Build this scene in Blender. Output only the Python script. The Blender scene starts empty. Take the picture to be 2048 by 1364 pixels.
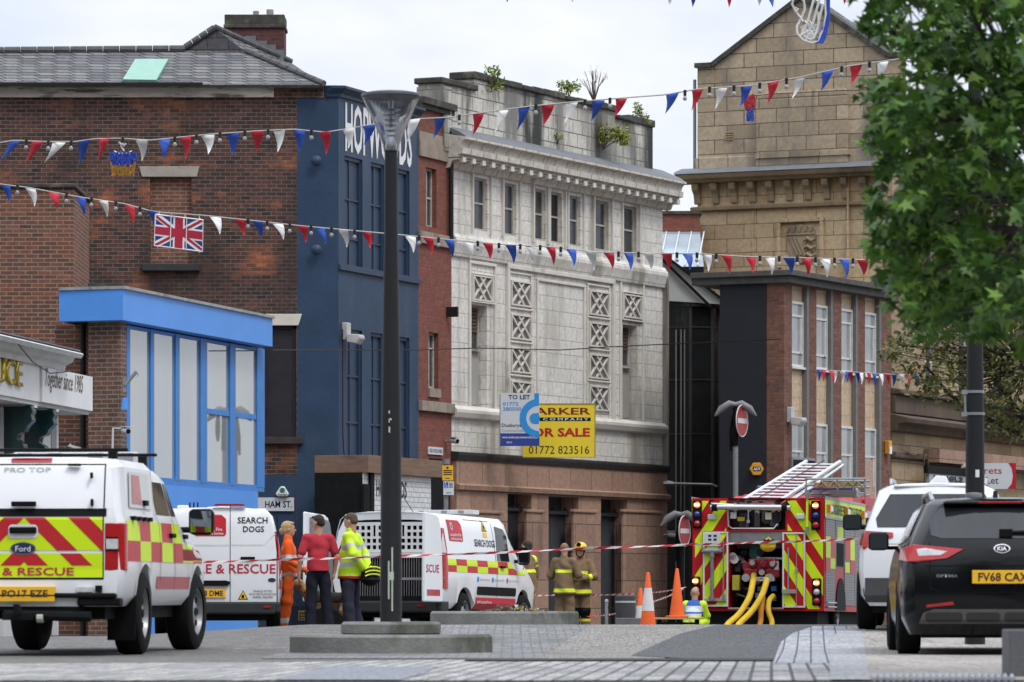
import bpy, math, random
import numpy as np
from mathutils import Vector, Matrix
rng = random.Random(11)
nrg = np.random.default_rng(5)
SC = bpy.context.scene
COL = SC.collection
# ---------------------------------------------------------------- camera, sky, sun, exposure
F, CX, HY, EYE = 9000.0, 1024.0, 1196.0, 0.535      # photograph: 2048 px wide, telephoto, eye close above the crest of the street
cam = bpy.data.cameras.new("camera"); co = bpy.data.objects.new("camera", cam); COL.objects.link(co)
co.location = (0, 0, EYE); co.rotation_euler = (math.radians(90), 0, 0)
cam.sensor_width = 36; cam.lens = 36 * F / 2048; cam.shift_y = (HY - 682) / 2048
cam.clip_start = 0.5; cam.clip_end = 3000
cam.dof.use_dof = True; cam.dof.focus_distance = 78; cam.dof.aperture_fstop = 5.6
SC.camera = co
SUN_EL, SUN_AZ = math.radians(56), math.radians(140)   # azimuth clockwise from +Y
W = bpy.data.worlds.new("World"); SC.world = W; W.use_nodes = True
wn, wl = W.node_tree.nodes, W.node_tree.links
bg = wn["Background"]; bg.inputs[1].default_value = 0.11
sky = wn.new("ShaderNodeTexSky"); sky.sky_type = 'NISHITA'; sky.sun_disc = False
sky.sun_elevation = SUN_EL; sky.sun_rotation = SUN_AZ
tc = wn.new("ShaderNodeTexCoord"); nz = wn.new("ShaderNodeTexNoise")
nz.inputs["Scale"].default_value = 13; nz.inputs["Detail"].default_value = 5; nz.inputs["Roughness"].default_value = .55
mp = wn.new("ShaderNodeMapping"); mp.inputs["Scale"].default_value = (1, 1, 2.2)
rp = wn.new("ShaderNodeValToRGB"); rp.color_ramp.elements[0].position = .35; rp.color_ramp.elements[1].position = .68
rp.color_ramp.elements[0].color = (6.7, 7.35, 8.6, 1); rp.color_ramp.elements[1].color = (8.7, 8.85, 9.1, 1)
mx = wn.new("ShaderNodeMix"); mx.data_type = 'RGBA'; mx.inputs[0].default_value = .94      # overcast: the blue only just shows through
wl.new(tc.outputs["Generated"], mp.inputs[0]); wl.new(mp.outputs[0], nz.inputs["Vector"]); wl.new(nz.outputs[0], rp.inputs[0])
wl.new(sky.outputs[0], mx.inputs[6]); wl.new(rp.outputs[0], mx.inputs[7]); # overcast sky: brighter overhead, low sky behind the camera dimmed in place of unbuilt houses
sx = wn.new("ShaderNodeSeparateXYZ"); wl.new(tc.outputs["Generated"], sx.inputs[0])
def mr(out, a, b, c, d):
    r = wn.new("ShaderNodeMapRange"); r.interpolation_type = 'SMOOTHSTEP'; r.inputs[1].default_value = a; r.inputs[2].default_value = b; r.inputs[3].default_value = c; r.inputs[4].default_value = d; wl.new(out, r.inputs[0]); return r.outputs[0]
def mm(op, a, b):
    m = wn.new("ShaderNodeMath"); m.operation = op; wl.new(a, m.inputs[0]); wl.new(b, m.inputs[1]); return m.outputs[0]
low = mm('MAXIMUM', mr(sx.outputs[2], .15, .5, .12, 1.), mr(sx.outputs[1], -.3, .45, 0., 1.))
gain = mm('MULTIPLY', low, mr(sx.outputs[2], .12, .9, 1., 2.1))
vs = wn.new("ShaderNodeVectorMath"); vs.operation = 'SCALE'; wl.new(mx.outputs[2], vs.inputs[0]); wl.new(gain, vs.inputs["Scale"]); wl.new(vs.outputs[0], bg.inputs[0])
sl = bpy.data.lights.new("sun", 'SUN'); sl.energy = 1.5; sl.angle = math.radians(14); sl.color = (1, .97, .92)
so = bpy.data.objects.new("sun", sl); COL.objects.link(so)
sd = Vector((math.sin(SUN_AZ) * math.cos(SUN_EL), math.cos(SUN_AZ) * math.cos(SUN_EL), math.sin(SUN_EL)))
so.rotation_euler = sd.to_track_quat('Z', 'Y').to_euler()
SC.view_settings.view_transform = 'Standard'; SC.view_settings.look = 'None'
SC.view_settings.exposure = 0.1; SC.view_settings.gamma = 1.0

# ---------------------------------------------------------------- helpers
def srgb(r, g, b):
    f = lambda c: (c / 255 / 12.92) if c / 255 <= .04045 else ((c / 255 + .055) / 1.055) ** 2.4
    return (f(r), f(g), f(b))
def P(px, py, D): return Vector(((px - CX) / F * D, D, EYE + (HY - py) / F * D))
def smooth(t): t = max(0., min(1., t)); return t * t * (3 - 2 * t)
def g(x, y):            # height of the ground: level, up to a crest, then down the street
    c = max(.06, min(.205, .085 + (x + 4.5) * .062))
    if y <= 44: b = 0.
    elif y <= 56: b = c * smooth((y - 44) / 12)
    elif y <= 84: b = c + (-.19 - c) * (y - 56) / 28
    elif y <= 112: b = -.19 - .22 * (y - 84) / 28
    else: b = -.41
    if y < 27: b -= 1.0 * smooth((27 - y) / 22)
    return b
def ground_pt(px, py):
    a, e = (px - CX) / F, (HY - py) / F
    y = 20.
    while y < 140:
        if EYE + e * y <= g(a * y, y): break
        y += .05
    return Vector((a * y, y, g(a * y, y)))
class MB:
    def __init__(s): s.v, s.f, s.m = [], [], []
    def add(s, vs, fs, mi=0):
        o = len(s.v); s.v += [tuple(v) for v in vs]
        for f in fs: s.f.append([i + o for i in f]); s.m.append(mi)
        return s
    def box(s, x0, x1, y0, y1, z0, z1, mi=0):
        if x0 > x1: x0, x1 = x1, x0
        if y0 > y1: y0, y1 = y1, y0
        if z0 > z1: z0, z1 = z1, z0
        vs = [(x, y, z) for z in (z0, z1) for y in (y0, y1) for x in (x0, x1)]
        return s.add(vs, [(0, 2, 3, 1), (4, 5, 7, 6), (0, 1, 5, 4), (2, 6, 7, 3), (0, 4, 6, 2), (1, 3, 7, 5)], mi)
    def poly(s, vs, mi=0): return s.add(vs, [list(range(len(vs)))], mi)
    def prism(s, pts, ax, c0, c1, mi=0):        # pts in the two other axes, extruded along ax
        def mk(p, c): return {'x': (c, p[0], p[1]), 'y': (p[0], c, p[1]), 'z': (p[0], p[1], c)}[ax]
        n = len(pts); vs = [mk(p, c0) for p in pts] + [mk(p, c1) for p in pts]
        ar = sum(pts[i][0] * pts[(i + 1) % n][1] - pts[(i + 1) % n][0] * pts[i][1] for i in range(n))
        fl = (ar > 0) != (ax == 'y'); fl = fl if c1 > c0 else not fl
        fs = [list(range(n))[::-1], list(range(n, 2 * n))] + [[i, (i + 1) % n, (i + 1) % n + n, i + n] for i in range(n)]
        if not fl: fs = [f[::-1] for f in fs]
        return s.add(vs, fs, mi)
    def ring(s, p, d, r, n, ph=0):
        d = Vector(d).normalized(); a = d.orthogonal().normalized()
        if abs(d.z) > .999: a = Vector((1, 0, 0))
        b = d.cross(a)
        return [Vector(p) + a * (r * math.cos(2 * math.pi * (i + ph) / n)) + b * (r * math.sin(2 * math.pi * (i + ph) / n)) for i in range(n)]
    def cyl(s, p0, p1, r0, r1=None, n=12, mi=0, caps=True):
        r1 = r0 if r1 is None else r1; p0, p1 = Vector(p0), Vector(p1); d = p1 - p0
        vs = s.ring(p0, d, r0, n) + s.ring(p1, d, r1, n)
        fs = [[i, (i + 1) % n, (i + 1) % n + n, i + n] for i in range(n)]
        if caps: fs += [list(range(n))[::-1], list(range(n, 2 * n))]
        return s.add(vs, fs, mi)
    def tube(s, pts, r, n=6, mi=0, caps=True):
        pts = [Vector(p) for p in pts]; k = len(pts)
        rs = r if isinstance(r, (list, tuple)) else [r] * k
        a = None; vs = []
        for i, p in enumerate(pts):
            d = (pts[min(i + 1, k - 1)] - pts[max(i - 1, 0)]).normalized()
            if a is None: a = d.orthogonal().normalized()
            a = (a - d * a.dot(d)).normalized(); b = d.cross(a)
            vs += [p + a * (rs[i] * math.cos(2 * math.pi * j / n)) + b * (rs[i] * math.sin(2 * math.pi * j / n)) for j in range(n)]
        fs = [[i * n + j, i * n + (j + 1) % n, (i + 1) * n + (j + 1) % n, (i + 1) * n + j] for i in range(k - 1) for j in range(n)]
        if caps: fs += [list(range(n))[::-1], list(range((k - 1) * n, k * n))]
        return s.add(vs, fs, mi)
    def lathe(s, prof, c=(0, 0, 0), ax='z', n=20, mi=0):
        vs = []
        for r, h in prof:
            for j in range(n):
                t = 2 * math.pi * j / n; a, b = r * math.cos(t), r * math.sin(t)
                p = {'z': (a, b, h), 'x': (h, a, b), 'y': (b, h, a)}[ax]
                vs.append((p[0] + c[0], p[1] + c[1], p[2] + c[2]))
        k = len(prof)
        fs = [[i * n + j, i * n + (j + 1) % n, (i + 1) * n + (j + 1) % n, (i + 1) * n + j] for i in range(k - 1) for j in range(n)]
        if prof[0][0] > 1e-6: fs.append(list(range(n))[::-1])
        if prof[-1][0] > 1e-6: fs.append(list(range((k - 1) * n, k * n)))
        return s.add(vs, fs, mi)
    def loft(s, rings, closed=True, mi=0, caps=False):
        n = len(rings[0]); vs = [v for r in rings for v in r]; k = len(rings); m = n if closed else n - 1
        fs = [[i * n + j, i * n + (j + 1) % n, (i + 1) * n + (j + 1) % n, (i + 1) * n + j] for i in range(k - 1) for j in range(m)]
        if caps: fs += [list(range(n))[::-1], list(range((k - 1) * n, k * n))]
        return s.add(vs, fs, mi)
    def wall(s, u0, u1, z0, z1, holes=(), dep=.15, v=0., mi=0, mr=None):     # a wall face with openings and their reveals
        mr = mi if mr is None else mr
        us = sorted({u0, u1} | {h[0] for h in holes} | {h[1] for h in holes}); zs = sorted({z0, z1} | {h[2] for h in holes} | {h[3] for h in holes})
        us = [u for u in us if u0 <= u <= u1]; zs = [z for z in zs if z0 <= z <= z1]
        for i in range(len(us) - 1):
            for j in range(len(zs) - 1):
                cu, cz = (us[i] + us[i + 1]) / 2, (zs[j] + zs[j + 1]) / 2
                if any(h[0] < cu < h[1] and h[2] < cz < h[3] for h in holes): continue
                s.poly([(us[i], v, zs[j]), (us[i + 1], v, zs[j]), (us[i + 1], v, zs[j + 1]), (us[i], v, zs[j + 1])], mi)
        for a, b, c, d in holes:
            w = v + dep
            s.poly([(a, v, c), (a, w, c), (b, w, c), (b, v, c)], mr); s.poly([(a, v, d), (b, v, d), (b, w, d), (a, w, d)], mr)
            s.poly([(a, v, c), (a, v, d), (a, w, d), (a, w, c)], mr); s.poly([(b, v, c), (b, w, c), (b, w, d), (b, v, d)], mr)
        return s
    def build(s, name, mats, par=None, sm=None, bev=0, loc=None):
        me = bpy.data.meshes.new(name); me.from_pydata(s.v, [], s.f)
        mats = mats if isinstance(mats, (list, tuple)) else [mats]
        for m in mats: me.materials.append(m)
        me.polygons.foreach_set("material_index", s.m)
        if sm:
            me.polygons.foreach_set("use_smooth", [True] * len(s.f))
            if sm < 170: me.set_sharp_from_angle(angle=math.radians(sm))
        me.update()
        o = bpy.data.objects.new(name, me); COL.objects.link(o)
        if par is not None: o.parent = par
        if loc is not None: o.location = loc
        if bev:
            b = o.modifiers.new("edge", 'BEVEL'); b.width = bev; b.segments = 2; b.limit_method = 'ANGLE'; b.angle_limit = math.radians(50)
        return o
def tag(o, label=None, cat=None, group=None, kind=None):
    if label: o["label"] = label
    if cat: o["category"] = cat
    if group: o["group"] = group
    if kind: o["kind"] = kind
    return o
def empty(name, loc, label, cat, rz=0, group=None, rx=0):
    o = bpy.data.objects.new(name, None); COL.objects.link(o); o.empty_display_size = .2
    o.location = loc; o.rotation_euler = (rx, 0, rz)
    return tag(o, label, cat, group)
def copy_tree(o, par=None):
    c = o.copy(); COL.objects.link(c)
    if par is not None: c.parent = par
    for ch in list(o.children): copy_tree(ch, c)
    return c
# ---------------------------------------------------------------- materials
MATS = {}
def nm(name):
    m = bpy.data.materials.new(name); m.use_nodes = True
    return m, m.node_tree.nodes, m.node_tree.links, m.node_tree.nodes["Principled BSDF"]
def mul(nodes, links, col, fac_out, lo, hi):
    r = nodes.new("ShaderNodeMapRange"); r.inputs[1].default_value = .25; r.inputs[2].default_value = .75; r.inputs[3].default_value = lo; r.inputs[4].default_value = hi
    links.new(fac_out, r.inputs[0]); v = nodes.new("ShaderNodeVectorMath"); v.operation = 'SCALE'
    if isinstance(col, tuple): v.inputs[0].default_value = col
    else: links.new(col, v.inputs[0])
    links.new(r.outputs[0], v.inputs["Scale"]); return v.outputs[0]
def mixc(nodes, links, fac, a, b):
    x = nodes.new("ShaderNodeMix"); x.data_type = 'RGBA'
    for k, c in ((6, a), (7, b)):
        if isinstance(c, tuple): x.inputs[k].default_value = c + (1,) if len(c) == 3 else c
        else: links.new(c, x.inputs[k])
    if isinstance(fac, float): x.inputs[0].default_value = fac
    else: links.new(fac, x.inputs[0])
    return x.outputs[2]
def noise(nodes, links, vec, scale, detail=4, sc=(1, 1, 1), rough=.6):
    n = nodes.new("ShaderNodeTexNoise"); n.inputs["Scale"].default_value = scale; n.inputs["Detail"].default_value = detail; n.inputs["Roughness"].default_value = rough
    m = nodes.new("ShaderNodeMapping"); m.inputs["Scale"].default_value = sc
    links.new(vec, m.inputs[0]); links.new(m.outputs[0], n.inputs["Vector"]); return n.outputs[0]
def ramp(nodes, links, fac, lo, hi):
    r = nodes.new("ShaderNodeMapRange"); r.interpolation_type = 'SMOOTHSTEP'
    r.inputs[1].default_value = lo; r.inputs[2].default_value = hi; links.new(fac, r.inputs[0]); return r.outputs[0]
def objco(nodes): return nodes.new("ShaderNodeTexCoord").outputs["Object"]
def M(name, col, rough=.6, var=.12, scale=3., metal=0., bump=0., bscale=60., coat=0., spec=.3, stain=None, emit=0., ior=None, sc=(1, 1, 1)):
    if name in MATS: return MATS[name]
    m, n, l, b = nm(name); vec = objco(n); MATS[name] = m
    c = mul(n, l, tuple(col), noise(n, l, vec, scale, 5, sc), 1 - var, 1 + var)
    if stain:            # (colour, scale, (sx,sy,sz), lo, hi)
        c = mixc(n, l, ramp(n, l, noise(n, l, vec, stain[1], 6, stain[2]), stain[3], stain[4]), c, stain[0])
    l.new(c, b.inputs["Base Color"]); b.inputs["Roughness"].default_value = rough; b.inputs["Metallic"].default_value = metal
    b.inputs["Coat Weight"].default_value = coat; b.inputs["Coat Roughness"].default_value = .06; b.inputs["Specular IOR Level"].default_value = spec
    if ior: b.inputs["IOR"].default_value = ior
    if emit: b.inputs["Emission Color"].default_value = tuple(col) + (1,); b.inputs["Emission Strength"].default_value = emit
    if bump:
        bp = n.new("ShaderNodeBump"); bp.inputs["Strength"].default_value = bump; bp.inputs["Distance"].default_value = .02
        l.new(noise(n, l, vec, bscale, 3), bp.inputs["Height"]); l.new(bp.outputs[0], b.inputs["Normal"])
    return m
def BR(name, c1, c2, mortar, bw, rh, ms=.012, alt=None, rough=.85, stains=(), zs=1., off=.5, bump=.4, flat=False, rot=0., bias=0., wob=0.):
    """courses of brick, block or slate; alt = (c1, c2, scale, lo, hi): patches of other bricks; stains = [(colour, scale, stretch, lo, hi), ...]"""
    if name in MATS: return MATS[name]
    m, n, l, b = nm(name); MATS[name] = m; vec = objco(n)
    s = n.new("ShaderNodeSeparateXYZ"); l.new(vec, s.inputs[0]); cb = n.new("ShaderNodeCombineXYZ")
    if flat: l.new(s.outputs[0], cb.inputs[0]); l.new(s.outputs[1], cb.inputs[1])
    else:
        a = n.new("ShaderNodeMath"); a.operation = 'ADD'; l.new(s.outputs[0], a.inputs[0]); l.new(s.outputs[1], a.inputs[1]); l.new(a.outputs[0], cb.inputs[0])
        z = n.new("ShaderNodeMath"); z.operation = 'MULTIPLY'; z.inputs[1].default_value = zs; l.new(s.outputs[2], z.inputs[0]); l.new(z.outputs[0], cb.inputs[1])
    mpn = n.new("ShaderNodeMapping"); mpn.inputs["Rotation"].default_value = (0, 0, rot); l.new(cb.outputs[0], mpn.inputs[0])
    bvec = mpn.outputs[0]
    if wob:
        nn = n.new("ShaderNodeTexNoise"); nn.inputs["Scale"].default_value = 2.3; l.new(bvec, nn.inputs["Vector"])
        va = n.new("ShaderNodeVectorMath"); va.operation = 'MULTIPLY_ADD'; va.inputs[1].default_value = (wob, wob, 0)
        l.new(nn.outputs[1], va.inputs[0]); l.new(bvec, va.inputs[2]); bvec = va.outputs[0]
    def bt(a_, b_):
        t = n.new("ShaderNodeTexBrick"); t.inputs["Scale"].default_value = 1; t.inputs["Brick Width"].default_value = bw; t.inputs["Row Height"].default_value = rh
        t.inputs["Mortar Size"].default_value = ms; t.inputs["Mortar Smooth"].default_value = .3; t.inputs["Bias"].default_value = bias; t.offset = off
        t.inputs["Color1"].default_value = tuple(a_) + (1,); t.inputs["Color2"].default_value = tuple(b_) + (1,); t.inputs["Mortar"].default_value = tuple(mortar) + (1,)
        l.new(bvec, t.inputs["Vector"]); return t
    t1 = bt(c1, c2); c = t1.outputs[0]
    if alt:
        t2 = bt(alt[0], alt[1]); c = mixc(n, l, ramp(n, l, noise(n, l, vec, alt[2], 5, (1, 1, 1.6)), alt[3], alt[4]), c, t2.outputs[0])
    c = mul(n, l, c, noise(n, l, vec, 9, 6, (5, .25, 1), .75) if flat else noise(n, l, vec, 9, 6), .35 if flat else .75, 1.65 if flat else 1.22); b.inputs["Specular IOR Level"].default_value = .3
    for st in stains: c = mixc(n, l, ramp(n, l, noise(n, l, vec, st[1], 6, st[2]), st[3], st[4]), c, st[0])
    l.new(c, b.inputs["Base Color"]); b.inputs["Roughness"].default_value = rough
    if bump:
        inv = n.new("ShaderNodeMath"); inv.operation = 'MULTIPLY_ADD'; inv.inputs[1].default_value = -1; inv.inputs[2].default_value = 1
        l.new(t1.outputs["Fac"], inv.inputs[0]); bp = n.new("ShaderNodeBump"); bp.inputs["Strength"].default_value = bump; bp.inputs["Distance"].default_value = .01
        l.new(inv.outputs[0], bp.inputs["Height"]); l.new(bp.outputs[0], b.inputs["Normal"])
    return m
def paint(name, col, rough=.32): return M(name, col, rough, .05, 1.3, coat=.7)
WHITE = M("white_paint", (.72, .73, .74), .35, .05, 2, coat=.5)
VWHITE = M("vehicle_white", (.74, .75, .77), .3, .04, 1.2, coat=.35, stain=((.4, .37, .33), 1.3, (1, 1, 1.5), .6, .95))
BLACK = M("black_trim", (.006, .006, .0065), .6, .25, 6, spec=.12)
DARK = M("dark_metal", (.01, .0105, .0115), .75, .3, 5, spec=.12)  # one even near-black base colour for metal parts and openings
RUBBER = M("tyre_rubber", (.009, .009, .0095), .85, .25, 9, bump=.2, spec=.15)
GLASS = M("dark_glass", (.012, .014, .016), .04, .1, 2, spec=.5)
STEEL = M("bright_steel", (.55, .56, .57), .32, .12, 8, metal=.9)
GREYM = M("grey_metal", (.25, .26, .27), .45, .15, 6, metal=.4)
LIME = M("lime_vinyl", (.58, .78, .012), .4, .06, 2)
RED = M("red_vinyl", (.47, .022, .03), .4, .06, 2)
TXTRED = M("red_lettering", (.42, .03, .045), .5, .05)
TXTBLK = M("black_lettering", (.02, .02, .025), .5, .05)
TXTWHT = M("white_lettering", (.75, .75, .75), .5, .05)
AMBER = M("lit_amber_lamp", (1.0, .42, .07), .3, .05, emit=1.6)
REDLENS = M("red_lens", (.38, .012, .014), .15, .2, 14, coat=.6)
CLEAR = M("clear_lens", (.55, .55, .56), .15, .2, 20, coat=.6)
CHROME = M("chrome", (.7, .7, .72), .15, .05, metal=1)
YPLATE = M("yellow_plate", (.82, .46, .03), .4, .05, 3)
# ---------------------------------------------------------------- lettering
def text(name, body, par, org, w, h, mat, xdir=(1, 0, 0), ydir=(0, 0, 1), bold=0., fn=None, ext=.002, shear=0., sp=1.):
    """body fitted into w x h at org (its lower left), along xdir / ydir; fn maps (a, b) to a point on a curved surface instead"""
    cu = bpy.data.curves.new(name, 'FONT'); cu.body = body; cu.size = 1; cu.offset = bold; cu.resolution_u = 2; cu.shear = shear; cu.space_character = sp
    to = bpy.data.objects.new(name, cu); COL.objects.link(to)
    me = bpy.data.meshes.new_from_object(to.evaluated_get(bpy.context.evaluated_depsgraph_get()))
    bpy.data.objects.remove(to); bpy.data.curves.remove(cu); me.name = name
    vs = [v.co.copy() for v in me.vertices]
    x0, x1 = min(v.x for v in vs), max(v.x for v in vs); y0, y1 = min(v.y for v in vs), max(v.y for v in vs)
    xd, yd = Vector(xdir), Vector(ydir); nd = xd.cross(yd).normalized()
    for v, c in zip(me.vertices, vs):
        a, b = (c.x - x0) / (x1 - x0) * w, (c.y - y0) / (y1 - y0) * h
        v.co = Vector(fn(a, b)) if fn else Vector(org) + xd * a + yd * b + nd * ext
    me.materials.clear(); me.materials.append(mat)
    o = bpy.data.objects.new(name, me); COL.objects.link(o)
    if par is not None: o.parent = par
    return o
# ---------------------------------------------------------------- smooth solids from round cones (people, animals, helmets)
def sdf(prims, vox=.012, k=.03, cut=()):
    """prims: ('c', p0, p1, r0, r1[, k]) round cone, ('e', centre, radii[, k]) ellipsoid; cut: the same, carved away. Returns verts, quads"""
    B = []
    for p in prims:
        if p[0] == 'c': B += [Vector(p[1]) - Vector((p[3],) * 3), Vector(p[1]) + Vector((p[3],) * 3), Vector(p[2]) - Vector((p[4],) * 3), Vector(p[2]) + Vector((p[4],) * 3)]
        else: B += [Vector(p[1]) - Vector(p[2]), Vector(p[1]) + Vector(p[2])]
    B = np.array([tuple(b) for b in B]); lo = B.min(0) - 3 * vox; n = np.ceil((B.max(0) + 3 * vox - lo) / vox).astype(int) + 1
    f = np.full(n, 1., np.float32)
    def fld(p, pad):
        if p[0] == 'c':
            a, b, ra, rb = np.array(p[1], float), np.array(p[2], float), p[3], p[4]; l0 = np.minimum(a - ra, b - rb); h0 = np.maximum(a + ra, b + rb)
        else:
            c, r = np.array(p[1], float), np.array(p[2], float); l0, h0 = c - r, c + r
        i0 = np.clip(np.floor((l0 - pad - lo) / vox).astype(int), 0, n); i1 = np.clip(np.ceil((h0 + pad - lo) / vox).astype(int) + 1, 0, n)
        X = np.stack(np.meshgrid(*[lo[d] + vox * np.arange(i0[d], i1[d]) for d in range(3)], indexing='ij'), -1)
        if p[0] == 'c':
            ba = b - a; t = np.clip(((X - a) @ ba) / max(ba @ ba, 1e-9), 0, 1); d = np.linalg.norm(X - a - t[..., None] * ba, axis=-1) - (ra + (rb - ra) * t)
        else:
            q = np.linalg.norm((X - c) / r, axis=-1); q2 = np.linalg.norm((X - c) / (r * r), axis=-1); d = q * (q - 1) / np.maximum(q2, 1e-6)
        return tuple(slice(i0[d_], i1[d_]) for d_ in range(3)), d
    for p in prims:
        kk = p[-1] if len(p) == (6 if p[0] == 'c' else 4) else k
        s, d = fld(p, kk + 2 * vox); o = f[s]; hh = np.maximum(kk - np.abs(o - d), 0) / kk
        f[s] = np.minimum(o, d) - hh * hh * kk * .25
    for p in cut:
        s, d = fld(p, .03); f[s] = np.maximum(f[s], -d)
    I = f < 0; c8 = [I[i:n[0] - 1 + i, j:n[1] - 1 + j, k_:n[2] - 1 + k_] for i in (0, 1) for j in (0, 1) for k_ in (0, 1)]
    act = np.logical_or.reduce(c8) & ~np.logical_and.reduce(c8); idx = np.full(act.shape, -1); w = np.argwhere(act); idx[act] = np.arange(len(w))
    acc = np.zeros((len(w), 3)); cnt = np.zeros(len(w)); off = [(i, j, k_) for i in (0, 1) for j in (0, 1) for k_ in (0, 1)]
    for a in off:
        for d in range(3):
            if a[d]: continue
            b = list(a); b[d] = 1; fa = f[tuple((w + a).T)]; fb = f[tuple((w + b).T)]; x = (fa < 0) != (fb < 0)
            t = np.where(x, fa / np.where(fa == fb, 1, fa - fb), 0); q = np.array(a, float)[None].repeat(len(w), 0); q[:, d] += t
            acc += np.where(x[:, None], q, 0); cnt += x
    V = lo + (w + acc / np.maximum(cnt, 1)[:, None]) * vox; Q = []
    for d in range(3):
        e = [slice(None)] * 3; e2 = [slice(None)] * 3; e[d] = slice(0, -1); e2[d] = slice(1, None)
        x = np.argwhere(I[tuple(e)] != I[tuple(e2)]); u, v = (d + 1) % 3, (d + 2) % 3
        for p in x:
            q = []
            for du, dv in ((-1, -1), (0, -1), (0, 0), (-1, 0)):
                r = p.copy(); r[u] += du; r[v] += dv; q.append(idx[tuple(r)])
            Q.append(q if I[tuple(p)] else q[::-1])
    return V, Q
def solid(name, prims, mats, par=None, vox=.012, k=.03, cut=(), fmat=None, warp=None, loc=None):
    V, Q = sdf(prims, vox, k, cut)
    if warp is not None: V = warp(V)
    me = bpy.data.meshes.new(name); me.from_pydata(V.tolist(), [], Q)
    for m in (mats if isinstance(mats, (list, tuple)) else [mats]): me.materials.append(m)
    if fmat:
        C = V[np.array(Q)].mean(1); me.polygons.foreach_set("material_index", [fmat(*c) for c in C])
    me.polygons.foreach_set("use_smooth", [True] * len(Q)); me.update()
    o = bpy.data.objects.new(name, me); COL.objects.link(o)
    if par is not None: o.parent = par
    if loc is not None: o.location = loc
    return o
# ---------------------------------------------------------------- ground: one sheet, and the pavings laid on it
def sheet(name, mat, xs, ys, off=0.):
    vs = [(x, y, g(x, y) + off) for y in ys for x in xs]; n = len(xs)
    fs = [(j * n + i, j * n + i + 1, (j + 1) * n + i + 1, (j + 1) * n + i) for j in range(len(ys) - 1) for i in range(n - 1)]
    mb = MB(); mb.add(vs, fs); return tag(mb.build(name, mat, sm=180), kind='structure')
def zone(name, mat, rows, off, across=10):
    """rows: (py, left px, right px), near to far"""
    pts = []
    for i in range(len(rows) - 1):
        for k in range(8):
            t = k / 8; pts.append([rows[i][j] * (1 - t) + rows[i + 1][j] * t for j in range(3)])
    pts.append(rows[-1]); vs = []
    for py, l, r in pts:
        a, b = ground_pt(l, py), ground_pt(r, py)
        for i in range(across + 1):
            q = a.lerp(b, i / across); vs.append((q.x, q.y, g(q.x, q.y) + off))
    n = across + 1; mb = MB()
    mb.add(vs, [(j * n + i, j * n + i + 1, (j + 1) * n + i + 1, (j + 1) * n + i) for j in range(len(pts) - 1) for i in range(across)])
    return tag(mb.build(name, mat, sm=180), kind='structure')
def frange(a, b, n): return [a + (b - a) * i / n for i in range(n + 1)]
SETT = BR("granite_setts", (.105, .1, .096), (.2, .19, .18), (.05, .048, .046), .2, .11, .016, flat=True, rough=.8, rot=.3, stains=[((.1, .098, .095), .9, (1, .35, 1), .5, .75), ((.27, .26, .25), 3., (1, .3, 1), .64, .76)])
AGG = M("buff_aggregate_road", (.2, .19, .175), .9, .75, 45, bump=.4, bscale=40, sc=(1, .06, 1), stain=((.12, .116, .11), .9, (1, .4, 1), .5, .75))
ASPH = M("patched_asphalt", (.075, .077, .08), .85, .55, 40, bump=.3, bscale=50, sc=(1, .06, 1), stain=((.115, .115, .115), .5, (1, .3, 1), .5, .8))
GRID = BR("grey_block_paving", (.135, .135, .137), (.2, .2, .202), (.08, .08, .08), .2, .4, .01, flat=True, rough=.8, off=.5, stains=[((.1, .1, .1), .8, (1, .4, 1), .5, .75)])
FRONT = BR("pale_granite_slabs", (.39, .375, .355), (.21, .21, .212), (.06, .06, .06), .62, .14, .014, flat=True, rough=.75, rot=math.radians(93.3), off=.5, stains=[((.17, .168, .165), .7, (1, .4, 1), .52, .75)])
KERBF = BR("blue_grey_flags", (.25, .253, .262), (.3, .305, .315), (.11, .11, .115), 2., .6, .008, flat=True, rough=.75, rot=0, off=.0)
BUFF = BR("buff_flag_paving", (.25, .23, .21), (.33, .305, .28), (.12, .11, .1), .6, 1.5, .01, flat=True, rough=.85, stains=[((.16, .15, .14), .8, (1, .4, 1), .55, .8)])
sheet("ground", SETT, frange(-160, -10, 12)[:-1] + frange(-10, 10, 80) + frange(10, 160, 12)[1:],
      frange(-60, 24, 20)[:-1] + frange(24, 90, 132)[:-1] + frange(90, 130, 20)[:-1] + frange(130, 900, 10))
zone("grey_paving", GRID, [(1318, 520, 1080), (1290, 620, 1120), (1262, 760, 1165), (1249, 850, 1182)], .006)
zone("aggregate_road", AGG, [(1319, 1010, 1330), (1310, 1030, 1330), (1280, 1110, 1400), (1262, 1150, 1430), (1250, 1172, 1470)], .004)
zone("asphalt_road", ASPH, [(1328, 1500, 1560), (1321, 1430, 1560), (1313, 1262, 1562), (1300, 1290, 1562), (1268, 1362, 1600), (1251, 1432, 1650)], .008)
zone("sett_channel", BR("light_grey_setts", (.32, .335, .36), (.24, .25, .27), (.08, .08, .085), .32, .14, .01, flat=True, rough=.8, rot=math.radians(93.8)),
     [(1329, 1546, 1662), (1300, 1556, 1660), (1285, 1563, 1658), (1268, 1586, 1673), (1254, 1628, 1706)], .012)
zone("kerb_joint_shadow", M("dark_joint_shadow", (.035, .035, .036), .9), [(1325.5, 930, 1548), (1321, 930, 1548)], .02)  # kerb joint with its shadow line painted as a dark strip
zone("front_paving", FRONT, [(1364, -40, 1668), (1340, -40, 1664), (1330, -40, 1662), (1327, 560, 1660), (1321, 940, 1500)], .010, 24)
zone("kerb_flags", KERBF, [(1364, 1660, 1740), (1320, 1659, 1732), (1285, 1659, 1727), (1268, 1674, 1729), (1254, 1708, 1738)], .016)
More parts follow.
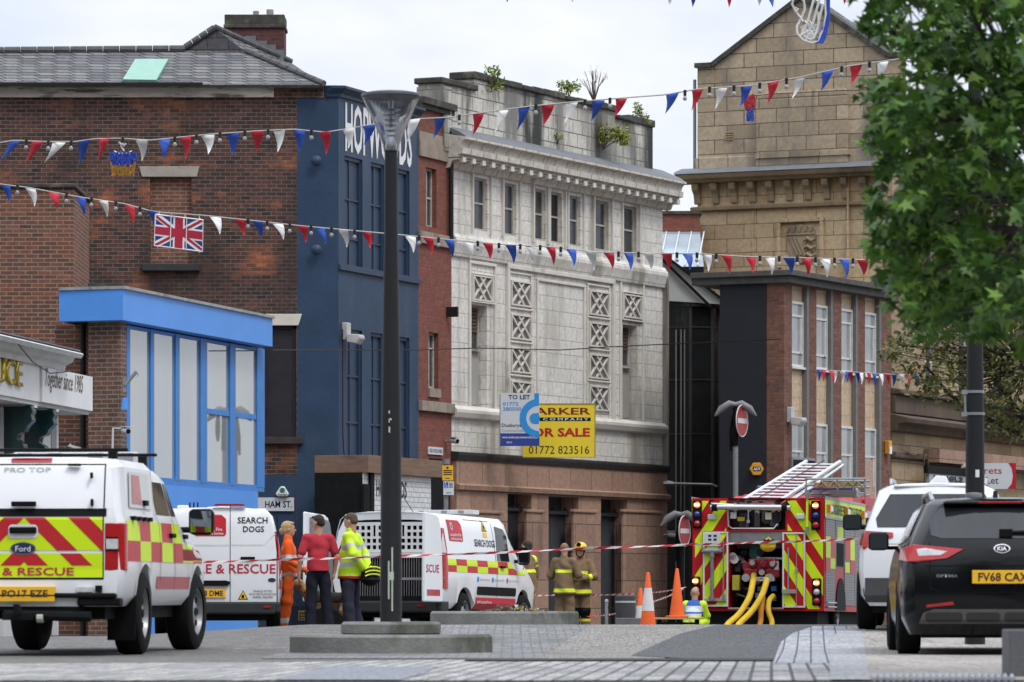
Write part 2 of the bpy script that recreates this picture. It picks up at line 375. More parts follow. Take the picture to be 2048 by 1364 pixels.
zone("buff_paving", BUFF, [(1364, 1738, 2140), (1320, 1731, 2140), (1275, 1723, 2140), (1253, 1741, 2120)], .012)
def studs(name, px0, px1, py0, py1, mat, nx, ny, r=.012):
    mb = MB()
    for i in range(nx):
        a, b = ground_pt(px0 + (px1 - px0) * (i + .5) / nx, py0), ground_pt(px0 + (px1 - px0) * (i + .5) / nx + (px1 - px0) * .0, py1)
        p, q = Vector((a.x, a.y, g(a.x, a.y) + .018)), Vector((b.x, b.y, g(b.x, b.y) + .018))
        mb.tube([p, q], r, 6)
    return tag(mb.build(name, mat, sm=40), kind='structure')
TACT = M("tactile_ribs", (.3, .32, .36), .7, .15, 9)
zone("tactile_paving", BR("ribbed_dark_paving", (.12, .13, .165), (.15, .16, .2), (.27, .275, .29), 3., .07, .018, flat=True, rough=.7, rot=math.radians(98.6)), [(1364, 548, 800), (1350, 600, 850), (1337, 660, 872)], .014)
studs("tactile_paving_right", 1742, 2030, 1364, 1355, TACT, 22, 1, .016)

# ---------------------------------------------------------------- facades
class Fac:
    """a vertical wall plane through two image columns at given distances; local x along it, y into the building, z up"""
    def __init__(s, name, label, cat, px1, D1, px2, D2, group=None):
        s.o = Vector(((px1 - CX) / F * D1, D1)); e = Vector(((px2 - CX) / F * D2, D2)); s.W = (e - s.o).length
        s.d = (e - s.o).normalized(); s.n = Vector((-s.d.y, s.d.x)); s.zb = g(s.o.x, s.o.y) - .05
        s.root = empty(name, (s.o.x, s.o.y, s.zb), label, cat, math.atan2(s.d.y, s.d.x), group)
    def p(s, px, py, v=0.):
        a = (px - CX) / F; q = s.o + s.n * v; u = (a * q.y - q.x) / (s.d.x - a * s.d.y); t = q.y + u * s.d.y
        return u, EYE + (HY - py) / F * t - s.zb
    def u(s, px, v=0.): return s.p(px, 700, v)[0]
    def z(s, px, py, v=0.): return s.p(px, py, v)[1]
    def rect(s, px0, py0, px1, py1, v=0.):      # heights read at the left edge
        return s.u(px0, v), s.u(px1, v), s.z(px0, py1, v), s.z(px0, py0, v)
    def world(s, u, v, z):
        w = s.o + s.d * u + s.n * v; return Vector((w.x, w.y, z + s.zb))
def win(f, r, v, frame, glass, hb=(), vb=(), fw=.05, dv=.05, name='window', label=None, par=None):
    u0, u1, z0, z1 = r; mb = MB()
    mb.box(u0, u1, v, v + dv, z0, z0 + fw); mb.box(u0, u1, v, v + dv, z1 - fw, z1)
    mb.box(u0, u0 + fw, v, v + dv, z0 + fw, z1 - fw); mb.box(u1 - fw, u1, v, v + dv, z0 + fw, z1 - fw)
    for h in hb:
        z = z0 + (z1 - z0) * h; mb.box(u0 + fw, u1 - fw, v + .004, v + dv, z - fw * .4, z + fw * .4)
    for h in vb:
        u = u0 + (u1 - u0) * h; mb.box(u - fw * .4, u + fw * .4, v + .002, v + dv - .003, z0 + fw, z1 - fw)
    w = mb.build(name, frame, par or f.root)
    pm = MB(); e = fw * .5; pm.box(u0 + e, u1 - e, v + dv * .6, v + dv * .6 + .008, z0 + e, z1 - e); pm.build("pane", glass, w)
    if label: tag(w, label)
    return w
def bar(mb, p, q, w, v0, v1, mi=0):     # straight bar between two (u,z) points in a facade
    a, b = Vector(p), Vector(q); d = (b - a).normalized(); n = Vector((-d.y, d.x)) * w / 2
    mb.prism([tuple(a + n), tuple(b + n), tuple(b - n), tuple(a - n)], 'y', v0, v1, mi)

SOOT = (.028, .024, .022)
BRICKA = BR("sooty_old_brick", (.13, .055, .04), (.04, .03, .028), (.17, .14, .12), .2, .0775, .0085,
            alt=((.42, .13, .05), (.15, .055, .036), .62, .52, .64), stains=[(SOOT, .55, (1, 1, .7), .46, .74), ((.24, .2, .17), 2.6, (1, 1, .6), .7, .8)], wob=.02, bump=.7)
BRICKB = BR("orange_brown_brick", (.23, .085, .05), (.12, .058, .042), (.25, .19, .15), .225, .075, .011,
            alt=((.2, .075, .05), (.07, .05, .042), .9, .48, .62), stains=[(SOOT, .4, (1, 1, .7), .66, .95)])
BRICKC = BR("brown_pier_brick", (.16, .075, .05), (.09, .055, .042), (.22, .18, .15), .225, .075, .011)
BRICKD = BR("smooth_red_brick", (.24, .078, .054), (.17, .06, .046), (.16, .08, .06), .225, .07, .008,
            stains=[((.06, .03, .028), .6, (1, 1, .35), .58, .9)])
BRICKE = BR("office_red_brick", (.22, .1, .066), (.13, .065, .05), (.14, .085, .07), .225, .072, .009, stains=[((.1, .05, .04), .5, (1, 1, .5), .6, .9)])
SLATE = BR("grey_roof_slates", (.085, .085, .092), (.185, .183, .185), (.02, .02, .022), .34, .165, .022, rough=.7, zs=2.1,
           stains=[((.2, .195, .175), 1.1, (1, 1, 1), .64, .8)], wob=.03)
NAVY = M("navy_paint", (.026, .052, .1), .55, .2, 1.2, bump=.25, bscale=9, stain=((.05, .075, .12), .9, (1, 1, .3), .48, .75))
NAVYL = M("navy_woodwork", (.028, .05, .092), .5, .1, 2)
STONE = M("weathered_stone", (.36, .33, .28), .85, .2, 5, bump=.4, stain=((.1, .095, .085), 1.4, (1, 1, 1), .52, .72))
PEEL = M("peeling_white_board", (.55, .51, .45), .8, .15, 4, stain=((.16, .13, .1), 2.2, (.5, 1, 3), .5, .62))
MOSSY = M("mossy_stone", (.065, .062, .055), .9, .4, 6, bump=.5, stain=((.15, .145, .09), 3, (1, 1, 1), .5, .75))
LEAD = M("lead_sheet", (.15, .16, .175), .7, .2, 4)
CREAM = M("cream_stone_paint", (.62, .58, .5), .7, .1, 3)
PIPE = M("black_iron_pipe", (.014, .014, .015), .5, .2, 5)

# --- the brick side house with slate roof
f = Fac("brick_building", "old soot-stained brick building with slate roof and chimney, wide blank end wall", "building", -90, 88, 594, 88)
U, Zz = f.u, f.z
ztop = Zz(0, 180)
hole = f.rect(300, 352, 383, 530); hole2 = f.rect(527, 650, 593, 876)
mb = MB(); mb.wall(0, f.W, 0, ztop, [hole, hole2], .14); wallb = mb.build("wall", BRICKA, f.root)
mb = MB(); mb.box(hole[0], hole[1], .1, .14, hole[2], hole[3]); mb.build("bricked_up_window", BRICKB, f.root)
mb = MB(); mb.prism([(U(278), Zz(300, 333)), (U(399), Zz(300, 333)), (U(394), Zz(300, 354)), (U(284), Zz(300, 354))], 'y', -.03, .05); mb.build("lintel", STONE, f.root, bev=.01)
mb = MB(); mb.box(U(285), U(400), -.1, .05, Zz(300, 542), Zz(300, 528)); mb.build("sill", M("black_sill", (.04, .04, .042), .8, .2, 6), f.root, bev=.01)
mb = MB(); mb.box(hole2[0], hole2[1], .08, .12, hole2[2], hole2[3]); bw = hole2[1] - hole2[0]
mb.box(hole2[0], hole2[0] + .06, .05, .08, hole2[2], hole2[3]); mb.box(hole2[1] - .06, hole2[1], .05, .08, hole2[2], hole2[3]); mb.box(hole2[0], hole2[1], .05, .08, hole2[3] - .07, hole2[3])
mb.build("boarded_window", M("black_board", (.022, .02, .026), .6, .3, 5, stain=((.25, .25, .25), 9, (1, 1, .25), .74, .78)), f.root)
mb = MB(); mb.prism([(U(532), Zz(560, 628)), (U(604), Zz(560, 628)), (U(597), Zz(560, 651)), (U(532), Zz(560, 651))], 'y', -.035, .05); mb.build("lintel", CREAM, f.root, bev=.008)
mb = MB(); mb.box(U(527), U(606), -.1, .05, Zz(560, 888), Zz(560, 874)); mb.build("sill", M("dark_brown_sill", (.05, .04, .036), .8, .2, 6), f.root, bev=.01)
mb = MB(); mb.box(U(520), f.W - .01, -.012, -.002, 0, Zz(560, 950)); mb.build("painted_plinth", NAVY, f.root)
mb = MB(); mb.box(U(548), U(648), -.02, .3, Zz(600, 196), Zz(0, 176.5)); mb.build("brick_band", BRICKA, f.root)
mb = MB(); mb.box(0, U(548), -.07, -.004, Zz(0, 195), Zz(0, 176)); mb.build("fascia_board", PEEL, f.root)
mb = MB(); mb.box(0, U(648), -.2, .05, Zz(0, 176), Zz(0, 170.5)); mb.build("eaves_stone", M("eaves_stone", (.2, .19, .17), .85, .3, 5, stain=((.4, .38, .32), 3, (.6, 1, 1), .55, .7)), f.root, bev=.01)
mb = MB(); mb.box(0, U(407), -.3, -.203, Zz(0, 174.5), Zz(0, 168)); gut = mb.build("gutter", PIPE, f.root)
def L3(px, py, D):      # an image point at a distance, in this building's own coordinates
    w = P(px, py, D); return (w.x - f.o.x, w.y - f.o.y, w.z - f.zb)
DR = 89.9
r1a, r1b = L3(-90, 105, DR), L3(372, 101, DR); hipT = L3(492, 104, DR); hipTL = L3(355, 107, DR)
eA, eB = L3(-90, 169, 87.75), L3(648, 170, 87.75); pk = L3(430, 57, DR + .05); bend = L3(583, 126, 91.2)
mb = MB(); mb.poly([eA, eB, hipT, r1b, r1a]); mb.poly([eB, bend, pk, hipT]); mb.poly([(eA[0], 4.5, eA[2]), (r1a[0], r1a[1], r1a[2]), (r1b[0], r1b[1], r1b[2]), (r1b[0], 4.5, eA[2])])
mb.poly([eB, (f.W + .6, 4.2, eB[2]), bend]); mb.poly([bend, (f.W + .6, 4.2, eB[2]), (f.W - 2.2, 5, eB[2]), pk])
roof = mb.build("roof", SLATE, f.root)
mb = MB(); mb.poly([hipTL, hipT, pk]); mb.poly([hipTL, pk, (f.W - 2.2, 5, eB[2]), (r1b[0], 4.5, eA[2])])
mb.build("roof_gable", BR("slate_hung_gable", (.06, .058, .064), (.1, .095, .1), (.025, .025, .028), .42, .24, .01, rough=.8), f.root)
mb = MB()
for a, b, m_, st in ((r1a, r1b, 14, .07), (eB, hipT, 9, .06), (pk, bend, 9, .05), (hipTL, pk, 5, .045)):
    A, B_ = Vector(a), Vector(b)
    for i in range(m_):
        p, q = A.lerp(B_, i / m_), A.lerp(B_, (i + .94) / m_); mb.cyl(p + Vector((0, -.02, .03)), q + Vector((0, -.02, .02)), .075 if st > .06 else .06, .085 if st > .06 else .066, 8)
mb.build("ridge_tiles", M("ridge_tile_clay", (.1, .098, .1), .85, .25, 7), roof, sm=40)
mb = MB(); c = [L3(246, 167, 87.95), L3(313, 168, 87.95), L3(337, 126, 89.3), L3(271, 126, 89.3)]
up = Vector((0, -.5, .87)) * .09
mb.add([Vector(p) + up for p in c] + [Vector(p) for p in c], [(0, 1, 2, 3), (0, 4, 5, 1), (1, 5, 6, 2), (2, 6, 7, 3), (3, 7, 4, 0)])
mb.build("skylight", M("verdigris_sheet", (.25, .43, .36), .6, .08, 5), f.root)
cx0, cx1 = L3(451, 100, 91)[0], L3(568, 100, 91)[0]; zc0, zc1, zc2 = L3(450, 135, 91)[2] - .7, L3(450, 56, 91)[2], L3(450, 29, 91)[2]
mb = MB(); mb.box(cx0, cx1, 3, 3.9, zc0, zc1); chm = mb.build("chimney", BR("chimney_brick", (.13, .045, .04), (.08, .035, .034), (.1, .06, .055), .225, .075, .01), f.root)
mb = MB(); mb.box(cx0 - .04, cx1 + .03, 2.96, 3.94, zc1, zc1 + .07); mb.box(cx0 - .02, cx1 + .01, 2.98, 3.92, zc1 + .07, zc2); mb.build("chimney_cap", MOSSY, chm, bev=.012)
for px, r, h in ((512, .06, .12), (540, .072, .15)):
    mb = MB(); x = L3(px, 30, 91.4)[0]; mb.lathe([(r, zc2), (r, zc2 + h), (r * .75, zc2 + h), (r * .75, zc2 + .02)], (x, 3.4, 0), n=12); mb.build("chimney_pot", M("buff_pot", (.33, .29, .25), .85, .2, 6), chm, sm=40)
mb = MB()
for i, (px, py) in enumerate(((500, 78), (522, 88), (540, 96), (556, 106))):
    x, _, z = L3(px, py, 91); mb.box(x - .1, x + .12, 2.94 - i * .004, 2.99, z - .22, z + .06)
mb.build("lead_flashing", LEAD, chm)
brickF = f

# --- lower brick building at the far left edge
f = Fac("brick_rear_block", "orange-brown brick block rising behind the white shop front, flat stone coping", "building", -100, 80.5, 147, 80.5)
mb = MB(); mb.box(0, f.W, 0, 3, 0, f.z(0, 376)); mb.build("wall", BRICKB, f.root)
mb = MB(); mb.box(0, f.W + .05, -.06, 3.1, f.z(0, 376), f.z(0, 367)); mb.build("coping", MOSSY, f.root, bev=.02)

# --- navy painted public house: front corner face and street face
f = Fac("navy_building", "navy-blue painted three-storey building with big white lettering and blind windows", "building", 677, 88, 837, 92.1)
navF = f; U, Zz = f.u, f.z; ztop = Zz(680, 178)
WN = []
for a, b, t, bt in ((689, 725, 311, 535), (741.5, 769, 328, 546), (788, 819, 338, 556)): WN.append((U(a), U(b), Zz(690, 535), Zz(690, 311)))
for a, b in ((692, 724), (741.5, 768), (793, 819)): WN.append((U(a), U(b), Zz(692, 916), Zz(692, 657)))
mb = MB(); mb.wall(0, f.W, 0, ztop, WN, .12)
wl_, zl_ = brickF.W, 0
A = f.root.matrix_basis.inverted() if False else None
fx = Vector((brickF.o.x + brickF.W, brickF.o.y)) - f.o; ul, vl = fx.dot(f.d), fx.dot(f.n)
# the frontal return that meets the brick wall, 3 mm proud of it
o3 = -f.n * 0
mb.poly([(ul, vl, 0), (0, 0, 0), (0, 0, ztop), (ul, vl, ztop)])
mb.poly([(0, 0, ztop), (f.W, 0, ztop), (f.W, 4, ztop), (ul, 4, ztop), (ul, vl, ztop)]); mb.poly([(f.W, 0, 0), (f.W, 4, 0), (f.W, 4, ztop), (f.W, 0, ztop)])
mb.build("wall", NAVY, f.root)
for i, w in enumerate(WN):
    mb = MB(); u0, u1, z0, z1 = w; mb.box(u0, u1, .09, .12, z0, z1); um = u0 + (u1 - u0) * .45
    mb.box(um - .025, um + .025, .065, .09, z0, z1); mb.box(u1 - .06, u1, .04, .09, z0, z1); mb.box(u0, u0 + .04, .04, .09, z0, z1); mb.box(u0 + .04, u1 - .06, .04, .09, z1 - .07, z1)
    for h in ((.27, .62) if i < 3 else (.28, .64)): mb.box(u0 + .04, u1 - .06, .06, .088, z0 + (z1 - z0) * h - .018, z0 + (z1 - z0) * h + .018)
    mb.build("blind_window", NAVYL, f.root)
mb = MB(); mb.box(-.02, f.W, -.06, .0, Zz(680, 540), Zz(680, 531)); mb.box(-.02, f.W, -.035, .0, Zz(680, 531), Zz(680, 527)); mb.build("sill_band", NAVYL, f.root, bev=.006)
mb = MB(); prof = [(0, ztop - .16), (-.04, ztop - .16), (-.05, ztop - .1), (-.12, ztop - .04), (-.16, ztop + .0), (-.16, ztop + .05), (.1, ztop + .07)]
mb.prism(prof, 'x', -.0, f.W); d2 = Vector((ul, vl)).normalized()
mb.add([(p[0] * .3 + 0, p[0], p[1]) for p in prof] + [(ul * .31 - .02 + p[0] * .3, vl * .31 + p[0], p[1]) for p in prof], [[i, i + 1, i + 8, i + 7] for i in range(6)] + [[7, 8, 9, 10, 11, 12, 13]])
mb.build("cornice", NAVYL, f.root)
for py, s_ in ((322, 1), (995, -1), (500, 1)):
    mb = MB(); q = P(633 if py != 995 else 637, py, 87.9); lw = Vector((q.x, q.y)) - f.o; mb.lathe([(.05, 0), (.11, .02), (.08, .05), (0, .06)], n=10)
    o = mb.build("wall_tie_plate", NAVYL, f.root, sm=40); o.location = (lw.dot(f.d), lw.dot(f.n), q.z - f.zb); o.rotation_euler = (math.radians(90), 0, -math.atan2(f.d.y, f.d.x))
tx = f.rect(690, 305, 823, 203); hgt = Zz(690, 203) - Zz(690, 303)
sgn = text("lettering", "HOPWOODS", f.root, (U(690), -.006, Zz(690, 303)), U(823) - U(690), hgt, TXTWHT, bold=.02, ext=.004)
# shop front of white glazed brick with a timber fascia
s0, s1 = U(726, -1.), U(876, -1.); zs0, zs1 = Zz(726, 945, -1.), Zz(726, 910, -1.)
mb = MB(); mb.box(s0, U(862, -1.), -1., -.0, 0, zs0); shop = mb.build("shop_front", BR("white_glazed_brick", (.6, .61, .62), (.68, .69, .7), (.33, .34, .35), .25, .1, .008, rough=.3, bump=.6), f.root)
mb = MB(); mb.box(s0 - .015, s1, -1.12, -.0, zs0, zs1); mb.build("timber_fascia", M("weathered_timber", (.2, .125, .085), .75, .25, 3, sc=(.4, 1, 6), stain=((.1, .07, .055), 2, (.5, 1, 4), .5, .75)), shop, bev=.006)
mb = MB(); zc = Zz(790, 1000, -1.)
mb.box(U(741, -1.05), U(748, -1.05), -1.06, -1.005, 0, Zz(741, 945, -1.05)); mb.box(U(727, -1.04), U(739, -1.04), -1.05, -1.002, 0, Zz(730, 968, -1.05)); mb.build("dark_post", DARK, shop)
text("lettering", "HOPWOODS", shop, (U(752, -1.), -1.004, Zz(790, 996, -1.)), U(813, -1.) - U(752, -1.), Zz(790, 962, -1.) - Zz(790, 996, -1.), TXTBLK, bold=.02)
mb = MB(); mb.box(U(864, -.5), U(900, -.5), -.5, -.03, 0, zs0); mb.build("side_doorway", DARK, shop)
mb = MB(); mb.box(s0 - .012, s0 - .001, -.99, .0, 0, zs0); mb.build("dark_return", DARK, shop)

# --- narrow red brick bay
o_ = f.world(f.W, 0, 0); f = Fac("red_brick_bay", "narrow smooth red-brick bay between the navy building and white-tiled facade", "building", 837, 92.1, 903, 93.8)
U, Zz = f.u, f.z; zt = Zz(837, 206); B = [(U(852), U(873), Zz(852, 452), Zz(852, 334)), (U(857), U(877), Zz(857, 776), Zz(857, 664))]
mb = MB(); mb.wall(0, f.W, 0, zt, B, .2); mb.build("wall", BRICKD, f.root)
BANDS = M("beige_stone_band", (.3, .25, .2), .85, .2, 4, stain=((.09, .075, .065), 1.5, (1, 1, .4), .5, .75))
for a, b, vv in ((262, 280, -.03), (280, 312, -.05), (462, 486, -.07), (801, 821, -.09)):
    mb = MB(); mb.box(0, f.W - .02, vv, 0.001, Zz(840, b), Zz(840, a)); mb.build("stone_band", BANDS, f.root, bev=.006)
mb = MB(); mb.box(0, f.W, -.14, .5, zt, zt + .14); mb.box(0, f.W, -.08, .5, zt - .1, zt); mb.build("coping", MOSSY, f.root, bev=.01)
OLDW = M("flaking_window_frame", (.42, .39, .34), .8, .25, 8)
PANEO = M("dusty_pane", (.05, .055, .06), .15, .35, 3)
win(f, B[0], .1, OLDW, PANEO, (.5,), (.5,), .045); win(f, B[1], .1, OLDW, PANEO, (.72,), (.5,), .05)
mb = MB(); mb.box(B[1][0] - .03, B[1][1] + .03, -.05, .02, B[1][2] - .18, B[1][2]); mb.build("sill", BANDS, f.root)
mb = MB(); mb.tube([(f.W - .22, -.08, Zz(880, 300)), (f.W - .22, -.08, Zz(880, 490))], .055, 8); mb.tube([(f.W - .22, -.08, Zz(890, 262)), (f.W - .2, -.08, Zz(880, 300))], .09, 8); mb.build("downpipe", PIPE, f.root, sm=50)
mb = MB(); mb.box(U(858), U(888), -.02, .02, Zz(860, 1240), Zz(860, 916)); mb.build("dark_entrance", DARK, f.root)
mb = MB(); mb.box(U(893) - .02, U(893) + .05, -.25, 0, Zz(893, 634), Zz(893, 614)); mb.build("vent", PIPE, f.root)
bayF = f

# --- white faience facade
TILE = BR("white_faience_tiles", (.65, .625, .57), (.72, .695, .64), (.34, .32, .285), .62, .31, .009, rough=.45, bump=.15, wob=.01,
          stains=[((.33, .3, .25), .9, (1, 1, .14), .48, .68), ((.17, .13, .09), 1.7, (1, 1, .25), .68, .8), ((.09, .08, .07), 4.5, (1, 1, .8), .72, .78)])
TILEP = BR("stained_parapet_tiles", (.62, .59, .52), (.52, .5, .44), (.13, .125, .115), .5, .3, .014, rough=.6, bump=.3,
           stains=[((.2, .195, .175), 1.1, (1, 1, .14), .42, .62), ((.03, .03, .027), .8, (1, 1, .2), .47, .62), ((.25, .19, .08), 2., (1, 1, .5), .64, .76)])
TILET = M("faience_trim", (.62, .59, .53), .5, .1, 3, stain=((.2, .18, .15), 2.2, (1, 1, .3), .58, .8))
f = Fac("white_tiled_building", "derelict white-tiled facade with heavy cornice, plants in its parapet and sale boards", "building", 903, 93.8, 1325, 103.6)
whF = f; U, Zz = f.u, f.z; W_ = f.W
zg, zw0, zw1 = Zz(905, 905), Zz(947, 459), Zz(947, 353); zc_ = Zz(912, 322)
UW = [(947, 975), (1008, 1033), (1069, 1092), (1098, 1124), (1138, 1161), (1190, 1217), (1247, 1273)]
HW = [(U(a), U(b), zw0, zw1) for a, b in UW]; lz1, lz0 = Zz(943, 608), Zz(943, 812)
LW = [(U(943), U(974), lz0, lz1), (U(1245), U(1274), lz0, lz1)]
mb = MB(); mb.wall(0, W_, zg, zc_ + .3, HW + LW, .3, 0, 0, 0); mb.poly([(0, 0, zg), (0, 0, zc_ + .3), (0, 6, zc_ + .3), (0, 6, zg)]); mb.poly([(W_, 0, 0), (W_, 8, 0), (W_, 8, zc_ + .3), (W_, 0, zc_ + .3)])
mb.build("wall", TILE, f.root)
for i, h in enumerate(HW):
    w = win(f, h, .07, OLDW, PANEO if i != 3 else M("black_void", (.008, .008, .008)), (.52,), (), .05)
for h in LW:
    w = win(f, h, .2, OLDW, PANEO, (.56, .38, .2), (.42,), .05)
    mb = MB(); um = h[0] + (h[1] - h[0]) * .42; z = h[3] - .06
    mb.box(h[0] + .05, h[1] - .05, .18, .235, h[2] + .05, h[2] + (h[3] - h[2]) * .55); mb.build("whited_pane", M("whitewashed_pane", (.33, .32, .295), .6, .12, 3, sc=(1, 1, .4)), w)
    mb = MB()
    for k in range(7): mb.box(h[0] + .06, h[1] - .07, .185, .2, z - .05 - k * .075, z - k * .075)
    mb.build("louvre", M("brown_louvre", (.12, .075, .05), .8, .2, 5), w)
    mb = MB(); mb.box(h[0] - .02, h[1] - .06, .1, .2, h[2] + (h[3] - h[2]) * .56 - .03, h[2] + (h[3] - h[2]) * .56 + .03); mb.build("transom", STONE, w)
# panels of crossed bars
mb = MB(); XP = []
def xpanel(px0, px1, py0, py1): XP.append((U(px0), U(px1), Zz(px0, py1), Zz(px0, py0)))
for k in range(4): xpanel(1021, 1059, 563 + k * 67, 607 + k * 67)
for k in range(4): xpanel(1178, 1215, 583 + k * 63.5, 626 + k * 63.5)
xpanel(945, 982, 552, 597); xpanel(1246, 1280, 590, 631)
for u0, u1, z0, z1 in XP:
    mb = MB(); t = .035
    mb.box(u0 - t, u1 + t, -.05, .0, z1, z1 + t); mb.box(u0 - t, u1 + t, -.05, .0, z0 - t, z0); mb.box(u0 - t, u0, -.05, 0, z0, z1); mb.box(u1, u1 + t, -.05, 0, z0, z1)
    w_, h_ = u1 - u0, z1 - z0
    for i, (a, b, c, d) in enumerate(((0, 1, .64, 0), (.36, 1, 1, 0), (0, 0, .64, 1), (.36, 0, 1, 1))):
        bar(mb, (u0 + a * w_, z0 + b * h_), (u0 + c * w_, z0 + d * h_), .042, -.045 + i * .003, -.001)
    for a, b in ((.5, .5),): pass
    mb.box(u0, u1, -.004, -.0015, z0, z1, 1)
    mb.build("crossed_panel", [TILET, M("dark_recess", (.16, .15, .135), .7, .25, 5)], f.root)  # panel ground behind the bars is darker than the tile
mb = MB()
def frame_(px0, py0, px1, py1, t=.07, v=-.05, bot=True):
    u0, u1, z0, z1 = f.rect(px0, py0, px1, py1)
    mb.box(u0, u1, v, 0, z1 - t, z1); mb.box(u0, u0 + t, v, 0, z0, z1 - t); mb.box(u1 - t, u1, v, 0, z0, z1 - t)
    if bot: mb.box(u0 + t, u1 - t, v, 0, z0, z0 + t)
frame_(1011, 527, 1226, 845, .1, -.07); frame_(1072, 556, 1168, 858, .06, -.045)
for a, b, c, d in ((1017, 542, 1062, 830), (1173, 566, 1218, 842)): frame_(a, b, c, d, .045, -.035)
frame_(936, 520, 990, 820, .07, -.05, False); frame_(1238, 556, 1286, 838, .07, -.05, False); frame_(941, 545, 986, 604, .03, -.06); frame_(1242, 582, 1283, 640, .03, -.06)
for k in range(3):
    z = Zz(1021, 616 + k * 67); mb.box(U(1017), U(1063), -.05, 0, z - .02, z + .02); z = Zz(1178, 634 + k * 63.5); mb.box(U(1173), U(1219), -.05, 0, z - .02, z + .02)
mb.build("wall_moulding", TILET, f.root, bev=.012)
mb = MB(); z = Zz(905, 824); mb.prism([(0, z - .14), (-.1, z - .1), (-.14, z), (-.14, z + .06), (-.05, z + .14), (0, z + .14)], 'x', -.02, W_ + .02); mb.build("sill_course", TILET, f.root)
mb = MB(); z = Zz(905, 486); mb.prism([(0, z - .28), (-.06, z - .26), (-.1, z - .1), (-.13, z), (-.13, z + .08), (-.04, z + .2), (0, z + .2)], 'x', -.02, W_ + .03); mb.build("string_course", TILE, f.root)
for a, b in UW:
    for px in (a - 4, b + 5): mb = MB(); mb.box(U(px) - .03, U(px) + .03, -.05, 0, zw0 - .05, zw1 + .12); mb.build("pilaster_strip", TILET, f.root)
# cornice
V = -.46; u0c, u1c = -.3, W_ + .27; za = Zz(927, 272, V); zb_ = Zz(927, 313, V)
pf = [(0, zb_ - .22), (-.1, zb_ - .2), (-.16, zb_ - .05), (-.3, zb_ - .04), (-.3, zb_ + .06), (V + .06, zb_ + .08), (V + .05, zb_ + .2), (V + .1, zb_ + .2)]
pf += [(V + .1 - .1 * (1 - math.cos(t * math.pi / 2)), zb_ + .2 + (za - zb_ - .26) * math.sin(t * math.pi / 2)) for t in (.25, .5, .75, 1)] + [(V - .03, za - .05), (V - .03, za), (.3, za + .12)]
mb = MB(); mb.prism(pf, 'x', u0c, u1c); crn = mb.build("cornice", BR("cornice_blocks", (.55, .5, .43), (.6, .56, .5), (.14, .125, .11), .6, 5., .016, rough=.55, bump=.2, stains=[((.25, .22, .18), 1.5, (1, 1, .4), .55, .8)]), f.root)
nmod = 25
for i in range(nmod):
    mb = MB(); u = u0c + .12 + (u1c - u0c - .34) * i / (nmod - 1); mb.box(u, u + .15, V + .1, -.1, zb_ - .09, zb_ + .02); mb.build("dentil", TILET, crn, bev=.006)
mb = MB(); mb.prism([(V - .02, za + .005), (.12, za + .125), (.12, za + .3), (V + .12, za + .1)], 'x', u0c + .02, u1c - .04); mb.build("lead_gutter", LEAD, crn)
# stepped parapet
zp = za + .1
mb = MB(); Vp = .0
S = [(-.55, U(949), Zz(905, 172)), (U(949), U(1232), Zz(949, 158)), (U(1232), U(1306), Zz(1240, 240))]
for i, (a, b, z) in enumerate(S): mb.box(a, b, Vp + i * .003, .5 + i * .003, zp, z)
mb.box(-.56, -.2, -.1, .53, zp - .4, S[0][2] - .06)
mb.build("parapet", TILEP, f.root)
mb = MB()
for i, (a, b, z) in enumerate(S):
    n_ = max(2, int((b - a) / .55))
    for k in range(n_):
        j = rng.uniform(-.04, .04); mb.box(a + (b - a) * k / n_ - (.05 if k == 0 else 0), a + (b - a) * (k + 1) / n_ + (.05 if k == n_ - 1 else -.006), -.08 + j, .58, z + .001, z + .13 + j)
mb.build("coping", MOSSY, f.root, bev=.025)
# ground floor of pink-brown stone
PINK = BR("pink_brown_stone", (.3, .185, .135), (.37, .235, .17), (.13, .085, .065), 1.1, .62, .012, rough=.75, bump=.3, stains=[((.13, .085, .07), .8, (1, 1, .3), .55, .85)])
GH = [(U(a), U(b), 0, Zz(a, t)) for a, b, t in ((1005, 1053, 985), (1087, 1147, 992), (1192, 1245, 997))]
mb = MB(); mb.wall(.0, W_, 0, zg - .14, GH, .45, -.12); mb.poly([(0, -.12, 0), (0, -.12, zg), (0, 1, zg), (0, 1, 0)]); mb.build("ground_floor_wall", PINK, f.root)
mb = MB(); mb.prism([(0, zg - .16), (-.16, zg - .14), (-.19, zg - .05), (-.19, zg + .0), (0, zg + .03)], 'x', -.03, W_ + .03); mb.build("black_ledge", M("black_ledge", (.035, .032, .03), .8, .3, 5), f.root)
mb = MB(); z = Zz(905, 975); mb.prism([(-.12, z - .08), (-.2, z - .04), (-.22, z + .05), (-.12, z + .09)], 'x', -.03, W_ + .02); mb.build("stone_course", PINK, f.root)
for a, b in ((1053, 1087), (1147, 1192), (905, 1003), (1247, 1322)):
    mb = MB(); z = Zz(a, 1024); mb.box(U(a, -.2) + .02, U(b, -.2) - .02, -.2, -.118, 0, z - .02); mb.box(U(a, -.2) - .03, U(b, -.2) + .03, -.235, -.118, z - .02, z + .05); mb.build("stone_pillar", PINK, f.root, bev=.02)
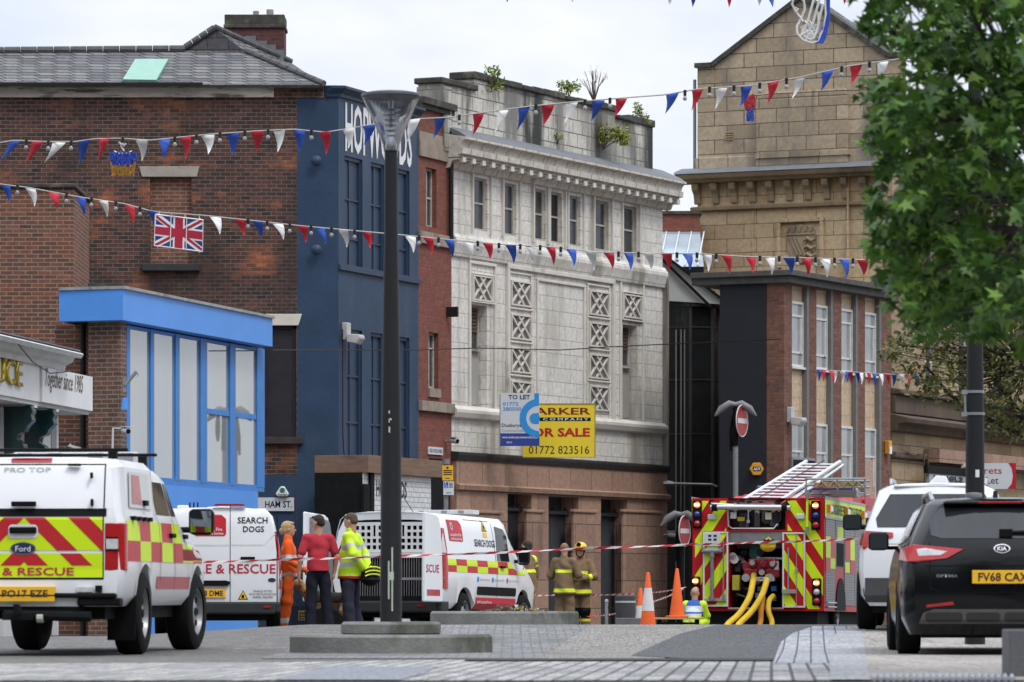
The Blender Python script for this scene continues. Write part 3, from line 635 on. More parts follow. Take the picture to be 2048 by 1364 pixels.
for h in GH:
    mb = MB(); zt_ = h[3] - .36; mb.box(h[0], h[1], .2, .24, 0, zt_); mb.box(h[0], h[1], .1, .24, zt_ - .02, zt_ + .05); mb.box(h[0], h[1], .3, .33, zt_ + .05, h[3])
    um = (h[0] + h[1]) / 2; mb.box(um - .012, um + .012, .19, .2, 0, zt_ - .02)
    d = mb.build("steel_shutter_door", M("slate_grey_shutter", (.055, .058, .065), .6, .15, 3), f.root)
    mb = MB()
    for k in range(3):
        for j in range(6): 
            u = h[0] + .12 + (h[1] - h[0] - .24) * k / 2; a = j * math.pi / 3; mb.tube([(u, .18, zt_ + .07), (u + .12 * math.cos(a), .13, zt_ + .07 + .07 * abs(math.sin(a)))], .008, 4)
    mb.build("anti_climb_spikes", DARK, d)
mb = MB(); uf = W_ + .05; mb.box(W_ + .0, W_ + .1, -.12, .1, zg - .1, Zz(1310, 545)); mb.build("side_fin", M("streaked_concrete", (.26, .235, .21), .85, .15, 4, sc=(1, 1, .2), stain=((.12, .1, .085), 1.5, (1, 1, .15), .5, .7)), f.root)
# --- alley behind: brick block with a glass roof, the dark glass stair tower, the lean-to
f = Fac("brick_back_block", "dull red-brick block with a glazed roof seen in the gap behind the white facade", "building", 1300, 113, 1400, 113)
mb = MB(); mb.box(0, f.W, 0, 3, 0, f.z(1310, 428)); mb.build("wall", BRICKD, f.root)
mb = MB(); mb.box(-.05, f.W + .05, -.05, 3.05, f.z(1310, 428), f.z(1310, 422)); mb.build("coping", MOSSY, f.root)
mb = MB(); z0, z1 = f.z(1310, 546), f.z(1310, 466); mb.poly([(0, -2.2, z0), (f.W, -2.2, z0), (f.W, -.02, z1), (0, -.02, z1)]); mb.box(0, f.W, -.1, -.0, z1 - .2, z1 + .02)
gr = mb.build("glass_roof", M("roof_glazing", (.36, .42, .47), .12, .15, 2), f.root); mb = MB()
for k in range(5):
    u = f.W * k / 4; mb.tube([(u - .15, -2.2, z0 + .03), (u + .1, -.02, z1 + .03)], .02, 6)
mb.build("glazing_bars", WHITE, gr); mb = MB(); mb.box(0, f.W, -2.2, 3, 0, z0); mb.build("lower_wall", DARK, f.root)
f = Fac("glass_stair_tower", "dark glazed stair tower with a grey lean-to hood beside the white facade", "building", 1322, 106, 1440, 106)
U, Zz = f.u, f.z; zt = Zz(1330, 603)
pl = [(U(1322), 3), (U(1322), .0), (U(1380), -.25), (U(1424), -.1), (U(1437), .35), (U(1437), 3)]
TG = M("smoked_glass", (.012, .0125, .013), .12, .4, 2.2, stain=((.055, .055, .052), 2.4, (1, 1, .3), .55, .8))
mb = MB(); mb.prism(pl, 'z', 0, zt); tw = mb.build("glazing", TG, f.root)
mb = MB()
for a, b in pl[1:5]: mb.box(a - .035, a + .035, b - .03, b + .06, 0, zt)
for py in (655, 760, 868, 972):
    z = Zz(1330, py)
    for i in range(1, 4): mb.tube([(pl[i][0], pl[i][1] - .012, z), (pl[i + 1][0], pl[i + 1][1] - .012, z)], .02, 4)
for i in range(1, 4): mb.prism([pl[i], pl[i + 1], (pl[i + 1][0], pl[i + 1][1] + .3), (pl[i][0], pl[i][1] + .3)], 'z', zt - .5, zt + .02) if False else mb.tube([(pl[i][0], pl[i][1] - .0, zt - .05), (pl[i + 1][0], pl[i + 1][1], zt - .05)], .12, 4)
mb.build("mullions", M("charcoal_frame", (.028, .029, .031), .5, .2, 4), f.root)
mb = MB()
for px in (1352, 1362, 1369): u = U(px, -.2); mb.tube([(u, -.22, 0), (u, -.22, Zz(px, 660))], .014, 5)
mb.build("riser_pipes", M("pale_pipe", (.2, .2, .19), .5, .1), f.root)
mb = MB(); mb.prism([(U(1312), Zz(1330, 505)), (U(1330), Zz(1330, 517)), (U(1452), Zz(1330, 604)), (U(1452), Zz(1330, 611)), (U(1312), Zz(1330, 602))], 'y', -.35, 2.5)
mb.build("hood", M("grey_hood_sheet", (.4, .4, .385), .7, .12, 1.5, stain=((.25, .25, .24), 1, (1, 1, .3), .5, .8)), f.root)
mb = MB()
for a, b, c, d, v in ((1308, 498, 1480, 629, -.4), (1322, 520, 1420, 616, -.42)): mb.tube([(U(a), v, Zz(1330, b)), (U(c), v, Zz(1330, d))], .045, 4)
mb.build("hood_bars", DARK, f.root)

# --- 1960s office block: brick piers, cream tile panels, white casements
f = Fac("office_block", "low office block with brick piers, cream tiled panels, white casements and black side wall", "building", 1568, 100, 1781, 105.7)
U, Zz = f.u, f.z; W_ = f.W; zr = Zz(1570, 566); LW = 2.15
CT = BR("cream_mosaic_panel", (.56, .42, .29), (.52, .385, .265), (.36, .27, .19), .3, .3, .008, rough=.55, off=0., bump=.2)
PVC = M("white_casement", (.62, .62, .6), .5, .15, 5); GSTR = M("grey_mullion", (.17, .165, .16), .8, .2, 4)
OG = M("office_glass", (.3, .315, .32), .05, .3, 1.1, ior=1.8)
bays = [(1586, 1613), (1635, 1661), (1685, 1711), (1732, 1758)]
mb = MB(); H = [(U(a) - .06, U(b) + .1, 0, zr - .02) for a, b in bays]
mb.wall(0, W_, 0, zr, H, .14); mb.poly([(W_, 0, 0), (W_, 6, 0), (W_, 6, zr), (W_, 0, zr)]); mb.poly([(0, 0, 0), (0, 0, zr), (0, .42, zr), (0, .42, 0)]); mb.build("brick_wall", BRICKE, f.root)
mb = MB(); mb.box(-.004, .5, .42, 1.55, 0, zr); mb.poly([(-.002, .42, 0), (-.002, .42, zr), (-.002, 1.55, zr), (-.002, 1.55, 0)])
# the black rendered side wall, square to the street front
mb.box(-.02, .0, .42, 1.55, 0, zr); mb.build("black_side_wall", M("black_render", (.018, .02, .027), .7, .15, 1.3), f.root)
z60, z73, z84 = Zz(1586, 601), Zz(1586, 732), Zz(1586, 842)
for i, h in enumerate(H):
    u0, u1 = h[0], h[1]; mb = MB(); mb.box(u0 + .04, u1 - .1, .1, .14, z60, zr); mb.build("cream_panel", CT, f.root); mb = MB(); mb.box(u0 + .04, u1 - .1, .1, .14, z84, z73); mb.build("cream_panel", CT, f.root)
    mb = MB(); mb.box(u0, u0 + .05, .03, .14, 0, zr); mb.build("concrete_mullion", GSTR, f.root); mb = MB(); mb.box(u1 - .12, u1, -.02, .14, 0, zr); mb.build("concrete_mullion", GSTR, f.root)
    a, b = u0 + .055, u1 - .125
    for z0, z1, hb in ((z73, z60, (.22, .78)), (z84 - 1.75, z84, (.62,)), (0, z84 - 1.8, ())):
        w = win(f, (a, b, z0, z1), .06, PVC, OG, hb, (), .055, name="casement_window")
        if z1 == z60 or z1 == z84:
            mb = MB(); mb.box(b - .19, b - .14, .05, .1, z0 + (z1 - z0) * .22, z1 - (z1 - z0) * (.25 if z1 == z60 else .4)); mb.build("casement_stile", PVC, w)
        if z1 == z84 and i == 3:
            mb = MB(); mb.box(a + .05, b - .05, .07, .085, z0 + .05, z0 + (z1 - z0) * .58); mb.build("chipboard_sheet", M("chipboard", (.42, .3, .24), .9, .35, 16), w)
    mb = MB(); mb.box(a - .02, b + .02, .0, .06, z73 - .05, z73); mb.build("window_sill", PVC, f.root)
mb = MB(); RT = M("roof_edge_grey", (.085, .082, .078), .8, .25, 5)
mb.box(-.2, W_ + .1, -.28, 2.2, Zz(1570, 552), Zz(1570, 541)); mb.box(-.12, W_ + .08, -.18, 2.2, zr, Zz(1570, 552)); mb.build("flat_roof_edge", RT, f.root, bev=.01)
offF = f
mb = MB(); mb.box(U(1579), U(1625), -.07, -.01, Zz(1582, 985), Zz(1582, 914)); mb.box(U(1579) + .05, U(1625) - .05, -.08, -.065, Zz(1582, 962), Zz(1582, 919), 1); sb = mb.build("sign_board", [GREYM, BLACK], f.root)

# --- big ashlar stone gable behind
f = Fac("stone_gable_building", "large weathered sandstone gable with bracketed cornice and carved shield panel", "building", 1395, 116, 1812, 113.55)
U, Zz = f.u, f.z; W_ = f.W
ASHT = BR("weathered_ashlar", (.33, .265, .18), (.5, .405, .285), (.1, .08, .062), .82, .365, .013, rough=.9, bump=.35, off=.42,
          stains=[((.19, .165, .135), .45, (1, 1, .5), .48, .68), ((.08, .08, .07), 1.3, (1, 1, .12), .6, .72), ((.45, .43, .4), 1., (1, 1, .15), .64, .74)])
ASHB = BR("golden_ashlar", (.46, .335, .19), (.62, .48, .3), (.2, .15, .09), .82, .365, .011, rough=.9, bump=.3, off=.42, stains=[((.2, .14, .08), .7, (1, 1, .5), .6, .85)])
STT = M("sandstone_trim", (.36, .28, .18), .9, .2, 3, stain=((.1, .09, .075), 1.4, (1, 1, .5), .5, .75))
zc = Zz(1400, 352); zk = Zz(1400, 131); ap = (U(1604), Zz(1604, -8))
mb = MB(); mb.poly([(0, 0, zc), (W_, 0, zc), (W_, 0, zk), (U(1772), 0, zk), (ap[0], 0, ap[1]), (U(1428), 0, zk), (0, 0, zk)]); mb.poly([(0, 0, zc), (0, 0, zk), (0, 9, zk), (0, 9, zc)]); mb.build("gable_wall", ASHT, f.root)
mb = MB(); mb.wall(0, W_, 0, zc); mb.poly([(0, 0, 0), (0, 0, zc), (0, 9, zc), (0, 9, 0)]); mb.build("wall", ASHB, f.root)
mb = MB(); q = [(-.06, zk), (U(1425), zk), (ap[0], ap[1]), (U(1776), zk), (W_ + .06, zk)]
for a, b in zip(q, q[1:]): bar(mb, a, b, .12, -.08, .5)
mb.build("coping", MOSSY, f.root)
mb = MB(); mb.poly([(U(1428), .3, zk), (ap[0], .3, ap[1] - .05), (ap[0], 2, ap[1] - .05), (U(1428), 2, zk)]); mb.poly([(ap[0], .3, ap[1] - .05), (U(1772), .3, zk), (U(1772), 2, zk), (ap[0], 2, ap[1] - .05)]); mb.build("roof", SLATE, f.root)
mb = MB(); mb.box(-.05, U(1518) , -.05, 0, zc, Zz(1400, 316)); mb.box(U(1515), U(1698), -.12, 0, zc, Zz(1515, 200)); mb.prism([(U(1515), Zz(1515, 200)), (U(1698), Zz(1515, 200)), (U(1694), Zz(1515, 187)), (U(1535), Zz(1515, 187))], 'y', -.12, 0); mb.build("raised_panel", ASHT, f.root, bev=.03)
mb = MB(); mb.box(U(1515), U(1702), -.16, 0, Zz(1515, 318), Zz(1515, 309)); mb.build("weathered_ledge", ASHT, f.root)
mb = MB(); z = Zz(1395, 352)
mb.prism([(0, z - .22), (-.3, z - .2), (-.34, z - .13), (-.48, z - .11), (-.54, z - .02), (-.5, z + .03), (0, z + .12)], 'x', -.42, W_ + .3); cr = mb.build("cornice", STT, f.root)
mb = MB(); mb.prism([(-.57, z + .01), (-.5, z + .06), (0, z + .16), (0, z + .2), (-.2, z + .14)], 'x', -.44, W_ + .3); mb.build("lead_flashing", LEAD, cr)
zb0, zb1 = Zz(1395, 410), z - .22
for i in range(12):
    u = .02 + (W_ - .1) * i / 11; mb = MB(); hgt_ = zb1 - zb0
    mb.prism([(0, zb0), (-.07, zb0 + .02), (-.09, zb0 + hgt_ * .3), (-.13, zb0 + hgt_ * .5), (-.24, zb0 + hgt_ * .7), (-.27, zb0 + hgt_ * .88), (-.27, zb1), (0, zb1)], 'x', u - .09, u + .09); mb.build("bracket", STT, f.root, bev=.015)
mb = MB(); z = Zz(1395, 418); mb.prism([(0, z - .08), (-.12, z - .05), (-.14, z + .02), (0, z + .06)], 'x', -.15, W_ + .1); mb.build("string_course", STT, f.root)
mb = MB(); mb.box(U(1697), U(1701), -.13, 0, 0, zc); mb.box(U(1505), U(1508), -.03, 0, 0, zb0); mb.build("pilaster_edge", ASHB, f.root)
# carved shield
a0, a1, s0, s1 = U(1563), U(1642), Zz(1563, 535), Zz(1563, 446)
mb = MB(); t = .1
mb.box(a0 - t, a1 + t, -.09, 0, s1, s1 + t); mb.box(a0 - t, a0, -.09, 0, s0, s1); mb.box(a1, a1 + t, -.09, 0, s0, s1); shf = mb.build("shield_surround", ASHB, f.root)
ccx, w2 = (a0 + a1) / 2, (a1 - a0) * .36
sh = [(ccx - w2, s1 - .2), (ccx - w2 * .6, s1 - .12), (ccx, s1 - .05), (ccx + w2 * .6, s1 - .12), (ccx + w2, s1 - .2), (ccx + w2 * .96, s0 + .45), (ccx + w2 * .6, s0 + .2), (ccx, s0 + .08), (ccx - w2 * .6, s0 + .2), (ccx - w2 * .96, s0 + .45)]
mb = MB(); mb.prism(sh, 'y', -.05, 0); zz = (s0 + s1) / 2 + .12
mb.box(ccx - w2, ccx + w2, -.075, -.05, zz + .12, zz + .16)
for k in range(5): bar(mb, (ccx - w2 * .9 + k * .16, zz + .2), (ccx - w2 * .9 + k * .16 + .05, zz + .36), .05, -.085, -.05)
for k in range(3): bar(mb, (ccx - w2 * .75 + k * .1, zz + .08), (ccx - w2 * .2 + k * .1, s0 + .3), .05, -.08, -.05)
for k in range(3):
    cz = zz - .02 - k * .2; mb.tube([(ccx + .1, -.06, cz), (ccx + .2, -.09, cz + .05), (ccx + .3, -.08, cz - .02), (ccx + .42, -.06, cz + .05)], [.03, .05, .05, .02], 6); mb.tube([(ccx + .18, -.07, cz), (ccx + .14, -.07, cz - .09)], .02, 5); mb.tube([(ccx + .34, -.07, cz), (ccx + .36, -.07, cz - .09)], .02, 5)
mb.build("carved_shield", STT, shf, bev=.008)
mb = MB(); u = U(1452); z = Zz(1452, 270)
for k in range(4): mb.box(u, u + .2, -.03, 0, z - .13 + k * .06, z - .1 + k * .06)
mb.build("wall_vent", STT, f.root)
mb = MB(); mb.tube([(-.12, .1, Zz(1395, 345)), (-.12, .1, Zz(1395, 158))], .045, 8); mb.build("vent_pipe", GREYM, f.root, sm=40)

# --- stone street range at the far right
f = Fac("stone_street_range", "soot-stained sandstone range with moulded cornices and closed shops behind the parked cars", "building", 1783, 107, 2110, 120)
U, Zz = f.u, f.z; W_ = f.W; rgF = f
zt = Zz(1785, 330)
hs = [(U(a), U(b), Zz(a, 800), Zz(a, 640)) for a, b in ((1850, 1878), (1915, 1945), (1985, 2012))] + [(U(a), U(b), Zz(a, 540), Zz(a, 400)) for a, b in ((1850, 1878), (1915, 1945), (1985, 2012))]
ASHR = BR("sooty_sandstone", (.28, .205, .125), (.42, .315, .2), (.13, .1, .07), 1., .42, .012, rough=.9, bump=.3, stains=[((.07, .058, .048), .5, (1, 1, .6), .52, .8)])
mb = MB(); mb.wall(0, W_, 0, zt, hs, .25); mb.poly([(0, 0, 0), (0, 0, zt), (0, .2, zt), (0, .2, 0)]); mb.build("wall", ASHR, f.root)
for h in hs: win(f, h, .18, WHITE, PANEO, (.5,), (.5,), .06)
mb = MB(); zq = Zz(1785, 836)
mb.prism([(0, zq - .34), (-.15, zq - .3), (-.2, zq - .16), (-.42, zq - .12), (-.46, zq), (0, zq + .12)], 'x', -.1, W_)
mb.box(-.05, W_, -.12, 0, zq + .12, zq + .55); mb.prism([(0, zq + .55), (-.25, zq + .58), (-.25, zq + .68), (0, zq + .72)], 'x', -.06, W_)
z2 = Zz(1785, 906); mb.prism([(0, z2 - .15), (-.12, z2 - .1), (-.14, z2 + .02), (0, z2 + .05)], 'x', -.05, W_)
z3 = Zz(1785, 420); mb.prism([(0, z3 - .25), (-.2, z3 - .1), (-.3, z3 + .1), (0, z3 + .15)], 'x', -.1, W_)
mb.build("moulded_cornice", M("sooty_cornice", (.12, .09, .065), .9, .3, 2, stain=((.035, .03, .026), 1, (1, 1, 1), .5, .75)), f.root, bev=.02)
mb = MB(); mb.box(U(1848), W_, -.35, -.0, 0, Zz(1850, 985)); mb.box(U(1848), W_, -.4, -.0, Zz(1850, 925), Zz(1850, 898), 1)
mb.build("shop_fronts", [M("closed_shop", (.05, .045, .042), .6, .3, 2), PINK], f.root)
r = f.rect(1857, 972, 1968, 946, -.42); r0 = f.rect(1852, 946, 1980, 930, -.42)
mb = MB(); mb.box(r0[0], r0[1], -.46, -.36, r0[2], r0[3], 1); mb.box(r[0], r[1], -.44, -.36, r[2], r[3]); ss = mb.build("shop_sign", [M("faded_grey_sign", (.33, .34, .36), .4, .2, 3), DARK], f.root)
text("lettering", "fishers", ss, (U(1866, -.45), -.445, r[2] + (r[3] - r[2]) * .12), U(1926, -.45) - U(1866, -.45), (r[3] - r[2]) * .62, TXTBLK, bold=.03)
mb = MB(); mb.box(W_ + .05, W_ + 16, 0, 4, 0, 4.6); [mb.box(W_ + 2 + k * 3.1, W_ + 3 + k * 3.1, 1, 2, 4.6, 5.2 + (k % 3) * .5) for k in range(5)]; mb.build("added_reflected_wing", ASHR, f.root)  # unseen wing added so the blue shop's panes reflect a dark silhouette
mb = MB(); mb.tube([(U(1790), -.16, z2 + .1), (U(1815), -.17, z2 - .02), (U(1835), -.16, z2 + .12), (U(1838), -.14, z2 - .8), (U(1836), -.14, z2 - 1.6)], .014, 5); mb.tube([(U(1800), -.16, z2 + .05), (U(1843), -.17, z2 + .2), (U(1845), -.14, z2 - 1.2)], .012, 5); mb.build("loose_cables", M("old_cable", (.16, .12, .08), .8), f.root)

# --- blue framed glass building
fl = Fac("blue_glass_building", "shop building with a sky-blue fascia, tall blue-framed windows and brown brick pier", "building", 246, 74, 545, 81.9)
f = fl; U, Zz = f.u, f.z; W_ = f.W; blF = f
BLUE = M("sky_blue_paint", (.085, .28, .72), .45, .08, 1.2, stain=((.05, .1, .25), 1.6, (1, 1, .12), .62, .85))
BLUED = M("blue_frame_paint", (.05, .2, .52), .45, .1, 3)
BG = M("shop_glass", (.27, .29, .285), .015, .12, .7, spec=.5, ior=3.2, sc=(1, 1, .5))
def lw(px, py, D):   # image point -> this building's local coordinates
    q = P(px, py, D); w = Vector((q.x, q.y)) - f.o; return w.dot(f.d), w.dot(f.n), q.z - f.zb
e0, e1 = lw(118, 640, 74.4), lw(246, 640, 74)
zf0, zf1 = Zz(247, 640), Zz(247, 578); v_ = -.0
au, av = (e1[0] - e0[0]), (e1[1] - e0[1])
# fascia: left face and street face, one folded band
mb = MB(); t = .12
mb.prism([(e0[0], e0[1]), (0, 0), (W_, 0), (W_, .3), (.3, .3), (e0[0] + .3, e0[1])], 'z', zf0, zf1); fas = mb.build("fascia", BLUE, f.root)
mb = MB(); mb.prism([(e0[0] - .03, e0[1]), (-.02, -.05), (W_ + .03, -.04), (W_ + .03, 1.6), (e0[0] + .5, e0[1] + .1)], 'z', zf1 + .001, zf1 + .05); mb.build("roof_edge", M("grey_roof_trim", (.3, .29, .28), .7, .25, 5, stain=((.06, .058, .05), 2, (.4, 1, 1), .55, .7)), f.root)
mb = MB(); rr = random.Random(3)
for k in range(60): u = rr.uniform(.2, W_); mb.box(u, u + rr.uniform(.1, .3), rr.uniform(.05, .5), .7, zf1 + .05, zf1 + .06 + rr.uniform(.01, .06))
mb.build("roof_moss", MOSSY, f.root)
mb = MB(); vw = .28; mb.prism([(e0[0] + .31, e0[1]), (.31, .31), (W_ - .05, .31), (W_ - .05, 1.5), (e0[0] + .5, e0[1] + .05)], 'z', zf0 + .001, zf1 - .001); mb.build("roof_deck", DARK, f.root)
gz0, gz1 = Zz(300, 958, vw), zf0 - .02
mull = [(251, 258), (299, 306), (349, 357), (399, 412), (458, 469), (512, 527)]
gx0, gx1 = U(252, vw), U(527, vw)
mb = MB()
for a, b in mull: mb.box(U(a, vw), U(b, vw), vw - .025, vw + .03, gz0, gz1)
mb.box(gx0, gx1, vw - .018, vw + .1, gz0 - .08, gz0 + .04); mb.box(gx0, gx1, vw - .01, vw + .1, gz1 - .06, gz1)
zt_ = Zz(414, 822, vw); mb.box(U(412, vw), U(512, vw), vw - .01, vw + .1, zt_ - .05, zt_ + .05)
fr = mb.build("window_frame", BLUED, f.root, bev=.006)
for i in range(5):
    mb = MB(); j = rng.uniform(-.004, .004); a, b = U(mull[i][1], vw) - .03, U(mull[i + 1][0], vw) + .03
    mb.add([(a, vw + .012 + j, gz0), (b, vw + .012 - j, gz0), (b, vw + .012 - j, gz1), (a, vw + .012 + j, gz1)], [(0, 1, 2, 3)]); mb.build("pane", BG, fr)
mb = MB(); mb.box(gx0 - .3, gx1 + .15, vw + .16, vw + .3, 0, gz1); mb.build("backing_wall", M("dim_interior", (.1, .1, .1), .9), f.root)
mb = MB(); mb.box(gx0 - .05, W_ - .15, vw - .05, vw + .15, 0, gz0 - .08); mb.box(gx0, U(470, vw), vw - .07, vw - .05, gz0 - .5, gz0 - .45); mb.build("stall_riser", BLUE, f.root)
p0, p1, pc = lw(176, 700, 74.5), lw(241, 700, 74.3), lw(253, 700, 74.6)
mb = MB(); mb.prism([p0[:2], p1[:2], pc[:2], (gx0, vw + .2), (gx0 + .4, vw + .3), (p0[0] + .6, p0[1])], 'z', 0, zf0); mb.build("brick_pier", BRICKC, f.root)
p2, p3 = lw(110, 700, 75.3), lw(180, 700, 75.3)
mb = MB(); mb.prism([p2[:2], p3[:2], (p3[0] + .3, p3[1]), (p2[0] + .3, p2[1])], 'z', 0, zf0); mb.build("side_brick_wall", BRICKB, f.root)
q = lw(166, 700, 75.1); mb = MB(); mb.tube([(q[0], q[1], 0), (q[0], q[1], zf0)], .048, 10); mb.build("downpipe", PIPE, f.root, sm=50)

# --- white shop front at the left edge
f = Fac("white_shop_front", "white classical shop front with gold lettering, moulded cornice and dark green scroll brackets", "building", -90, 63.3, 178, 71.5)
U, Zz = f.u, f.z; W_ = f.W; u85 = U(85, -.06)
SW = M("white_shop_paint", (.66, .66, .66), .4, .08, 2); SWD = M("white_panel_paint", (.6, .6, .6), .5, .06, 2)
mb = MB(); z0, z1 = Zz(0, 790), Zz(0, 716)
mb.box(-1, u85, -.02, .5, z0, z1); mb.box(u85, W_, -.06, .5, z0, z1); mb.build("fascia", SW, f.root, bev=.004)
mb = MB(); zt = Zz(0, 668, -.36); uc = U(165, -.36)
pr = [(0, z1 + .001), (-.08, z1 + .001), (-.1, z1 + .08), (-.2, z1 + .12), (-.24, z1 + .2), (-.34, zt - .08), (-.38, zt - .02), (-.36, zt), (.5, zt + .03)]
mb.prism(pr, 'x', -1, uc); mb.build("cornice", M("dirty_white_moulding", (.55, .55, .54), .6, .15, 3, stain=((.25, .25, .24), 1.5, (.3, 1, 1.5), .55, .8)), f.root)
mb = MB(); mb.box(-1, uc, -.33, .5, zt + .031, zt + .05); mb.build("lead_cover", LEAD, f.root)
mb = MB(); mb.box(-1, W_ - .5, .5, .6, 0, z0); 
for a, b in ((-90, 10), (22, 27), (68, 74), (128, 132)): mb.box(U(a, .3), U(b, .3), .42, .5, 0, z0 - .1)
mb.box(U(0, .3), U(10, .3) - .03, .4, .42, z0 - .75, z0 - .2); mb.build("panelled_wall", SWD, f.root)
mb = MB(); mb.box(-1, W_ - .02, 0, .5, z0 - .06, z0 - .001); mb.build("soffit", M("soffit_grey", (.4, .4, .4), .6), f.root)
GRN = M("bottle_green_paint", (.008, .03, .032), .25, .2, 4, coat=.5)
for a in (40, 84):
    u = U(a, .2); zb2 = z0 - .08; mb = MB(); h = .68
    pf = [(.45, zb2), (-.0, zb2), (-.03, zb2 - .08), (.0, zb2 - .14), (-.02, zb2 - .22), (.06, zb2 - .3), (.1, zb2 - .38), (.2, zb2 - .42), (.22, zb2 - .5), (.16, zb2 - .54), (.13, zb2 - .62), (.2, zb2 - .7), (.45, zb2 - .72)]
    mb.prism(pf, 'x', u - .12, u + .12); cbk = mb.build("scroll_bracket", GRN, f.root, bev=.012)
    mb = MB(); mb.cyl((u - .14, .1, zb2 - .1), (u + .14, .1, zb2 - .1), .09, n=14); mb.cyl((u - .13, .2, zb2 - .62), (u + .13, .2, zb2 - .62), .09, n=14); mb.build("scroll_curl", GRN, cbk, sm=40)
    mb = MB(); mb.box(u + .03, u + .2, -.02, .12, z0 - .1, z0 - .062); mb.build("downlight", WHITE, f.root)
GOLD = M("gold_letter", (.5, .38, .03), .25, .15, 6, metal=.6)
lt = text("gold_lettering", "UCE", f.root, (0, 0, 0), 1, 1, GOLD, bold=.01, fn=lambda a, b: (U(-14) + a * (U(38) - U(-14)), -.03, Zz(0, 767) + b * (Zz(0, 715) - Zz(0, 767) - .0)))
sm_ = lt.modifiers.new("thick", 'SOLIDIFY'); sm_.thickness = .07; sm_.offset = 0
text("script_lettering", "Together since 1985", f.root, (U(90, -.06), -.063, Zz(90, 785)), U(166, -.06) - U(90, -.06), Zz(90, 738) - Zz(90, 786), M("brown_lettering", (.1, .07, .03), .5), shear=.25, bold=.005)
mb = MB(); pts = [(U(-20), -.42, zt - .1), (U(10), -.42, z1 - .05), (U(45), -.42, z1 - .16), (U(88), -.42, z1 - .06)]; mb.tube(pts, .01, 5); mb.build("loose_cable", PIPE, f.root)

# ---------------------------------------------------------------- things fixed to the facades (each a thing of its own)
def on(f, px, py, v=0.): u, z = f.p(px, py, v); return f.world(u, v, z)
def fa(f): return math.atan2(f.d.y, f.d.x)
def board(f, name, label, cat, px0, py0, px1, py1, v, mat, th=.03, bev=0.):
    u0, u1, z0, z1 = f.rect(px0, py0, px1, py1, v); w = f.world(u0, v, z0)
    r = empty(name, w, label, cat, fa(f)); mb = MB(); mb.box(0, u1 - u0, 0, th, 0, z1 - z0); mb.build("panel", mat, r, bev=bev); return r, u1 - u0, z1 - z0
YEL = M("sale_board_yellow", (.78, .6, .035), .5, .04, 2); WB = M("board_white", (.6, .62, .64), .5, .04, 2); BLB = M("board_blue", (.03, .06, .28), .5, .05)
AZ = M("azure_print", (.03, .28, .68), .5, .04)
def fboard(name, label, cat, px0, py0, px1, py1, D, mat, th=.03):
    a_, b_ = P(px0, py1, D), P(px1, py0, D); r = empty(name, a_, label, cat); w_, h_ = b_.x - a_.x, b_.z - a_.z
    mb = MB(); mb.box(0, w_, 0, th, 0, h_); mb.build("panel", mat, r); return r, w_, h_
r, w, h = fboard("for_sale_board", "yellow FOR SALE board fixed low on the white-tiled facade", "sale board", 1046, 808, 1190, 914, 95.4, YEL)
def T(r, body, x, z, tw, th_, mat, bold=.0, y=-.002, sp=1.): return text("lettering", body, r, (x, y, z), tw, th_, mat, bold=bold, ext=.001, sp=sp)
mb = MB(); mb.box(w * .1, w * .94, -.004, 0, h * .68, h * .745); mb.build("black_stripe", BLACK, r); mb = MB(); mb.box(0, w, -.012, -.001, -.012, 0); mb.box(0, w, -.012, -.001, h, h + .012); mb.box(w, w + .012, -.012, .03, -.012, h + .012); mb.build("edge_trim", GREYM, r)
MAR = M("maroon_print", (.2, .012, .02), .5)
T(r, "PARKER", w * .05, h * .8, w * .89, h * .13, MAR, .02); T(r, "& COMPANY", w * .14, h * .69, w * .77, h * .045, TXTWHT, .01, -.006, 1.4)
T(r, "FOR SALE", w * .03, h * .38, w * .9, h * .17, M("red_print", (.45, .015, .025), .5), .035); T(r, "01772 823516", w * .08, h * .06, w * .84, h * .15, TXTBLK)
r, w, h = fboard("to_let_board", "white and blue TO LET board overlapping the yellow sale board", "letting board", 1001, 786, 1079, 892, 94.6, WB)
mb = MB(); mb.box(0, w, -.004, -.001, 0, h * .24); mb.build("blue_strip", BLB, r); T(r, "TO LET", w * .2, h * .88, w * .56, h * .085, M("navy_print", (.02, .03, .09), .5), .025)
T(r, "01772", w * .06, h * .76, w * .4, h * .07, AZ, .02); T(r, "280500", w * .06, h * .665, w * .47, h * .07, AZ, .02)
T(r, "Duxburys", w * .03, h * .34, w * .5, h * .085, M("navy_print", (.02, .03, .09)), .015); T(r, "Commercial", w * .03, h * .265, w * .55, h * .06, M("grey_print", (.3, .31, .33))); T(r, "www.duxburyscommercial.co.uk", w * .04, h * .13, w * .92, h * .06, TXTWHT, .01, -.005); T(r, "RICS", w * .16, h * .05, w * .14, h * .035, TXTWHT, .01, -.005)
mb = MB(); cx_, cz_, R0, R1 = w * .99, h * .525, w * .5, w * .33; n_ = 18
o_ = [(cx_ - R0 * math.sin(math.pi * k / n_), cz_ - R0 * math.cos(math.pi * k / n_)) for k in range(n_ + 1)]; i_ = [(cx_ - R1 * math.sin(math.pi * k / n_), cz_ - R1 * math.cos(math.pi * k / n_)) for k in range(n_ + 1)]
for k in range(n_): mb.poly([(o_[k][0], -.006, o_[k][1]), (i_[k][0], -.006, i_[k][1]), (i_[k + 1][0], -.006, i_[k + 1][1]), (o_[k + 1][0], -.006, o_[k + 1][1])][::-1])
mb.box(w * .87, w * .985, -.0075, -.002, cz_ + R1 + .01, h - .004); mb.box(w * .9, w * .985, -.009, -.002, cz_ - w * .13, cz_ + w * .13); mb.cyl((w * .88, -.0105, cz_), (w * .88, -.002, cz_), w * .13, n=18); mb.build("logo", AZ, r)
mb = MB(); mb.box(-.02, .0, 0, .4, -.01, h * .98); mb.box(0, w, .03, .12, .02, .1); mb.build("bracket", GREYM, r)
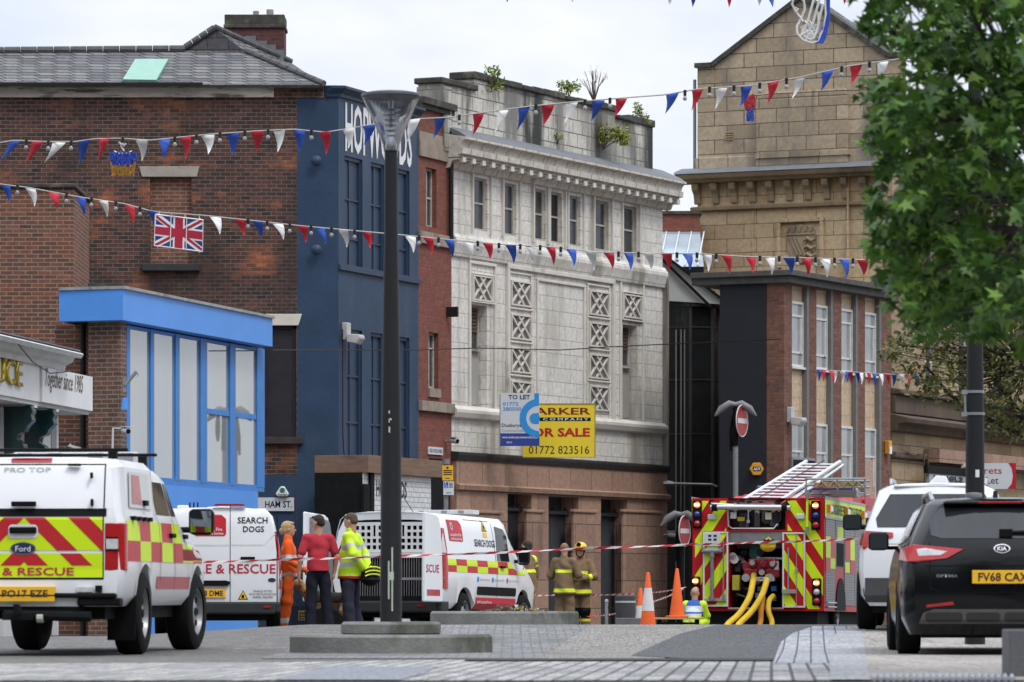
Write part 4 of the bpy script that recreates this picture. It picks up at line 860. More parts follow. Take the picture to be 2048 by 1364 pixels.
r, w, h = board(bayF, "street_name_plate", "small white OLD COCK YARD street plate on red brick", "street sign", 857, 893, 886, 908, -.03, WB, .02); T(r, "OLD COCK YARD", w * .06, h * .25, w * .88, h * .5, TXTBLK, .02)
r, w, h = board(brickF, "street_name_plate", "white street plate ending in AM ST. beside the navy corner", "street sign", 490, 995, 588, 1022, -.05, WB, .02); T(r, "HAM ST.", w * .41, h * .25, w * .55, h * .5, TXTBLK, .02)
q = on(brickF, 565, 993, -.06); r = empty("alarm_box", q, "white triangular alarm box above the AM ST. plate", "alarm box"); mb = MB(); mb.prism([(-.1, 0), (.1, 0), (.135, .05), (.035, .2), (-.035, .2), (-.135, .05)], 'y', -.06, .05); mb.build("casing", WHITE, r, bev=.02)
mb = MB(); mb.cyl((0, -.066, .12), (0, -.06, .12), .05, n=16); mb.build("emblem", M("alarm_green", (.02, .2, .12), .5), r); T(r, "Guardian", -.09, .025, .18, .03, TXTBLK, .02, -.064)
def flood(f, px, py, label, v=-.02, s=1.):
    q = on(f, px, py, v); r = empty("floodlight", q, label, "floodlight", fa(f)); mb = MB()
    mb.box(-.1 * s, .1 * s, -.1, .02, -.12 * s, .22 * s); mb.prism([(-.1, .0 * s), (-.36 * s, -.02 * s), (-.38 * s, -.08 * s), (-.3 * s, -.2 * s), (-.1, -.16 * s)], 'x', -.14 * s, .14 * s); mb.build("housing", M("pale_grey_housing", (.45, .45, .44), .5, .15, 8), r, bev=.015)
    mb = MB(); mb.prism([(-.37 * s, -.09 * s), (-.305 * s, -.2 * s), (-.3 * s, -.21 * s), (-.385 * s, -.1 * s)], 'x', -.12 * s, .12 * s); mb.build("lens", CLEAR, r); return r
flood(navF, 689, 668, "white box floodlight high on the navy corner")
flood(offF, 1578, 834, "grey floodlight with trailing cable on the office brick pier", s=1.)
q = on(navF, 687, 945, -.05); r = empty("junction_box", q, "grey metal box at the foot of a cable on the navy corner", "junction box", fa(navF)); mb = MB(); mb.box(-.09, .09, -.1, .05, -.24, .24); mb.build("casing", M("dull_steel", (.3, .3, .31), .4, .2, 6, metal=.5), r, bev=.02)
mb = MB(); mb.tube([(0, -.03, .24), (-.02, -.01, .45), (-.06, -.01, .8), (-.07, -.01, 2.8)], .012, 5); mb.build("cable", PIPE, r)
def hexbox(f, px, py, v, label, R_=.13, body=None):
    q = on(f, px, py, v); r = empty("alarm_box", q, label, "alarm box", fa(f)); mb = MB(); mb.prism([(R_ * math.cos(k * math.pi / 3), R_ * math.sin(k * math.pi / 3)) for k in range(6)], 'y', -.08, .02); mb.build("casing", M("amber_plastic", (.62, .28, .02), .4, .1), r, bev=.01)
    if body: mb = MB(); mb.box(-.08, .08, -.084, -.08, -.05, .05); mb.build("badge", M("navy_print", (.02, .03, .09)), r); T(r, body, -.07, -.03, .14, .055, TXTWHT, .02, -.088)
    return r
# on the black side wall (square to the office front)
def sidepos(px, py, out=.03):
    e = -offF.d; a = (px - CX) / F; s_ = offF.o; n_ = offF.n; t = (a * s_.y - s_.x) / (n_.x - a * n_.y); w = s_ + n_ * t + e * out; return Vector((w.x, w.y, EYE + (HY - py) / F * w.y))
q = sidepos(1514, 938); r = empty("alarm_box", q, "hexagonal amber alarm box on the black side wall", "alarm box", fa(offF) - math.radians(60)); mb = MB(); mb.prism([(.16 * math.cos(k * math.pi / 3), .16 * math.sin(k * math.pi / 3)) for k in range(6)], 'y', -.08, .04); mb.build("casing", M("amber_plastic", (.62, .28, .02), .4, .1), r, bev=.012)
mb = MB(); mb.box(-.09, .09, -.084, -.08, -.05, .05); mb.build("badge", M("navy_print", (.02, .03, .09)), r); T(r, "ADT", -.075, -.03, .15, .06, TXTWHT, .02, -.088)
q = on(offF, 1775, 895, -.05); r = empty("alarm_box", q, "small yellow alarm box on the last brick pier of the office block", "alarm box", fa(offF)); mb = MB(); mb.box(-.1, .1, -.08, .04, -.16, .16); mb.build("casing", M("amber_plastic", (.62, .28, .02)), r, bev=.02); mb = MB(); mb.box(-.1, .04, -.1, -.08, -.15, .02); mb.build("label_plate", WHITE, r)
r, w, h = fboard("to_let_board", "white and red To Let board behind the grey lamp post", "letting board", 1922, 926, 2032, 978, 111, WB)
T(r, "Securets", w * .02, h * .58, w * .72, h * .27, M("red_print", (.45, .015, .025)), .005); T(r, "To Let", w * .2, h * .2, w * .48, h * .27, TXTBLK, .005)
mb = MB(); mb.prism([(w, 0), (w, h), (w * .86, h), (w * .92, h * .8), (w * .945, h * .5), (w * .92, h * .2), (w * .84, 0)], 'y', -.003, -.001); mb.build("red_corner", M("red_print", (.45, .015, .025)), r)
def cctv(q, rz, label, s=1., pole=None):
    r = empty("security_camera", q, label, "security camera", rz); mb = MB(); mb.cyl((0, 0, 0), (.0, -.2 * s, -.03 * s), .055 * s, n=10); mb.box(-.06 * s, .06 * s, -.22 * s, .03, .045 * s, .06 * s); mb.build("housing", M("camera_casing", (.5, .5, .5), .4), r, sm=40)
    mb = MB(); mb.cyl((0, -.201 * s, -.03 * s), (0, -.215 * s, -.032 * s), .045 * s, n=10); mb.build("lens", BLACK, r); mb = MB(); mb.tube(pole or [(0, .0, 0), (0, .15, -.02), (0, .2, -.1)], .018, 6); mb.build("bracket", M("camera_casing", (.5, .5, .5)), r); return r
cctv(on(bayF, 900, 880, -.12), math.radians(50), "small camera on the red brick edge of the white facade")
cctv(on(blF, 247, 860, -.1), math.radians(30), "white dome camera on a bent conduit at the brown brick pier", .9, [(0, 0, .02), (-.18, .02, .03), (-.19, .02, -.4)])
cctv(on(whF, 1338, 1068, -.25), math.radians(60), "grey camera low at the alley beside the white facade", 1.2)
q = on(blF, 249, 808, -.1); r = empty("alarm_box", q, "small blue alarm box on the brown brick pier corner", "alarm box", .3); mb = MB(); mb.prism([(-.055, -.1), (.055, -.1), (.04, .1), (-.03, .1)], 'y', -.05, .03); mb.build("casing", BLUE, r, bev=.01)
q = on(blF, 250, 770, -.1); r = empty("wall_bracket", q, "grey hooked iron bracket on the brown brick pier", "bracket", .3); mb = MB(); mb.box(-.03, .02, 0, .04, -.12, .12); mb.tube([(0, 0, 0), (.18, -.05, .22)], .03, 6); mb.tube([(.17, -.05, .2), (.21, -.05, .18), (.2, -.05, .14)], .008, 5); mb.build("arm", GREYM, r)
q = P(141, 893, 73.4); r = empty("floodlight", q, "small grey lamp on a thin stem below the white shop sign", "floodlight", .2); mb = MB(); mb.tube([(0, 0, -.6), (0, 0, .05)], .012, 5); mb.prism([(-.02, .03), (.16, -.02), (.14, -.08), (-.03, 0)], 'y', -.12, .12); mb.build("housing", M("pale_grey_housing", (.45, .45, .44)), r)
# overhead service cable strung across the facades
mb = MB(); mb.tube([on(blF, 545, 700, -.3), on(navF, 700, 700, -.4), on(navF, 835, 700, -.4), on(whF, 960, 696, -.5), on(whF, 1120, 700, -.6), on(whF, 1215, 694, -.6), P(1380, 686, 101), P(1560, 678, 99)], .012, 5); tag(mb.build("overhead_cable", PIPE), "thin black cable sagging across the navy and white facades", "cable")
# ---------------------------------------------------------------- vehicles (local axes: x right, y forward from the tail, z up)
def clip(poly, ax, c, keep_hi):
    out = []
    for i in range(len(poly)):
        a, b = poly[i], poly[(i + 1) % len(poly)]; ia = (a[ax] >= c) == keep_hi or a[ax] == c; ib = (b[ax] >= c) == keep_hi or b[ax] == c
        if ia: out.append(a)
        if ia != ib and a[ax] != b[ax]:
            t = (c - a[ax]) / (b[ax] - a[ax]); out.append((a[0] + t * (b[0] - a[0]), a[1] + t * (b[1] - a[1])))
    return out
def crop(poly, x0, x1, z0, z1):
    for ax, c, hi in ((0, x0, True), (0, x1, False), (1, z0, True), (1, z1, False)):
        poly = clip(poly, ax, c, hi)
        if len(poly) < 3: return []
    return poly
def lerp_at(xs, ys, x):
    if x <= xs[0]: return ys[0]
    for i in range(len(xs) - 1):
        if x <= xs[i + 1]: t = (x - xs[i]) / max(1e-9, xs[i + 1] - xs[i]); return ys[i] * (1 - t) + ys[i + 1] * t
    return ys[-1]
def stripes(x0, x1, z0, z1, period, red, ph=0., k=1., mirror=True):
    """chevron bands falling outwards from the centre line; returns the red polygons"""
    out = []
    for sg in ((1, -1) if mirror else (1,)):
        n = int((abs(x0) + abs(x1) + (z1 - z0) * k) / period) + 3
        for i in range(-n, n):
            a = i * period + ph; H = z1 - z0
            q = [(a, z1), (a + red, z1), (a + red + H * k, z0), (a + H * k, z0)]
            q = [(sg * x, z) for x, z in q]
            if mirror: q = crop(q, 0 if sg > 0 else -9, 9 if sg > 0 else 0, -9, 9)
            if q: q = crop(q, x0, x1, z0, z1)
            if q: out.append(q)
    return out
class Veh:
    def __init__(s, name, label, cat, px, D, yaw, L, pxs, group=None, gz=None):
        X = (px - CX) / F * D; s.s = F / D; s.pxc = px; s.hd = (math.sin(math.radians(yaw)), math.cos(math.radians(yaw)))
        a, b = g(X + s.hd[0] * L * .2, D + s.hd[1] * L * .2), g(X + s.hd[0] * L * .8, D + s.hd[1] * L * .8); sl_ = (b - a) / (L * .6); z = (a - sl_ * L * .2) if gz is None else gz
        s.z0 = z; s.root = empty(name, (X, D, z), label, cat, -math.radians(yaw), group, math.atan(sl_)); s.D = D; s.cy = s.hd[1]
    def x(s, px): return (px - s.pxc) / s.s / s.cy
    def z(s, py): return EYE + (HY - py) / s.s - s.z0
    def body(s, name, keys, arches, mat, bulge=.03, step=.09, cap=True, sharp=38, rearflat=None):
        """keys: [(y, [(x, z[, dy]), ...bottom to roof centre])]"""
        s.ky = [k[0] for k in keys]; s.kp = [[(p[0], p[1], p[2] if len(p) > 2 else 0.) for p in k[1]] for k in keys]; s.bulge = bulge
        ys = []
        for a, b in zip(s.ky, s.ky[1:]):
            n = max(1, int((b - a) / step)); ys += [a + (b - a) * i / n for i in range(n)]
        ys.append(s.ky[-1]); N = len(s.kp[0]); rings = []
        for y in ys:
            h = [[lerp_at(s.ky, [k[i][c] for k in s.kp], y) for c in range(3)] for i in range(N)]
            for yc, r, zc in arches:
                d = abs(y - yc)
                if d < r:
                    za = zc + math.sqrt(r * r - d * d)
                    for p in h:
                        if p[1] < za: p[1] = za
            rings.append([(p[0], y + p[2], p[1]) for p in h] + [(-p[0], y + p[2], p[1]) for p in h[::-1]])
        mb = MB(); mb.loft(rings, closed=False)
        if cap:
            r = rings[0]; W = 9; rows = []
            for i in range(N): rows.append([(r[i][0] * (2 * j / (W - 1) - 1), r[i][1] - bulge * (1 - (2 * j / (W - 1) - 1) ** 2) * (1 if r[i][0] > .05 else 0), r[i][2]) for j in range(W)])
            mb.loft(rows, closed=False)
        e = rings[-1]; mb.add(e, [list(range(len(e)))[::-1]])
        s.bd = mb.build(name, mat, s.root, sm=sharp); return s.bd
    def side(s, y, z, off=.004, sg=1):
        def xa(k):
            zs = [p[1] for p in k]; xs = [p[0] for p in k]; return lerp_at(zs, xs, z)
        x = lerp_at(s.ky, [xa(k) for k in s.kp], y); return (sg * (x + off), y, z)
    def rear(s, x, z, off=.004):
        k = s.kp[0]; zs = [p[1] for p in k]; y = s.ky[0] + lerp_at(zs, [p[2] for p in k], z); hw = max(.05, lerp_at(zs, [p[0] for p in k], z))
        return (x, y - s.bulge * max(0, 1 - (x / hw) ** 2) - off, z)
    def decal(s, name, polys, where, mats, off=.004, par=None, label=None, mi=None, sm=None):
        """polygons in (x,z) on the tail or (y,z) on a side, laid over the body surface"""
        fn = s.rear if where == 'rear' else s.side; sg = -1 if where == 'left' else 1; mb = MB()
        bz = sorted({round(p[1], 3) for k in s.kp for p in k}) if where != 'rear' else sorted({round(p[1], 3) for p in s.kp[0]})
        ba = [x * .12 for x in range(-12, 13)] if where == 'rear' else [y * .18 for y in range(0, 60)]
        for n, q in enumerate(polys):
            lo, hi = min(p[0] for p in q), max(p[0] for p in q); zl, zh = min(p[1] for p in q), max(p[1] for p in q)
            A = [lo] + [b for b in ba if lo + .001 < b < hi - .001] + [hi]; Z = [zl] + [b for b in bz if zl + .001 < b < zh - .001] + [zh]
            for a0, a1 in zip(A, A[1:]):
                for b0, b1 in zip(Z, Z[1:]):
                    c = crop(list(q), a0, a1, b0, b1)
                    if len(c) < 3: continue
                    ar = sum(c[i][0] * c[(i + 1) % len(c)][1] - c[(i + 1) % len(c)][0] * c[i][1] for i in range(len(c)))
                    if abs(ar) < 1e-7: continue
                    if (ar < 0) != (where == 'left'): c = c[::-1]
                    mb.poly([fn(p[0], p[1], off) if where == 'rear' else s.side(p[0], p[1], off, sg) for p in c], 0 if mi is None else mi[n])
        o = mb.build(name, mats, par or s.root, sm=sm)
        if label: tag(o, label)
        return o
    def letters(s, body, where, a0, z0, w, h, mat, bold=.015, off=.007, par=None, slope=0.):
        fn = (lambda a, b: s.rear(a0 + a, z0 + b + slope * a, off)) if where == 'rear' else (lambda a, b: s.side(a0 + a, z0 + b + slope * a, off))
        return text("lettering", body, par or s.root, (0, 0, 0), w, h, mat, bold=bold, fn=fn)
    def wheel(s, x, y, r, w, rim, spokes=0, sg=1, steer=0., rimr=.62):
        t = MB(); pr = [(r * rimr, -w / 2), (r * .86, -w / 2), (r * .97, -w * .42), (r, -w * .3), (r * 1.0, w * .3), (r * .97, w * .42), (r * .86, w / 2), (r * rimr, w / 2), (r * rimr, -w / 2)]
        h = MB(); rr = r * rimr; o_ = w * .36
        h.lathe([(rr, -w * .45), (rr, o_ + .02), (rr * .93, o_ + .02), (rr * .86, o_ - .03), (rr * .5, o_ - .02), (rr * .3, o_ + .0), (.0, o_ + .0)], ax='x', n=28)
        hub = h.build("wheel", rim, s.root, sm=35); hub.location = (x * sg, y, r); hub.rotation_euler = (0, 0, (0 if sg > 0 else math.pi) - math.radians(steer))
        t.lathe(pr, ax='x', n=32); t.build("tyre", RUBBER, hub, sm=35)
        n = spokes or 5; b = MB()
        for i in range(n):
            a = 2 * math.pi * i / n; c, q = math.cos(a), math.sin(a)
            b.cyl((o_ - .028, c * rr * .66, q * rr * .66), (o_ - .012, c * rr * .66, q * rr * .66), rr * .12, n=8)
        b.cyl((o_ - .005, 0, 0), (o_ + .012, 0, 0), rr * .17, n=10); b.build("hub_cap", BLACK, hub, sm=40); return hub
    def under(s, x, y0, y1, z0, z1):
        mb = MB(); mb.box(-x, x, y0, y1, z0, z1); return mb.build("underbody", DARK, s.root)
    def mirror(s, x, y, z, sg, mat, w=.2, h=.24, glass=True):
        mb = MB(); cx_ = sg * (x + w / 2 + .06); mb.prism([(cx_ - w / 2, z - h * .42), (cx_ - w * .3, z - h / 2), (cx_ + w * .35, z - h / 2), (cx_ + w / 2, z - h * .3), (cx_ + w / 2, z + h * .35), (cx_ + w * .38, z + h / 2), (cx_ - w * .35, z + h / 2), (cx_ - w / 2, z + h * .4)], 'y', y, y + .1); mb.tube([(sg * (x - .06), y + .1, z - h * .3), (cx_ - sg * w * .3, y + .06, z - h * .3)], .035, 6)
        o = mb.build("door_mirror", mat, s.root, bev=.025)
        mb = MB(); mb.box(cx_ - w * .42, cx_ + w * .42, y - .004, y - .001, z - h * .4, z + h * .42); mb.build("mirror_glass", M("mirror_glass", (.25, .28, .3), .03, .1, 2, metal=1), o); return o
def rect4(a0, a1, z0, z1): return [(a0, z0), (a1, z0), (a1, z1), (a0, z1)]
def rrect(a0, a1, z0, z1, r, n=4):
    o = []
    for cx_, cz_, st in ((a1 - r, z0 + r, -90), (a1 - r, z1 - r, 0), (a0 + r, z1 - r, 90), (a0 + r, z0 + r, 180)):
        o += [(cx_ + r * math.cos(math.radians(st + 90 * i / n)), cz_ + r * math.sin(math.radians(st + 90 * i / n))) for i in range(n + 1)]
    return o
def disc(a, z, ra, rz, n=18): return [(a + ra * math.cos(2 * math.pi * i / n), z + rz * math.sin(2 * math.pi * i / n)) for i in range(n)]
def star(a, z, r0, r1, n=8): return [[(a, z), (a + r1 * math.cos(2 * math.pi * (i - .5) / n), z + r1 * math.sin(2 * math.pi * (i - .5) / n)), (a + r0 * math.cos(2 * math.pi * i / n), z + r0 * math.sin(2 * math.pi * i / n)), (a + r1 * math.cos(2 * math.pi * (i + .5) / n), z + r1 * math.sin(2 * math.pi * (i + .5) / n))] for i in range(n)]
LOGOB = M("badge_blue", (.02, .035, .09), .2, .1, coat=.8)
STEELRIM = M("silver_steel_rim", (.3, .3, .31), .4, .15, 8, metal=.5)
def frame_strip(v, where, a0, a1, z0, z1, t, mat, name, off=.003): return v.decal(name, [rect4(a0, a1, z0, z0 + t), rect4(a0, a1, z1 - t, z1), rect4(a0, a0 + t, z0 + t, z1 - t), rect4(a1 - t, a1, z0 + t, z1 - t)], where, mat, off)

# ---------------- pickup at the left
v = Veh("pickup_truck", "white fire-service pickup with canopy and red and lime chevrons on its tailgate", "pickup truck", 50, 41.5, 4.9, 5.3, 0)
K = lambda w, rz, gt, ry=0.: [(w - .1, .46), (w - .02, .56), (w + .0, .8), (w - .005, 1.08), (w - .02, 1.26), (w - .045, 1.33), (w - gt, 1.33 + (rz - 1.33) * .82), (w - gt - .07, 1.33 + (rz - 1.33) * .96), (w * .5, rz - .005), (0, rz)]
def dy(k, ds): return [(p[0], p[1], d) for p, d in zip(k, ds)]
tail = [0, -.02, 0, 0, 0, .02, .1, .16, .16, .16]
keys = [(0, dy(K(.875, 1.83, .09), tail)), (.05, dy(K(.915, 1.84, .08), [d * .9 for d in tail])), (.4, K(.925, 1.85, .08)), (1.95, K(.925, 1.85, .08)), (2.0, K(.925, 1.80, .14)), (2.9, K(.925, 1.80, .15)), (3.3, K(.92, 1.76, .17))]
hood = lambda w, hz: [(w - .1, .46), (w - .02, .56), (w, .78), (w - .01, hz - .14), (w - .05, hz - .05), (w - .09, hz - .02), (w * .8, hz), (w * .65, hz + .01), (w * .4, hz + .02), (0, hz + .03)]
keys += [(4.05, hood(.92, 1.17)), (4.9, hood(.91, 1.06)), (5.2, hood(.86, .96)), (5.3, hood(.8, .85))]
v.body("body", keys, [(1.2, .47, .39), (4.43, .47, .39)], VWHITE, .035)
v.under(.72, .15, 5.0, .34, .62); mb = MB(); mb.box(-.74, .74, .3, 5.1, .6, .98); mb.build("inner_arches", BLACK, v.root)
X, Z = v.x, v.z
# canopy rear door: outline, hinges, handle, brake light
z0, z1 = Z(1020), Z(927)
frame_strip(v, 'rear', -.74, .74, z0, z1, .012, BLACK, "canopy_door_seal", .003)
v.decal("rubber_strip", [rect4(-.78, .76, Z(1033), Z(1017))], 'rear', BLACK, .006)
mb = MB(); mb.box(X(25), X(74), -.075, -.02, Z(1013), Z(1003)); mb.box(X(135), X(161), .03, .07, Z(932), Z(927)); mb.box(X(181), X(186), .0, .05, Z(957), Z(945)); mb.box(X(183), X(188), -.03, .02, Z(1012), Z(998)); mb.build("canopy_handle", BLACK, v.root, bev=.006)
v.decal("brake_light", [rect4(X(18), X(100), Z(924), Z(915))], 'rear', REDLENS, .01)
v.letters("PRO TOP", 'rear', X(6), Z(944), X(100) - X(6), .045, M("pale_grey_letter", (.45, .45, .45), .5), .01, .005)
# tailgate
tz1, tz0 = Z(1035), Z(1155); zm0, zm1 = Z(1107), Z(1101)
v.decal("lime_panel", [rect4(-.745, .735, tz0, zm0), rect4(-.745, .735, zm1, tz1)], 'rear', LIME, .003)
zr0 = Z(1131); st = [crop(p, -9, 9, zr0, zm0) for p in stripes(-.745, .735, zr0, tz1, .41, .19)] + [crop(p, -9, 9, zm1, tz1) for p in stripes(-.745, .735, zr0, tz1, .41, .19)]
v.decal("red_chevrons", [p for p in st if len(p) > 2], 'rear', RED, .006)
v.letters("FIRE & RESCUE", 'rear', X(-62), Z(1151), X(150) - X(-62), Z(1135) - Z(1151), TXTRED, .02, .009)
v.decal("handle_surround", [rrect(X(18), X(78), Z(1077), Z(1049), .04)], 'rear', VWHITE, .008)
mb = MB(); mb.box(X(21), X(75), -.075, -.03, Z(1067), Z(1054)); mb.build("tailgate_handle", BLACK, v.root, bev=.012)
b = v.decal("badge", [disc(X(48), Z(1097), .12, .06, 24)], 'rear', CHROME, .01); v.decal("badge_field", [disc(X(48), Z(1097), .108, .05, 24)], 'rear', LOGOB, .013, par=b); v.letters("Ford", 'rear', X(48) - .07, Z(1097) - .028, .14, .052, TXTWHT, .0, .016, par=b)
v.decal("tailgate_seam", [rect4(X(207), X(209.5), Z(1158), Z(1033)), rect4(-.78, X(209), Z(1159), Z(1155.5))], 'rear', BLACK, .004)
# tail lights wrap the corner
for sg in (1, -1):
    mb = MB(); zz = [Z(1141), Z(1046)]
    pts = lambda z: [(sg * .745, -.012, z), (sg * .80, -.012, z), (sg * .872, .0, z), (sg * .922, .05, z), (sg * .932, .16, z), (sg * .925, .2, z), (sg * .74, .03, z)]
    mb.loft([pts(zz[0]), pts(zz[1])], caps=True); tl = mb.build("tail_light", REDLENS, v.root, sm=40, bev=.008)
    mb = MB(); mb.box(sg * .76, sg * .87, -.022, .0, Z(1098), Z(1078)); mb.build("reversing_lens", CLEAR, tl)
    mb = MB(); mb.box(sg * .755, sg * .872, -.02, .0, Z(1101), Z(1099)); mb.box(sg * .755, sg * .872, -.02, .0, Z(1076), Z(1074)); mb.build("lens_divider", BLACK, tl)
# bumper, plate, tow bar
mb = MB(); mb.box(-.86, .86, -.1, .1, Z(1196), Z(1186)); mb.box(-.86, -.5, -.09, .06, Z(1215), Z(1196)); mb.box(.5, .9, -.08, .1, Z(1212), Z(1196)); mb.build("rear_step", BLACK, v.root, bev=.015)
mb = MB(); mb.box(X(-16), X(114), -.1, -.04, Z(1203), Z(1173)); mb.build("number_plate", YPLATE, v.root, bev=.004)
text("lettering", "PO17 EZE", v.root, (X(8), -.102, Z(1194)), X(100) - X(8), Z(1180) - Z(1194), TXTBLK, bold=.015)
mb = MB(); mb.box(X(156), X(188), -.06, -.02, Z(1184), Z(1174)); mb.build("rear_lamp", CLEAR, v.root); mb = MB(); mb.box(X(194), X(207), -.06, -.02, Z(1184), Z(1171)); mb.build("bumper_socket", BLACK, v.root)
mb = MB(); mb.box(-.5, .55, -.02, .12, Z(1222), Z(1210)); mb.tube([(X(10), -.04, Z(1229)), (X(185), -.04, Z(1233))], .05, 10); mb.tube([(X(42), -.1, Z(1215)), (X(42), -.22, Z(1225)), (X(42), -.22, Z(1208))], .03, 8); mb.box(X(10), X(70), -.14, 0, Z(1240), Z(1225)); mb.build("tow_bar", DARK, v.root, bev=.008)
mb = MB(); mb.cyl((X(77), -.06, Z(1236)), (X(90), -.06, Z(1236)), .045, n=10); mb.build("tow_bar_collar", M("pale_collar", (.4, .4, .36), .5), v.root)
# side: checks, canopy window, cab windows
z_ = [Z(1131), Z(1096), Z(1040)]
for mat_, par_ in ((LIME, 0), (RED, 1)):
    q = []
    for i, (a, b_) in enumerate(((.22, .9), (.9, 1.5), (1.5, 2.15), (2.15, 2.8), (2.8, 3.45), (3.45, 4.1), (4.1, 4.75))):
        for r_ in (0, 1):
            if (i + r_) % 2 == par_: q.append(rect4(a, b_, .88 + .19 * (1 - r_) - .0, 1.07 + .19 * (1 - r_)) if i < 5 or r_ == 1 else rect4(a, b_, .9, 1.02))
    def above(p):   # keep clear of the wheel arches
        o = []
        for yc in (1.2, 4.43): pass
        return p
    v.decal("check_" + ("lime" if par_ == 0 else "red"), q, 'right', mat_, .005)
v.decal("red_side_band", [rect4(1.85, 3.9, .62, .74)], 'right', M("faded_red", (.4, .08, .09), .4), .005)
W1 = v.decal("canopy_window", [[(.5, 1.38), (1.75, 1.38), (1.72, 1.72), (.62, 1.72)]], 'right', M("canopy_hatch", (.62, .63, .64), .3, .05), .012); v.decal("red_print", [[(.66, 1.42), (1.2, 1.42), (1.16, 1.69), (.74, 1.69)]], 'right', M("pale_red_print", (.5, .2, .2), .4), .016, par=W1)
mb = MB(); q = v.side(1.3, 1.43, .02); mb.box(q[0] - .01, q[0] + .03, 1.25, 1.4, 1.41, 1.46); mb.build("hatch_lock", BLACK, W1)
for a, b_, c, d in ((2.08, 2.88, 2.12, 2.84), (2.95, 3.75, 2.92, 3.25)):
    v.decal("side_window", [[(a, 1.34), (b_, 1.34), (d, 1.66), (c, 1.66)]], 'right', GLASS, .006)
v.decal("door_seam", [rect4(2.03, 2.045, .7, 1.32), rect4(2.91, 2.925, .62, 1.32)], 'right', BLACK, .006)
for y in (2.7, 3.65): q = v.side(y, 1.13, .0); mb = MB(); mb.box(q[0] - .01, q[0] + .045, y - .1, y + .1, 1.12, 1.165); mb.build("door_handle", BLACK, v.root, bev=.01)
for k in range(4): q = v.side(.55 + k * .3, 1.29, 0); mb = MB(); mb.box(q[0] - .01, q[0] + .05, .5 + k * .3, .6 + k * .3, 1.26, 1.3); mb.build("gutter_clip", BLACK, v.root)
v.mirror(.9, 3.55, 1.29, 1, BLACK, .25, .26); v.mirror(.9, 3.55, 1.29, -1, BLACK, .25, .26)
for sg in (1, -1): v.wheel(.795, 1.2, .39, .265, STEELRIM, 8, sg); v.wheel(.795, 4.43, .39, .265, STEELRIM, 8, sg, 5)
for sg in (1, -1): mb = MB(); mb.prism([(sg * .64, .14), (sg * .9, .14), (sg * .92, .52), (sg * .64, .56)], 'y', .72, .735); mb.build("mud_flap", BLACK, v.root)
mb = MB()
for y in (.55, 2.2): mb.box(-.86, .86, y, y + .06, 1.905, 1.935); [mb.box(sx - .04, sx + .04, y - .02, y + .08, 1.77, 1.91) for sx in (-.72, .72)]
mb.build("roof_bars", BLACK, v.root, bev=.01)
mb = MB(); mb.box(-.62, .62, 2.55, 2.85, 1.83, 1.96); lb = mb.build("light_bar", M("light_bar_lens", (.5, .51, .52), .2, .1, 5, coat=.5), v.root, bev=.02)
mb = MB(); [mb.box(x - .07, x + .07, 2.54, 2.549, 1.84, 1.95) for x in (-.5, -.2, .2, .5)]; mb.build("light_bar_trim", GREYM, lb)

# ---------------- two white search-dog vans
def van_keys(open_rear=False):
    B = lambda w, rz: [(w - .09, .40), (w - .02, .5), (w, .9), (w - .01, 1.14), (w - .035, 1.3), (w - .085, 1.66), (w - .13, 1.84), (w - .22, 1.935), (w * .45, rz - .008), (0, rz)]
    ds = [.02, 0, 0, .0, .01, .04, .06, .1, .1, .1]
    ks = [(0, dy(B(.95, 1.965), ds)), (.06, dy(B(.983, 1.975), [d * .8 for d in ds])), (.4, B(.99, 1.98)), (3.0, B(.99, 1.98)), (3.25, B(.985, 1.95))]
    H = lambda w, hz: [(w - .09, .36), (w - .02, .5), (w, .8), (w - .02, hz - .16), (w - .06, hz - .06), (w - .12, hz - .02), (w * .78, hz), (w * .6, hz + .02), (w * .35, hz + .04), (0, hz + .05)]
    return ks + [(4.2, H(.96, 1.2)), (4.7, H(.9, 1.02)), (4.92, H(.8, .85)), (4.97, H(.7, .7))]
def van_common(v):
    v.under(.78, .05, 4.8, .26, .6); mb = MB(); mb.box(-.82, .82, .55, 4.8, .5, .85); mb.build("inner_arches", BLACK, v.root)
    for sg in (1, -1): v.wheel(.865, 1.07, .335, .22, STEELRIM, 8, sg); v.wheel(.865, 4.0, .335, .22, STEELRIM, 8, sg, 6)
    mb = MB(); mb.box(-.9, .9, -.1, .06, .33, .52); mb.box(-.98, .98, -.05, .3, .35, .52); mb.build("rear_bumper", M("charcoal_bumper", (.028, .029, .031), .65, .15, 4), v.root, bev=.03)
    v.mirror(.95, 3.5, 1.32, 1, BLACK, .2, .3); v.mirror(.95, 3.5, 1.32, -1, BLACK, .2, .3)
def logo(v, where, a0, z0, w, h):
    p = v.decal("service_badge", [[(a0, z0 + .03), (a0 + .03, z0), (a0 + w - .03, z0), (a0 + w, z0 + .03), (a0 + w, z0 + h * .8), (a0 + w * .85, z0 + h), (a0, z0 + h)]], where, M("badge_red", (.5, .02, .03), .4), .005)
    v.decal("emblem", star(a0 + w * .28, z0 + h * .7, h * .23, h * .16), where, M("emblem_silver", (.35, .42, .5), .4), .008, par=p); v.decal("emblem_ring", [disc(a0 + w * .28, z0 + h * .7, h * .09, h * .09)], where, M("badge_red", (.5, .02, .03)), .011, par=p)
    v.letters("Lancashire Fire", where, a0 + w * .1, z0 + h * .24, w * .78, h * .15, TXTWHT, .01, .009, par=p); v.letters("and Rescue Service", where, a0 + w * .12, z0 + h * .06, w * .8, h * .13, TXTWHT, .008, .009, par=p)
